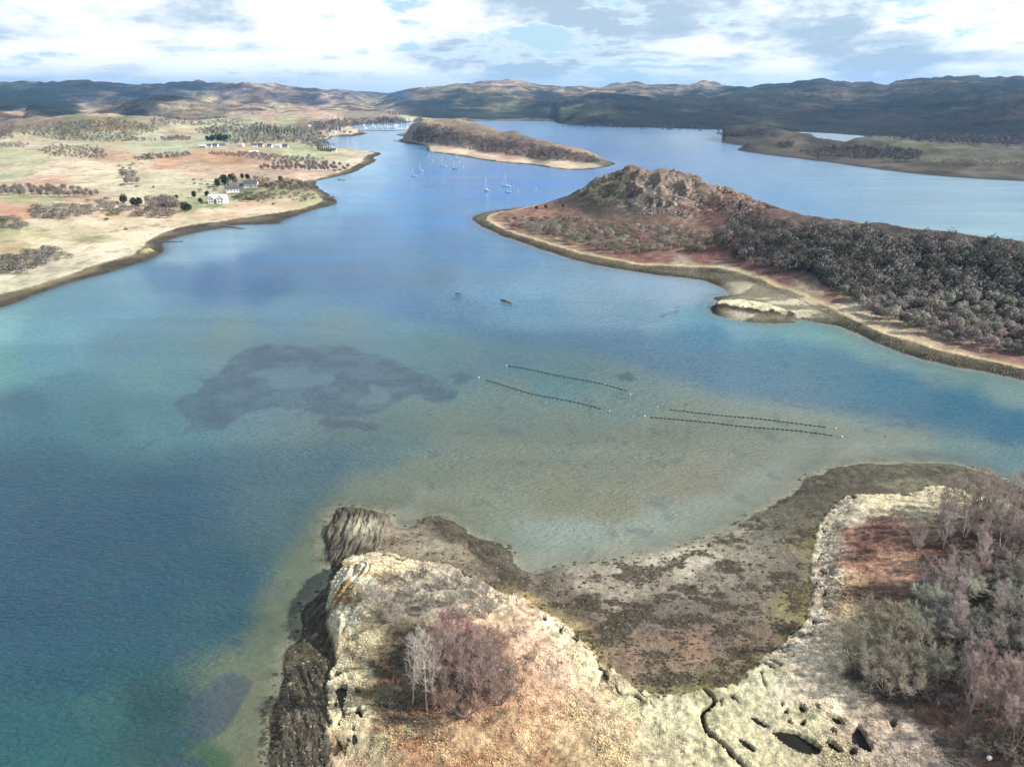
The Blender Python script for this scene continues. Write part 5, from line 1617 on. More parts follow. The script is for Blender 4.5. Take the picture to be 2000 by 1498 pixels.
def mass(name, region, jobs, seed, mat='crown_attr'):
    """wood or scrub too dense to count: many small crowns joined into one object. jobs: (polygon, n, height range, colours, faces each)"""
    Vs, Cs, Ns = [], [], []
    r = np.random.default_rng(seed)
    for j, (poly, n, (h0, h1), cols, nf) in enumerate(jobs):
        base = [crown_shell(nf, 1.0, 0.46, 0.115 * math.sqrt(160 / nf), 0.8, 0.05, seed * 31 + j * 7 + s, 6) for s in range(4)]
        pts = place(region, scatter_px(poly, n, seed + j, 5))
        for i, p in enumerate(pts):
            h = r.uniform(h0, h1)
            a = r.uniform(0, 6.283)
            b, bn = base[i % 4]
            w = h * r.uniform(0.95, 1.35)
            x = b[:, 0] * math.cos(a) - b[:, 1] * math.sin(a)
            y = b[:, 0] * math.sin(a) + b[:, 1] * math.cos(a)
            Vs.append(np.stack([p[0] + x * w, p[1] + y * w, p[2] - 0.1 * h + b[:, 2] * h], 1))
            Ns.append(np.stack([bn[:, 0] * math.cos(a) - bn[:, 1] * math.sin(a), bn[:, 0] * math.sin(a) + bn[:, 1] * math.cos(a), bn[:, 2]], 1))
            c = np.array(cols[i % len(cols)]) * r.uniform(0.75, 1.3)
            Cs.append(np.repeat(c[None] * r.uniform(0.8, 1.2, (nf, 1)), 3, 0))
    V, C = np.vstack(Vs), np.vstack(Cs)
    o = mesh_np(name, V, np.arange(len(V)).reshape(-1, 3), M[mat], col=C)
    o.data.normals_split_custom_set_from_vertices(np.vstack(Ns).tolist())
    tag(o, kind='stuff')
    return o


BR, GR, DG, GO, PU = (0.15, 0.115, 0.09), (0.19, 0.18, 0.16), (0.045, 0.065, 0.035), (0.24, 0.22, 0.06), (0.155, 0.12, 0.12)
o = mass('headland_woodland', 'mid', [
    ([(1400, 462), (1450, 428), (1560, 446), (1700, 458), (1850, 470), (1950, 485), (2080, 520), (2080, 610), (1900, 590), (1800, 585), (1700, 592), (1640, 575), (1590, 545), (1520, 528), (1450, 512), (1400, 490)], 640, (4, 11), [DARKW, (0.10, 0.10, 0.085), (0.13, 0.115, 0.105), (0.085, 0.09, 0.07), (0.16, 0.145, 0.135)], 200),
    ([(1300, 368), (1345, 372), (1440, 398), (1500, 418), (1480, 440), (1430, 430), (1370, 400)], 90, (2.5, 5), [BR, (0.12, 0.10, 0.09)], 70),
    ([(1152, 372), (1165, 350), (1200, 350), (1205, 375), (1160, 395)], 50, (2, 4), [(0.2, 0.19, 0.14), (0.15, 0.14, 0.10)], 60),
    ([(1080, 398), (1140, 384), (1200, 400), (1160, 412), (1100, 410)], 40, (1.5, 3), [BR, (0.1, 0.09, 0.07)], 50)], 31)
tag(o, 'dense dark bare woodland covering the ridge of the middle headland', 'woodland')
o = mass('island_woodland', 'isl', [
    ([(803, 264), (820, 250), (850, 245), (890, 255), (930, 268), (980, 276), (1040, 284), (1100, 295), (1160, 310), (1175, 320), (1120, 318), (1060, 312), (1000, 305), (950, 300), (900, 291), (850, 284), (808, 277)], 620, (5, 9), [BR, PU, (0.10, 0.085, 0.075), GR], 110),
    ([(820, 243), (865, 238), (900, 246), (950, 262), (1010, 268), (1060, 282), (1120, 296), (1050, 290), (980, 275), (900, 256), (850, 246)], 120, (2, 4), [(0.22, 0.17, 0.12), BR], 50)], 33)
tag(o, 'dense brown bare woodland along the flank of the long island', 'woodland')
o = mass('peninsula_woodland', 'right', [
    ([(1398, 264), (1430, 256), (1500, 256), (1500, 264), (1440, 267)], 90, (5, 9), [(0.09, 0.075, 0.065)], 60),
    ([(1560, 300), (1620, 290), (1700, 288), (1730, 300), (1700, 312), (1600, 310)], 150, (6, 10), [(0.08, 0.07, 0.06), (0.10, 0.08, 0.07)], 60),
    ([(1730, 290), (1800, 300), (1790, 318), (1700, 312)], 60, (6, 10), [(0.07, 0.06, 0.055)], 60),
    ([(1520, 282), (1550, 280), (1550, 290), (1525, 290)], 25, (5, 8), [(0.08, 0.07, 0.06)], 60),
    ([(1800, 310), (2060, 322), (2060, 330), (1820, 322)], 70, (2, 4), [(0.09, 0.085, 0.06)], 50)], 35)
tag(o, 'dark bare scrub in the hollows of the peninsula beyond the channel', 'woodland')
o = mass('hill_foot_woodland', 'far', [
    ([(1660, 278), (1700, 268), (1800, 270), (2080, 270), (2080, 300), (1900, 296), (1750, 286)], 260, (9, 15), [(0.075, 0.065, 0.07), (0.085, 0.07, 0.07)], 50),
    ([(1090, 246), (1180, 242), (1400, 250), (1560, 258), (1560, 262), (1400, 257), (1200, 251), (1100, 248)], 160, (8, 14), [(0.05, 0.05, 0.045), (0.07, 0.06, 0.055)], 40)], 37)
tag(o, 'dark winter woodland along the foot of the hills across the water', 'woodland')

# ---- left mainland
def bushes(poly, n, seed, cols, s0, s1, label, group, name='bush'):
    for i, p in enumerate(place('left', scatter_px(poly, n, seed))):
        put_one(FARBUSH[i % 5], name, p, random.uniform(s0, s1) * random.uniform(0.85, 1.3), jit(cols[i % len(cols)], .18), label, 'bush', group, random.uniform(1.2, 1.6))


def ltrees(poly, n, seed, cols, s0, s1, label, group):
    for i, p in enumerate(place('left', scatter_px(poly, n, seed))):
        put_tree(FARTREE[i % 5], 'bare_tree', p, random.uniform(s0, s1), jit(cols[i % len(cols)], .15), BARKG, label, 'tree', group)


GREYB, WARM = (0.235, 0.215, 0.195), (0.25, 0.195, 0.175)
bushes([(55, 412), (90, 404), (170, 402), (185, 418), (120, 432), (70, 430)], 34, 41, [GREYB, OLIVE], 0.9, 1.5, 'smoke-grey leafless bush in the bank of scrub between the two fields', 'grey bushes between the fields')
bushes([(170, 395), (230, 392), (235, 405), (300, 412), (345, 415), (330, 427), (250, 425), (180, 412)], 44, 42, [GREYB, WARM], 0.8, 1.4, 'leafless bush in the scrub below the tall bare grove', 'bushes below the bare grove')
bushes([(0, 505), (40, 500), (90, 490), (130, 495), (138, 508), (90, 522), (30, 538), (0, 545)], 30, 43, [(0.2, 0.185, 0.15), GREYB], 0.9, 1.4, 'grey-brown leafless bush in the thicket on the near left shore field', 'bushes on the near left field')
bushes([(0, 428), (30, 425), (50, 440), (40, 450), (0, 448)], 10, 44, [(0.17, 0.18, 0.12), GREYB], 0.8, 1.2, 'greenish bush on the slope above the near left shore', 'bushes above the near left shore')
ltrees([(0, 372), (60, 370), (160, 374), (195, 384), (190, 388), (80, 386), (0, 384)], 42, 45, [GREYB, (0.19, 0.17, 0.15)], 0.8, 1.1, 'grey bare tree in the long belt across the left fields', 'belt of bare trees')
ltrees([(290, 402), (325, 398), (345, 404), (350, 412), (300, 412)], 20, 46, [WARM, (0.28, 0.23, 0.2)], 1.0, 1.4, 'tall warm-grey bare tree in the grove left of the gabled white house', 'bare grove by the gabled house')
ltrees([(500, 335), (540, 322), (600, 322), (680, 325), (690, 332), (640, 336), (560, 338)], 46, 47, [PU, (0.19, 0.14, 0.135)], 0.8, 1.2, 'purple-brown bare tree in the wood along the bend of the shore', 'purple-brown shore wood')
ltrees([(235, 345), (262, 340), (270, 360), (245, 365)], 9, 48, [GREYB], 0.9, 1.3, 'grey bare tree in the isolated clump out in the left fields', 'clump in the left fields')
bushes([(232, 325), (262, 322), (268, 342), (238, 344)], 10, 49, [GREYB, BR], 0.7, 1.1, 'bush trailing up the field from the isolated clump', 'bushes behind the isolated clump')
bushes([(520, 372), (560, 366), (600, 372), (618, 388), (590, 396), (540, 390), (505, 392)], 36, 51, [(0.17, 0.16, 0.10), (0.13, 0.14, 0.08), WARM], 0.5, 1.1, 'garden or shore shrub on the grassy point beyond the white houses', 'shrubs on the grassy point')
bushes([(452, 386), (500, 378), (530, 384), (520, 394), (470, 396)], 24, 52, [(0.09, 0.12, 0.05), (0.13, 0.15, 0.06), (0.16, 0.14, 0.1)], 0.7, 1.1, 'green garden shrub between the gabled house and the slate-roofed houses', 'garden shrubs by the white houses')
bushes([(372, 350), (420, 356), (430, 376), (400, 384), (385, 372)], 10, 53, [WARM, BR], 0.6, 1.1, 'brown bush west of the slate-roofed houses', 'brown bushes by the houses')
for i, (x, y, s, v, lab) in enumerate([
        (438, 362, 1.75, 'e', 'largest dark evergreen, towering behind the slate-roofed white house'), (455, 358, 1.45, 'e', 'second dark evergreen just right of the largest one'), (426, 366, 1.25, 'e', 'broad dark evergreen at the left foot of the largest one'),
        (446, 372, 1.0, 'e', 'low dark evergreen in front of the largest one'), (484, 352, 1.05, 'e', 'dark evergreen behind the right slate-roofed house'), (474, 350, 0.9, 'e', 'smaller dark evergreen left of the one behind the right slate roof'),
        (548, 356, 0.9, 'e', 'dark evergreen on top of the mixed wood past the houses'), (241, 399, 1.25, 'e', 'leftmost dark evergreen in the field scrub'), (262, 405, 1.3, 'e', 'wide dark evergreen left of the bare grove'), (272, 404, 1.15, 'e', 'dark evergreen touching the bare grove on its left'),
        (361, 415, 1.2, 'e', 'dark rounded evergreen right of the bare grove'), (370, 412, 0.9, 'e', 'small dark evergreen right of the rounded one by the grove'), (345, 390, 0.7, 'e', 'low evergreen behind the bare grove'), (392, 398, 0.7, 'e', 'small evergreen left of the gabled white house'),
        (379, 387, 0.9, 'e', 'evergreen in the hedge left of the gabled house'), (404, 384, 0.8, 'e', 'evergreen in the hedge directly behind the gabled house'),
        (300, 367.5, 0.8, 'e', 'lone dark bush standing in the open field behind the grove')]):
    p = place('left', [(x, y)])[0]
    put_tree(EVER[i % 4], 'evergreen_tree', p, s if i != 16 else 0.35, jit((0.026, 0.042, 0.022), .2), BARKD, lab, 'tree', None, 1.1)
for i, p in enumerate(place('left', [(622, 294), (626, 295), (630, 296), (634, 296), (638, 297), (642, 297), (646, 297)])):
    put_tree(SPRUCE[i % 3], 'spruce_tree', p, random.uniform(0.9, 1.4), (0.015, 0.03, 0.02), BARKD, 'dark spruce in the short row beside the small white cottage by the inlet', 'tree', 'row of spruces by the inlet cottage')
for i, p in enumerate(place('left', scatter_px([(404, 276), (432, 270), (448, 274), (446, 277), (410, 279)], 14, 55))):
    put_tree(EVER[i % 4], 'evergreen_tree', p, random.uniform(1.3, 1.8), jit((0.02, 0.038, 0.024), .2), BARKD, 'dark evergreen in the rounded plantation left of the village', 'tree', 'rounded evergreen plantation')
for i, p in enumerate(place('left', scatter_px([(500, 252), (540, 255), (590, 262), (585, 266), (530, 261), (498, 256)], 22, 56))):
    put_tree(SPRUCE[i % 3], 'spruce_tree', p, random.uniform(0.85, 1.25), jit((0.03, 0.05, 0.035), .2), BARKD, 'dark conifer in the belt running through the village', 'tree', 'conifer belt in the village')
for i, (x, y, n) in enumerate([(655, 256, 5), (770, 224, 4), (378, 230, 4), (430, 218, 4), (493, 222, 5), (750, 234, 4)]):
    for p in place('left', scatter_px([(x - 10, y - 2), (x + 10, y - 2), (x + 10, y + 2), (x - 10, y + 2)], n, 60 + i)):
        put_tree(SPRUCE[i % 3], 'spruce_tree', p, random.uniform(1.0, 1.5), jit((0.03, 0.05, 0.04), .2), BARKD, ['dark conifer beside the marina sheds', 'dark conifer on the far rise behind the marina', 'dark conifer by the farthest white houses', 'dark conifer crowning the tan hill', 'dark conifer on the slope below the tan hill', 'dark conifer on the shore behind the marina'][i], 'tree', ['conifers by the marina', 'conifers behind the marina', 'conifers by the farthest houses', 'conifers on the tan hill', 'conifers below the tan hill', 'conifers behind the marina shore'][i])
for i, (x, y, s, lab) in enumerate([(270, 351, 1.6, 'brightest yellow gorse bush, right of the isolated clump'), (240, 363, 1.8, 'wide yellow gorse at the foot of the isolated clump'), (266, 366, 1.3, 'small yellow gorse right of the clump foot'), (207, 431, 1.5, 'yellow-green gorse at the near edge of the field scrub'),
                                    (215, 422, 1.6, 'gorse just behind the near edge of the field scrub'), (230, 421, 1.5, 'gorse right of its neighbour in the field scrub'), (535, 400, 1.2, 'olive gorse bush above the shore of the grassy point'), (675, 331, 1.8, 'yellow gorse at the seaward end of the purple-brown wood'),
                                    (665, 334, 1.9, 'yellow gorse left of the seaward gorse'), (655, 335, 1.8, 'yellow gorse under the purple-brown wood'), (340, 386, 1.2, 'vivid green gorse behind the grove'), (338, 396, 1.0, 'small vivid yellow bush in front of the bare grove'), (247, 450, 1.2, 'olive gorse on the shore pasture')]):
    put_one(GORSE[i % 3], 'gorse_bush', place('left', [(x, y)])[0], s, (0.22, 0.21, 0.04), lab, 'bush')
o = mass('mainland_scrub', 'left', [
    ([(25, 262), (60, 246), (130, 240), (230, 236), (300, 245), (310, 258), (260, 268), (310, 276), (220, 278), (120, 275), (70, 268)], 330, (5, 9), [GR, BR, (0.14, 0.14, 0.075), (0.17, 0.16, 0.10), PU], 60),
    ([(75, 296), (100, 287), (140, 286), (190, 288), (210, 300), (205, 312), (160, 310), (100, 306)], 110, (4, 8), [BR, (0.14, 0.14, 0.07), PU, GR], 70),
    ([(262, 312), (290, 304), (370, 300), (372, 305), (310, 312), (275, 316)], 50, (4, 7), [PU, BR], 60),
    ([(313, 272), (335, 268), (375, 270), (368, 276), (320, 276)], 40, (5, 8), [PU, BR], 50),
    ([(0, 282), (55, 282), (55, 289), (0, 289)], 30, (4, 7), [GR], 50), ([(0, 250), (25, 246), (28, 270), (0, 274)], 40, (5, 9), [PU, BR], 50),
    ([(400, 300), (500, 300), (560, 310), (600, 308), (640, 312), (560, 322), (500, 312)], 90, (4, 8), [PU, GR, BR], 60),
    ([(380, 255), (440, 248), (500, 245), (560, 250), (620, 256), (640, 262), (640, 272), (600, 280), (520, 280), (450, 282), (420, 275)], 330, (7, 12), [GR, PU, (0.17, 0.16, 0.12), (0.07, 0.08, 0.05), GR], 50),
    ([(600, 245), (660, 236), (720, 232), (780, 232), (800, 236), (740, 241), (690, 244), (660, 256), (620, 256)], 170, (8, 13), [GR, PU, (0.14, 0.13, 0.12), (0.06, 0.08, 0.06)], 45),
    ([(290, 232), (380, 228), (480, 235), (480, 242), (380, 248), (300, 244)], 100, (7, 11), [GR, (0.07, 0.085, 0.06)], 40),
    ([(600, 272), (645, 278), (660, 286), (610, 290), (585, 282)], 40, (6, 9), [GR, BR], 50),
    ([(260, 222), (300, 218), (310, 226), (270, 226)], 40, (8, 14), [DG], 40), ([(816, 236), (900, 234), (1070, 234), (1070, 236), (830, 237)], 60, (6, 10), [(0.08, 0.08, 0.05)], 30),
    ([(500, 368), (560, 352), (600, 362), (612, 372), (560, 372)], 50, (4, 7), [(0.13, 0.12, 0.08), BR, (0.1, 0.11, 0.07)], 70),
    ([(470, 362), (500, 350), (528, 352), (520, 366), (490, 370)], 26, (4, 7), [(0.22, 0.16, 0.11)], 70)], 39)
tag(o, 'bare grey and brown scrub and trees scattered over the left fields and round the village', 'scrub')


# ---- ground cover close to the camera
def clumps(name, P, Z, size, col, mat, kind, seed):
    r = np.random.default_rng(seed)
    n = len(P)
    if kind == 'tuft':       # leaning blades round a centre
        nb = 6
        a = r.uniform(0, 6.283, (n, nb))
        lean = r.uniform(0.3, 1.1, (n, nb))
        h = size[:, None] * r.uniform(0.6, 1.2, (n, nb))
        w = size[:, None] * 0.42
        cx, cy = P[:, 0][:, None], P[:, 1][:, None]
        dx, dy = np.cos(a), np.sin(a)
        z0 = Z[:, None] - 0.05
        A = np.stack([cx - dy * w * 0.6 + 0 * a, cy + dx * w * 0.6, z0 + 0 * a], -1)
        B = np.stack([cx + dy * w * 0.6 + 0 * a, cy - dx * w * 0.6, z0 + 0 * a], -1)
        C = np.stack([cx + dx * lean * size[:, None], cy + dy * lean * size[:, None], z0 + h * 0.75], -1)
        V = np.stack([A, B, C], 2).reshape(-1, 3)
        F = np.arange(len(V)).reshape(-1, 3)
        Cc = np.repeat(col, nb * 3, 0) * np.repeat(r.uniform(0.8, 1.2, (n * nb, 1)), 3, 0)
    else:                    # low lumpy stones or weed
        k = 6
        a = np.linspace(0, 6.283, k, endpoint=False)[None] + r.uniform(-0.4, 0.4, (n, k))
        rr = size[:, None] * r.uniform(0.6, 1.25, (n, k))
        hh = size * r.uniform(0.25, 0.6, n) * (1.6 if kind == 'stone' else 0.6)
        ring = np.stack([P[:, 0][:, None] + np.cos(a) * rr * 1.25, P[:, 1][:, None] + np.sin(a) * rr * 0.8, np.repeat((Z - 0.06)[:, None], k, 1)], -1)
        r2 = ring.copy()
        c = np.stack([P[:, 0], P[:, 1], Z], -1)[:, None]
        r2[:, :, :2] = c[:, :, :2] + (ring[:, :, :2] - c[:, :, :2]) * 0.62
        r2[:, :, 2] = (Z + hh * 0.8)[:, None] + r.uniform(-0.2, 0.2, (n, k)) * hh[:, None]
        top = np.stack([P[:, 0], P[:, 1], Z + hh], -1)[:, None]
        V = np.concatenate([ring, r2, top], 1).reshape(-1, 3)
        f = []
        for i in range(k):
            j = (i + 1) % k
            f += [(i, j, k + j), (i, k + j, k + i), (k + i, k + j, 2 * k)]
        f = np.array(f)
        F = (np.arange(n)[:, None, None] * (2 * k + 1) + f[None]).reshape(-1, 3)
        Cc = np.repeat(col * r.uniform(0.75, 1.25, (n, 1)), 2 * k + 1, 0)
    o = mesh_np(name, V, F, mat, col=Cc)
    tag(o, kind='stuff')
    return o


def cover():
    r = np.random.default_rng(5)
    n = 110000
    px = np.stack([r.uniform(500, 2060, n), 900 + 640 * r.uniform(0, 1, n) ** 0.8], 1)
    P = unproj(px, 1.5)
    full = fg_height(P, True)
    z, d1, d2, veg, r1, r2, r3, r4, r5, cr, pool, crack = full
    c = fg_color(P, z, full)
    u = r.uniform(0, 1, n)
    ok = (veg > 0.8) & (cr < 0.1) & (pool < 0.05) & (r1 < 0.3)
    s = ok & (u < 0.8)
    sc = np.clip(0.55 + 0.5 * fbm(P, 6, 3, 91), 0.2, 1.1)
    marsh = sstep(px[:, 0], 1180, 1300) * sstep(1620 - px[:, 0], 0, 60)
    size = (0.12 + 0.30 * sc * (1 - 0.55 * marsh)) * r.uniform(0.7, 1.3, n)
    o = clumps('grass_tussocks', P[s], z[s], size[s], c[s] * 1.8, M['tuft'], 'tuft', 6)
    tag(o, 'pale straw grass tussocks and dead bracken over the near headland', 'grass')
    mud = (veg < 0.2) & (d1 > -2.0)
    bay = sstep(px[:, 0], 1000, 1100) * sstep(1600 - px[:, 0], 0, 40)
    w = fbm(P * np.array([0.6, 1.0]), 3.4, 5, 76)
    s = mud & (u < 0.12 + 0.55 * sstep(w, -0.15, 0.4) * (0.4 + 0.6 * bay)) & (r1 < 0.5)
    o = clumps('seaweed', P[s], np.maximum(z[s], -0.05), 0.08 + 0.5 * r.uniform(0, 1, s.sum()) ** 2.5, np.repeat(np.array([lin(74, 67, 54)]), s.sum(), 0), M['seaweed'], 'weed', 7)
    tag(o, 'dark brown seaweed clumps lying over the mud of the near bay', 'seaweed')
    s = mud & (u > 0.93) & (d1 > 0)
    o = clumps('beach_stones', P[s], z[s], r.uniform(0.06, 0.24, s.sum()), np.repeat(np.array([lin(128, 120, 104)]), s.sum(), 0), M['seaweed'], 'stone', 8)
    tag(o, 'small grey stones scattered over the near shore', 'stones')
    s = ((r2 > 0.4) | (r1 > 0.5) | (r3 > 0.5)) & (u > 0.988) & (d1 > 0)
    o = clumps('shore_boulders', P[s], z[s], r.uniform(0.15, 0.5, s.sum()), np.repeat(np.array([lin(120, 112, 92)]), s.sum(), 0), M['seaweed'], 'stone', 9)
    tag(o, 'broken grey rocks lying among the ribs of the near headland', 'rocks')
    # weed patches just under the edge of the water of the near bay
    # shingle and boulders of the middle headland's beach
    n = 16000
    px = np.stack([r.uniform(925, 2060, n), np.zeros(n)], 1)
    cl = MID_COAST[::-1]
    cx = cl[(cl[:, 1] > 425)]
    cx = cx[np.argsort(cx[:, 0])]
    px[:, 1] = np.interp(px[:, 0], cx[:, 0], cx[:, 1]) - r.uniform(-4, 26, n)
    P = unproj(px, 0.8)
    z, d1, d2, veg, hc, h2, hs = mid_height(P, True)
    s = (veg < 0.5) & (d1 > -1) & ~((np.abs(px[:, 0] - 1500) < 110) & (r.uniform(0, 1, n) < 0.9))
    k = r.uniform(0, 1, n)[:, None]
    col = np.array([lin(78, 73, 60)]) * (1 - k) + np.array([lin(132, 125, 106)]) * k * k
    o = clumps('shingle_stones', P[s], z[s], r.uniform(0.1, 0.38, s.sum()), col[s], M['seaweed'], 'stone', 10)
    tag(o, 'weedy stones along the beach of the middle headland', 'stones')
    # blocks of scree on the hill
    n = 5000
    px = np.stack([r.uniform(1130, 1470, n), r.uniform(340, 470, n)], 1)
    Q = place('mid', px)
    P = Q[:, :2]
    _, _, _, _, hc, _, _ = mid_height(P, True)
    s = (hc > 6) & (fbm(P, 14, 3, 95) > 0.25) & (px[:, 0] + 1.2 * (px[:, 1] - 400) > 1190)
    k = r.uniform(0, 1, n)[:, None]
    col = np.array([lin(90, 82, 72)]) * (1 - k) + np.array([lin(160, 150, 138)]) * k
    o = clumps('hill_boulders', P[s], Q[s, 2], r.uniform(0.4, 1.1, s.sum()), col[s], M['seaweed'], 'stone', 11)
    tag(o, 'pale scree blocks strewn down the rocky hill', 'rocks')


cover()

# ================================================================ BUILDINGS, BOATS AND GEAR
def gable_roof(mb, L, W, z, rise, over=0.4, th=0.25, cx=0, cy=0, axis='x'):
    """two slabs meeting at a ridge along x (or y)"""
    for s in (-1, 1):
        y0, y1 = 0, s * (W / 2 + over)
        zr, ze = z + rise, z - over * rise / (W / 2)
        a = [(-L / 2 - over, y0, zr), (L / 2 + over, y0, zr), (L / 2 + over, y1, ze), (-L / 2 - over, y1, ze)]
        vs = a + [(p[0], p[1], p[2] + th) for p in a]
        if axis == 'y': vs = [(-p[1], p[0], p[2]) for p in vs]
        vs = [(p[0] + cx, p[1] + cy, p[2]) for p in vs]
        mb.add(vs, [(0, 1, 2, 3), (4, 7, 6, 5), (0, 4, 5, 1), (1, 5, 6, 2), (2, 6, 7, 3), (3, 7, 4, 0)])


def gable_walls(mb, L, W, z, rise, cx=0, cy=0, axis='x'):
    h = z
    vs = [(-L / 2, -W / 2, -1.2), (L / 2, -W / 2, -1.2), (L / 2, W / 2, -1.2), (-L / 2, W / 2, -1.2), (-L / 2, -W / 2, h), (L / 2, -W / 2, h), (L / 2, W / 2, h), (-L / 2, W / 2, h), (-L / 2, 0, h + rise), (L / 2, 0, h + rise)]
    if axis == 'y': vs = [(-p[1], p[0], p[2]) for p in vs]
    vs = [(p[0] + cx, p[1] + cy, p[2]) for p in vs]
    mb.add(vs, [(0, 1, 5, 4), (2, 3, 7, 6), (1, 2, 6, 9, 5), (3, 0, 4, 8, 7), (3, 2, 1, 0)])


def house(region, px, L, W, H, rise, rz, label, wall='render', roof='slate', wins=4, wing=None, chim=1, name='house', group=None):
    p = place(region, [px])[0]
    t = empty(name, p, rz)
    tag(t, label, 'house', group)
    m = MB()
    gable_walls(m, L, W, H, rise)
    if wing:
        for (wx, wl, ww) in wing:
            gable_walls(m, wl, ww, H - 0.05, rise * 0.95, wx, -W / 2 - wl / 2 + 1.6, 'y')
    m.build('wall', M[wall], t)
    m = MB()
    gable_roof(m, L, W, H, rise)
    if wing:
        for (wx, wl, ww) in wing:
            gable_roof(m, wl, ww, H - 0.05, rise * 0.95, cx=wx, cy=-W / 2 - wl / 2 + 1.6, axis='y')
    ro = m.build('roof', M[roof], t)
    for k in range(chim):
        m = MB()
        m.box((L / 2 - 0.7) * (1 if k == 0 else -1), 0, H + rise + 0.3, 0.9, 0.9, 1.7)
        m.build('chimney', M['tanwall'], ro)
    for k in range(wins):
        wx = -L / 2 + L * (k + 0.5) / wins
        if wing and any(abs(wx - q[0]) < q[2] / 2 + 0.5 for q in wing): continue
        m = MB()
        m.box(wx, -W / 2 - 0.01, H * 0.55, 1.1, 0.12, 1.3)
        m.build('window', M['glass'], t)
    if wing:
        for (wx, wl, ww) in wing:
            for zz in (H * 0.4, H * 1.0):
                for dx in (-ww * 0.2, ww * 0.2):
                    m = MB()
                    m.box(wx + dx, -W / 2 - wl + 1.6 - 0.01, zz, 1.0, 0.12, 1.3)
                    m.build('window', M['glass'], t)
    return t


house('left', (427, 396), 17, 7.5, 4.2, 3.6, 0.12, 'large white house with two front gables and pale roof on the shore lawn', roof='paleroof', wins=6, wing=[(-5.2, 4.6, 5.5), (3.6, 5.4, 7.0)], chim=1)
house('left', (455, 376), 13, 6.5, 4.0, 3.2, 0.35, 'white house with dark slate roof in front of the largest evergreen', wins=4, chim=2)
house('left', (491, 367), 15, 7, 4.6, 3.4, 0.05, 'long white house with slate roof and dormers, right of the largest evergreen', wins=5, chim=2)
house('left', (473, 368), 7, 5, 2.8, 2.2, 0.2, 'small white outbuilding between the two slate-roofed houses', wins=2, chim=0)
house('left', (497, 301), 15, 8, 3.2, 2.8, 0.1, 'sandy-walled farmhouse on the brow of the russet hill', wall='tanwall', roof='paleroof', wins=4, chim=1)
house('left', (652, 297), 9, 6.5, 3.4, 3, 0.0, 'small white cottage at the end of the spruce row by the inlet', wins=3, chim=1)
VILLAGE = [(397, 289, 14, 'leftmost white bungalow of the roadside row'), (408, 288, 12, 'white bungalow second from the left in the roadside row'), (422, 287, 13, 'white bungalow third from the left in the roadside row'), (434, 287, 12, 'right-hand bungalow of the left roadside group'),
           (472, 286, 12, 'white house at the left end of the middle village row'), (497, 287, 13, 'white house in the middle village row left of the pale gap'), (510, 287, 15, 'largest white house of the middle village row'), (528, 288, 12, 'low white house right of the largest in the middle row'),
           (543, 288, 13, 'grey-roofed house near the right of the middle village row'), (558, 288, 12, 'rightmost house of the middle village row'), (583, 273, 14, 'white house on the slope left of the inlet'), (592, 273, 10, 'white annexe beside the slope house left of the inlet'),
           (605, 266, 8, 'steep white gable facing the bay, left of its twin'), (612, 266, 8, 'steep white gable facing the bay, right of its twin'), (625, 264, 12, 'long white house above the bay road'), (645, 258, 12, 'tall white building beside the conifers at the marina'), (652, 259.5, 16, 'white boatyard shed by the marina'),
           (674, 260, 12, 'low white shed on the marina point'), (685, 260.5, 8, 'small white gabled cottage at the tip of the marina point'), (617, 247, 14, 'white house high on the wooded slope'), (605, 248, 10, 'small white house left of the one high on the slope'), (512, 242, 10, 'white house alone behind the conifer belt'),
           (462, 248, 10, 'pale house among trees left of the conifer belt'), (415, 252, 10, 'grey house hidden at the back of the fields'), (328, 229, 16, 'far white farmhouse at the foot of the tan hills'), (336, 229, 12, 'white barn right of the far farmhouse'), (356, 231, 15, 'long far white house right of the barn'), (374, 232, 14, 'rightmost of the far white houses'),
           (655, 231, 9, 'tiny white house on the hill above the marina'), (440, 276, 10, 'house half hidden behind the rounded plantation')]
for i, (x, y, L, lab) in enumerate(VILLAGE):
    house('left', (x, y), L * 0.82, 6, 2.7, 2.6, random.uniform(-0.5, 0.5), lab, wall='render' if i % 3 else 'tanwall', roof='slate' if i % 4 else 'paleroof', wins=2, chim=1 if i % 2 else 0, group='white houses of the village')

# stone jetties on the left shore
def jetty(px0, px1, w, label):
    a, b = unproj([px0], 0.6)[0], unproj([px1], 0.1)[0]
    d = b - a
    L = np.linalg.norm(d)
    t = empty('jetty', (a[0], a[1], 0), math.atan2(d[1], d[0]))
    tag(t, label, 'jetty')
    n = int(L / 4)
    for k in range(n):
        m = MB()
        x0, x1 = k * L / n + 0.04, (k + 1) * L / n - 0.04
        zt = 1.0 - 0.8 * (k + 0.5) / n
        m.box((x0 + x1) / 2, random.uniform(-.12, .12), (zt - 1) / 2, x1 - x0, w + random.uniform(-.3, .3), zt + 1)
        m.build('stone_block', M['stone'], t)


jetty((421, 437.5), (477, 447.5), 3.2, 'long dark stone slipway running into the water below the gabled house')
jetty((296, 471.5), (357, 472), 2.2, 'thin dark stone jetty poking out of the bay, nearer than the slipway')

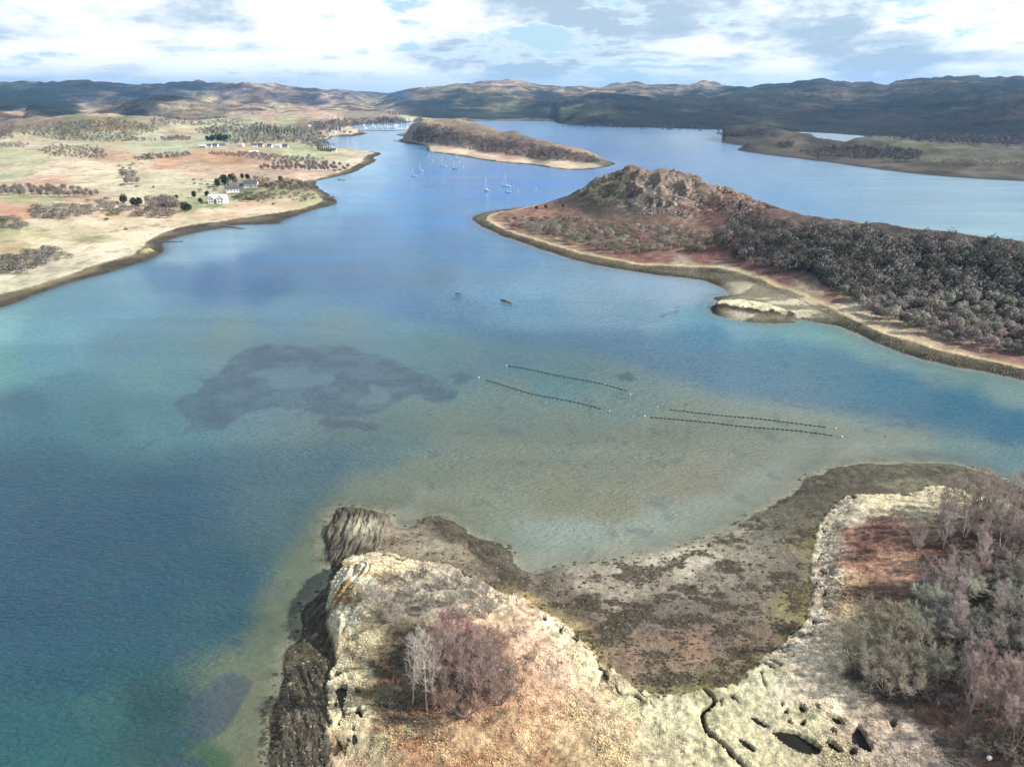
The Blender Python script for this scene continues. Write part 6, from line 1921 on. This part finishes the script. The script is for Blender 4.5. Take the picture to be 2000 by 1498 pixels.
# ---- yachts at their moorings
def hull_mb(L, B, F, D=0.35):
    """lofted hull: keel line below the water, sheer rising to the bow at +x"""
    m = MB()
    n, k = 12, 7
    rings = []
    for i in range(n):
        t = i / (n - 1)
        x = -L / 2 + L * t
        w = B / 2 * (math.sin(math.pi * min(1, (t * 0.82 + 0.18))) ** 0.62 if t > 0.0 else 0.62)
        w = max(w, 0.03)
        f = F * (0.85 + 0.35 * t * t)
        ring = []
        for j in range(k):
            a = -math.pi / 2 + math.pi * j / (k - 1)
            y = w * math.copysign(abs(math.sin(a)) ** 0.6, math.sin(a))
            z = f - (f + D * math.sin(math.pi * t) ** 0.5) * math.cos(a) ** 0.8 if abs(math.cos(a)) > 1e-9 else f
            ring.append((x + (0.25 * t * (z / F)), y, z))
        rings.append(ring)
    vs = [p for r in rings for p in r]
    fs = [(i * k + j, i * k + j + 1, (i + 1) * k + j + 1, (i + 1) * k + j) for i in range(n - 1) for j in range(k - 1)]
    fs.append(tuple(range(k - 1, -1, -1)))
    m.add(vs, fs)
    deck = MB()
    dv = []
    for r in rings:
        dv += [(r[0][0], r[0][1] * 0.97, r[0][2] - 0.04), (r[-1][0], r[-1][1] * 0.97, r[-1][2] - 0.04)]
    deck.add(dv, [(2 * i, 2 * i + 2, 2 * i + 3, 2 * i + 1) for i in range(n - 1)])
    return m, deck


def yacht(px, L, mast, rz, label, hull='gelcoat', group='yachts at their moorings', parts=True):
    p = unproj([px], 0.0)[0]
    t = empty('sailing_yacht', (p[0], p[1], 0), rz)
    tag(t, label, 'yacht', group)
    B, F = L * 0.3, L * 0.095
    h, d = hull_mb(L, B, F)
    h.build('hull', M[hull], t, True)
    d.build('deck', M['teak'], t)
    m = MB()
    m.add([(-L * .12, -B * .26, F), (L * .2, -B * .16, F), (L * .2, B * .16, F), (-L * .12, B * .26, F), (-L * .12, -B * .22, F + .55), (L * .15, -B * .12, F + .4), (L * .15, B * .12, F + .4), (-L * .12, B * .22, F + .55)],
          [(0, 1, 5, 4), (1, 2, 6, 5), (2, 3, 7, 6), (3, 0, 4, 7), (4, 5, 6, 7)])
    cb = m.build('cabin', M['gelcoat'], t)
    for s in (-1, 1):
        m = MB()
        m.add([(-L * .10, s * (B * .245 + .02), F + .16), (L * .12, s * (B * .165 + .02), F + .16), (L * .12, s * (B * .155 + .02), F + .3), (-L * .10, s * (B * .235 + .02), F + .36)], [(0, 1, 2, 3)])
        m.build('window', M['glass'], cb)
    if mast:
        mb = MB().tube((L * .08, 0, F), (L * .08, 0, F + mast), 0.13, 0.09, 6)
        mb.box(L * .08, 0, F + mast * .5, 0.08, B * .62, 0.06)
        mo = mb.build('mast', M['alloy'], t)
        MB().tube((L * .08, 0, F + 1.1), (-L * .32, 0, F + 1.2), 0.08).build('boom', M['alloy'], t)
        MB().tube((L * .05, 0, F + 1.32), (-L * .31, 0, F + 1.4), 0.2, 0.14, 6).build('furled_sail', M['canvas'] if random.random() < .6 else M['white'], t)
        MB().tube((L * .47, 0, F * 1.2), (L * .085, 0, F + mast * .96), 0.07, 0.05, 5).build('furled_jib', M['white'], t)
        r = MB()
        r.tube((-L * .48, 0, F), (L * .08, 0, F + mast), 0.02, 0.02, 3)
        for s in (-1, 1): r.tube((L * .06, s * B * .46, F), (L * .08, 0, F + mast * .95), 0.02, 0.02, 3)
        r.build('rigging', M['alloy'], t)
    return t


yacht((950, 372.5), 10.5, 14.0, 2.2, 'white yacht with tall mast, left of the two nearest yachts')
yacht((989, 364.5), 11, 14.2, 2.6, 'white yacht right of the nearest pair, just behind the open boat')
yacht((865, 325), 12, 14.5, 2.75, 'largest white yacht in the group of four off the island', )
yacht((840, 313.5), 10.5, 12.5, 2.8, 'white yacht nearest the island beach, left of the largest')
yacht((822, 335), 9.5, 11.5, 2.7, 'white yacht second from the left in the moorings')
yacht((808, 344.5), 10, 11.5, 2.75, 'leftmost white yacht in the moorings')
yacht((887.5, 330), 8.5, 8.6, 2.4, 'smallest masted yacht, dark hulled, right of the largest', hull='bluehull')


def open_boat(px, L, rz, label):
    p = unproj([px], 0.0)[0]
    t = empty('open_boat', (p[0], p[1], 0), rz)
    tag(t, label, 'boat')
    h, d = hull_mb(L, L * .33, L * .11)
    h.build('hull', M['gelcoat'], t, True)
    d.build('deck', M['teak'], t)
    m = MB()
    m.box(L * .08, 0, L * .11 + .45, L * .22, L * .2, 1.0)
    w = m.build('wheelhouse', M['gelcoat'], t)
    for k in (-.22, .02): MB().box(L * k, 0, L * .11 + .05, .3, L * .28, .1).build('thwart', M['teak'], t)
    MB().box(-L * .47, 0, .5, .35, .35, 1.0).build('outboard_motor', M['slate'], t)


open_boat((993, 376), 8.0, 3.0, 'low white mastless boat in front of the nearest right yacht')
open_boat((891.5, 309.5), 7.5, 2.9, 'small white mastless boat moored close under the island beach')


def buoy(px, r, mat, label, name='mooring_buoy', group=None):
    r *= 0.75
    p = unproj([px], 0.0)[0]
    t = empty(name, (p[0], p[1], 0))
    tag(t, label, 'buoy', group)
    m = MB()
    n, k = 10, 6
    vs, fs = [], []
    for i in range(k + 1):
        a = -math.pi / 2 + math.pi * i / k
        for j in range(n):
            b = 2 * math.pi * j / n
            vs.append((r * math.cos(a) * math.cos(b), r * math.cos(a) * math.sin(b), r * 0.35 + r * math.sin(a)))
    for i in range(k):
        for j in range(n):
            fs.append((i * n + j, i * n + (j + 1) % n, (i + 1) * n + (j + 1) % n, (i + 1) * n + j))
    m.add(vs, fs)
    m.build('ball', M[mat], t, True)
    MB().tube((0, 0, r * 1.3), (0, 0, r * 1.75), r * .1, r * .1, 6).tube((0, 0, r * 1.7), (r * .25, 0, r * 1.75), r * .07, r * .07, 5).build('ring', M['slate'], t)


buoy((1012, 372), 0.7, 'buoy', 'white mooring buoy right of the nearest yachts')
buoy((1047, 369), 0.7, 'buoy', 'white mooring buoy farthest right, towards the rocky hill')
buoy((897, 317), 0.9, 'buoy', 'white mooring buoy between the small boat and the island beach')
buoy((905, 327), 0.8, 'buoy', 'white mooring buoy right of the smallest yacht')
buoy((951, 381), 0.6, 'buoy', 'white mooring buoy in front of the nearest left yacht')
buoy((935, 738), 0.36, 'buoy', 'white buoy at the far left end of the lower left oyster line')
buoy((1183, 802.5), 0.34, 'orange', 'orange buoy at the near end of the lower left oyster line')
buoy((1190, 803), 0.28, 'buoy', 'small white buoy touching the orange one')
buoy((1231, 770), 0.3, 'buoy', 'white buoy at the near end of the upper left oyster line')
buoy((1181, 750.5), 0.26, 'buoy', 'white buoy part way along the upper left oyster line')
buoy((989, 714), 0.28, 'buoy', 'pale buoy at the far end of the upper left oyster line')
buoy((1284, 795.5), 0.30, 'buoy', 'white buoy at the left end of the upper right oyster line')
buoy((1259, 813), 0.36, 'buoy', 'white buoy at the left end of the lower right oyster line')
buoy((1632, 836.5), 0.34, 'buoy', 'white buoy at the right end of the upper right oyster line')
buoy((1644, 853), 0.38, 'buoy', 'larger white buoy at the right end of the lower right oyster line')
buoy((1730, 851.5), 0.40, 'red', 'single red buoy off the tip of the near bay')

# ---- oyster lines: dark floats threaded on a rope
fm = MB()
for dy in (-0.22, 0.22):
    fm.tube((-0.44, dy, 0.04), (0.44, dy, 0.04), 0.13, 0.13, 7)
fm.box(0, 0, 0.12, 0.3, 0.5, 0.1)
float_mesh = None
LINES = [([(992, 715), (1036, 722), (1080, 732), (1130, 741), (1180, 751), (1224, 764)], 32, 'upper left row of dark oyster floats, farthest from the near bay'),
         ([(949, 742), (1000, 758), (1045, 771), (1100, 781), (1140, 790), (1175, 799)], 30, 'lower left row of dark oyster floats with an orange end buoy'),
         ([(1307, 800), (1400, 811), (1480, 818), (1560, 828), (1614, 835)], 36, 'upper right row of dark oyster floats'),
         ([(1269, 815), (1380, 825), (1450, 833), (1560, 842), (1626, 851)], 40, 'lower right row of dark oyster floats, nearest the shore')]
for pts, n, lab in LINES:
    w = smooth_line(unproj(pts, 0.0), 6)
    seg = np.r_[0, np.cumsum(np.linalg.norm(np.diff(w, axis=0), axis=1))]
    t = empty('float_line', (w[0, 0], w[0, 1], 0))
    tag(t, lab, 'float line', 'rows of oyster floats')
    m = MB()
    for a, b in zip(w[:-1:3], list(w[3::3]) + [w[-1]]):
        m.tube((a[0] - w[0, 0], a[1] - w[0, 1], 0.06), (b[0] - w[0, 0], b[1] - w[0, 1], 0.06), 0.035, 0.035, 4)
    m.build('rope', M['rope'], t)
    for k in range(n):
        s = seg[-1] * (k + 0.5) / n
        x, y = np.interp(s, seg, w[:, 0]), np.interp(s, seg, w[:, 1])
        x2, y2 = np.interp(s + 0.5, seg, w[:, 0]), np.interp(s + 0.5, seg, w[:, 1])
        if float_mesh is None:
            o = fm.build('float', M['float'], t)
            float_mesh = o.data
        else:
            o = bpy.data.objects.new('float', float_mesh)
            COL.objects.link(o)
            o.parent = t
        o.location = (x - w[0, 0], y - w[0, 1], random.uniform(-0.04, 0.04))
        o.rotation_euler = (random.uniform(-.1, .1), 0, math.atan2(y2 - y, x2 - x) + random.uniform(-.15, .15))

# ---- marina
def marina():
    proto = None
    for q, (x0, x1, y0, y1) in enumerate([(676, 790, 250.6, 250.0), (690, 800, 247.6, 247.2), (700, 790, 245.2, 245.0)]):
        a, b = unproj([(x0, y0)])[0], unproj([(x1, y1)])[0]
        d = b - a
        t = MB().box(0, 0, 0.25, np.linalg.norm(d), 2.2, 0.5).build('pontoon', M['paleroof'])
        t.location = ((a[0] + b[0]) / 2, (a[1] + b[1]) / 2, 0)
        t.rotation_euler = (0, 0, math.atan2(d[1], d[0]))
        tag(t, ['nearest floating pontoon of the marina', 'middle floating pontoon of the marina', 'farthest floating pontoon of the marina'][q], 'pontoon')
    h, d = hull_mb(11, 3.4, 1.3)
    meshes = []
    for m, mat in ((h, 'gelcoat'), (MB().tube((0.8, 0, 1), (0.8, 0, 14), 0.22, 0.16, 4), 'alloy'), (MB().box(0, 0, 1.6, 4, 2, .8), 'gelcoat'), (h, 'bluehull')):
        me = bpy.data.meshes.new('berth_part')
        me.from_pydata(m.v, [], m.f)
        me.materials.append(M[mat])
        meshes.append(me)
    r = random.Random(4)
    for i in range(46):
        row = i % 3
        x = [r.uniform(678, 788), r.uniform(694, 796), r.uniform(704, 788)][row]
        y = [251.2, 248.2, 245.6][row] + r.uniform(-.5, .6)
        p = unproj([(x, y)])[0]
        sc = r.uniform(0.75, 1.35)
        t = empty('berthed_yacht', (p[0], p[1], 0), 1.5 + r.uniform(-.4, .4) + (3.14 if r.random() < .5 else 0), sc)
        tag(t, 'white yacht berthed at a pontoon of the distant marina' if i % 6 else 'dark-hulled yacht berthed at a pontoon of the distant marina', 'yacht', 'white yachts in the marina' if i % 6 else 'dark yachts in the marina')
        for nm, k in (('hull', 0 if i % 6 else 3), ('cabin', 2), ('mast', 1)):
            o = bpy.data.objects.new(nm, meshes[k])
            COL.objects.link(o)
            o.parent = t


marina()


def rock_thing(name, line, w, h, label, mat='stone', seed=1, region=None, z0=-0.4, cat='rock'):
    """an uneven low rock ridge along a traced line"""
    r = np.random.default_rng(seed)
    L = smooth_line(unproj(line), 6)
    n, k = len(L), 9
    d = np.gradient(L, axis=0)
    nn = np.stack([-d[:, 1], d[:, 0]], 1)
    nn /= np.linalg.norm(nn, axis=1)[:, None] + 1e-9
    o0 = L.mean(0)
    vs = []
    for i in range(n):
        e = math.sin(math.pi * (i + 0.35) / (n - 0.3)) ** 0.5
        for j in range(k):
            t = -1 + 2 * j / (k - 1)
            ww = w * e * (0.8 + 0.4 * r.random())
            q = L[i] + nn[i] * t * ww
            vs.append((q[0] - o0[0], q[1] - o0[1], z0 + (h - z0) * e * max(0, 1 - abs(t) ** 1.6) * r.uniform(0.65, 1.15)))
    fs = [(i * k + j, i * k + j + 1, (i + 1) * k + j + 1, (i + 1) * k + j) for i in range(n - 1) for j in range(k - 1)]
    m = MB()
    m.add(vs, fs)
    o = m.build(name, M[mat])
    o.location = (o0[0], o0[1], 0)
    tag(o, label, cat)
    return o


rock_thing('skerry', [(976, 585), (984, 588), (992, 591), (1001, 594)], 2.0, 0.9, 'larger weed-covered rock breaking the surface in mid channel', seed=3)
rock_thing('skerry', [(888, 573), (896, 574), (904, 574.5)], 1.1, 0.6, 'smaller weed-covered rock breaking the surface left of the larger', seed=4)
rock_thing('skerry', [(660, 351.6), (666, 352)], 3.0, 1.2, 'small dark islet off the left shore, nearer the point', seed=5)
rock_thing('skerry', [(669, 352.4), (673, 352.8)], 2.0, 1.0, 'tiny dark islet just right of its neighbour off the left shore', seed=6)
rock_thing('breakwater', [(672, 256.2), (700, 256), (740, 255.8), (775, 255.6), (800, 253.5)], 10, 1.6, 'long low rock breakwater closing the marina basin', seed=7, cat='breakwater')
rock_thing('breakwater', [(776, 252), (790, 251.3), (806, 250.5), (820, 250)], 18, 2.2, 'sandy spit joining the marina basin to the long island', mat='tanwall', seed=8, cat='spit')

# the little tree-topped crag on the left shore and the marker post near the birches
for i, (x, y) in enumerate([(280, 489), (288, 487)]):
    put_tree(WILLOW[i], 'shore_tree', place('left', [(x, y)])[0], 0.55, (0.3, 0.27, 0.2), BARKG, ['left bare tree on the little crag of the left shore', 'right bare tree on the little crag of the left shore'][i], 'tree')
put_one(FARBUSH[0], 'shore_bush', place('left', [(652, 391)])[0], 1.5, (0.28, 0.23, 0.19), 'round pale-brown bush at the outermost corner of the left shore', 'bush')
p = place('fg', [(1929, 1490)])[0]
t = empty('marker_post', p, 0.3)
tag(t, 'small white box on a post among the trees at the near right corner', 'post')
MB().tube((0, 0, -0.3), (0, 0, 1.0), 0.06).build('post', M['stone'], t)
MB().box(0, 0, 1.15, 0.6, 0.5, 0.45).build('box', M['white'], t)

# ---- the air
hz = bpy.data.materials.new('haze')
hz.use_nodes = True
hz.node_tree.nodes.clear()
_v = hz.node_tree.nodes.new('ShaderNodeVolumePrincipled')
_v.inputs['Density'].default_value = 0.00005
_v.inputs['Color'].default_value = (0.32, 0.60, 1.0, 1)
_v.inputs['Anisotropy'].default_value = 0.1
_o = hz.node_tree.nodes.new('ShaderNodeOutputMaterial')
hz.node_tree.links.new(_v.outputs[0], _o.inputs['Volume'])
m = MB()
m.box(0, 6500, 220, 29000, 20000, 470)
o = m.build('haze', hz)
tag(o, kind='stuff')

# ================================================================ each tree and bush gets a label of its own
ROWS3 = ['in the front row', 'in the middle rows', 'in the back row']
GROUPS = {
    'birches among the willows': (['birch'], ['back', 'front'], ['left part', 'right part'], 'among the near wood willows'),
    'undergrowth of the near wood': (['undershrub'], ROWS3[::-1], ['left part', 'right part'], 'of the near wood'),
    'birches of the near wood': (['birch'], ROWS3[::-1], ['at its clearing end', 'at its outer end'], 'of the upper near wood'),
    'willows of the near wood': (['willow'], ROWS3[::-1], ['by the clearing', 'deep inside'], 'of the near wood'),
    'mossy willow clump': (['willow'], ['at the back', 'at the front'], [''], 'of the mossy clump beside the marsh'),
    'rosy birches at the corner': (['birch'], ROWS3[::-1], ['by the marsh', 'deep inside'], 'of the corner stand'),
    'willow shrubs along the knoll': (['shrub'], ['at the shore side', 'at the heath side'], [''], 'of the thicket along the knoll'),
    'low shrubs on the heath': (['heath shrub'], ['beyond the knoll trees', 'near side of the knoll trees'], [''], ''),
    'bare trees above the shingle': (['tree'], ['at the back', 'in the upper middle', 'in the lower middle', 'at the shingle edge'], ['at the left end', 'left of centre', 'at the centre', 'right of centre', 'at the right end'], 'of the light wood'),
    'bushes on the tip of the middle headland': (['bush'], ['at the back', 'in the middle', 'by the beach'], ['nearest the tip', 'below the knob', 'below the peak', 'farthest from the tip'], 'of headland scrub'),
    'grey bushes between the fields': (['bush'], ['at the back', 'in front'], ['left', 'right'], 'half of bank between fields'),
    'bushes below the bare grove': (['bush'], ['at the back', 'in front'], ['left', 'right'], 'half of the scrub below the grove'),
    'bushes on the near left field': (['bush'], ['at the back', 'in front'], ['left', 'right'], 'half of the nearest left thicket'),
    'bushes above the near left shore': (['bush'], [''], [''], 'on the slope at the left edge'),
    'belt of bare trees': (['tree'], ['at the back', 'in front'], ['left', 'middle', 'right'], 'part of the long belt'),
    'bare grove by the gabled house': (['tree'], ['at the back', 'in front'], [''], 'of the grove left of the gabled house'),
    'purple-brown shore wood': (['tree'], ['at the back', 'in front'], ['inland', 'middle', 'seaward'], 'part of the purple-brown shore wood'),
    'clump in the left fields': (['tree'], ['at the back', 'in front'], [''], 'of the isolated field clump'),
    'bushes behind the isolated clump': (['bush'], ['at the back', 'in front'], [''], 'of the bushes behind the isolated clump'),
    'shrubs on the grassy point': (['shrub'], ['at the back', 'in front'], ['inland', 'middle', 'seaward'], 'part of the grassy point'),
    'garden shrubs by the white houses': (['garden shrub'], ['at the back', 'in front'], ['left', 'right'], 'half of the white houses\' garden'),
    'brown bushes by the houses': (['bush'], [''], [''], 'west of the slate-roofed houses'),
    'row of spruces by the inlet cottage': (['spruce'], [''], [''], 'in the row beside the inlet cottage'),
    'rounded evergreen plantation': (['evergreen'], ['at the back', 'in front'], [''], 'of the rounded plantation'),
    'conifer belt in the village': (['conifer'], ['at the back', 'in front'], [''], 'of the belt through the village'),
    'conifers by the marina': (['conifer'], [''], [''], 'beside the marina sheds'),
    'conifers behind the marina': (['conifer'], [''], [''], 'on the far rise behind the marina'),
    'conifers by the farthest houses': (['conifer'], [''], [''], 'by the farthest white houses'),
    'conifers on the tan hill': (['conifer'], [''], [''], 'crowning the tan hill'),
    'conifers below the tan hill': (['conifer'], [''], [''], 'on the slope below the tan hill'),
    'conifers behind the marina shore': (['conifer'], [''], [''], 'on the shore behind the marina'),
}
_by = {}
for o in COL.objects:
    if o.parent is None and o.get('group') in GROUPS: _by.setdefault(o['group'], []).append(o)
for g, objs in _by.items():
    seen = {}
    for o in objs: seen.setdefault(o['label'], []).append(o)
    objs = [o for l in seen.values() if len(l) > 1 for o in l]
    items = []
    for o in objs:
        q = project(np.array([[o.location.x, o.location.y]]), o.location.z)[0]
        c = o.color if o.type == 'MESH' else (0.02, 0.04, 0.02)
        if o.type == 'EMPTY': c = next(ch.color for ch in o.children if ch.name.startswith('crown'))
        items.append((o, q, o.scale.z, tuple(c[:3])))
    nn, rows, cols, pw = GROUPS[g]
    name_batch(items, nn, rows, cols, pw)
_boats = {}
for o in COL.objects:
    if o.parent is None and o.name.startswith('berthed_yacht'):
        q = project(np.array([[o.location.x, o.location.y]]), 0.0)[0]
        row = 'nearest' if q[1] > 249.7 else ('middle' if q[1] > 246.9 else 'farthest')
        _boats.setdefault((row, o['group']), []).append((q[0], o))
for (row, g), l in _boats.items():
    l.sort(key=lambda t: t[0])
    for k, (_, o) in enumerate(l):
        half = 'left' if k < len(l) / 2 else 'right'
        kk = k if half == 'left' else len(l) - 1 - k
        o['label'] = '%s %s yacht from the %s end of the %s marina pontoon' % (ORD[min(kk, 11)], 'dark-hulled' if g.startswith('dark') else 'white', half, row)

for o in COL.objects:
    if o.parent is None and len(str(o.get('label', '')).split()) > 16: print('LONG', o.name, o['label'])
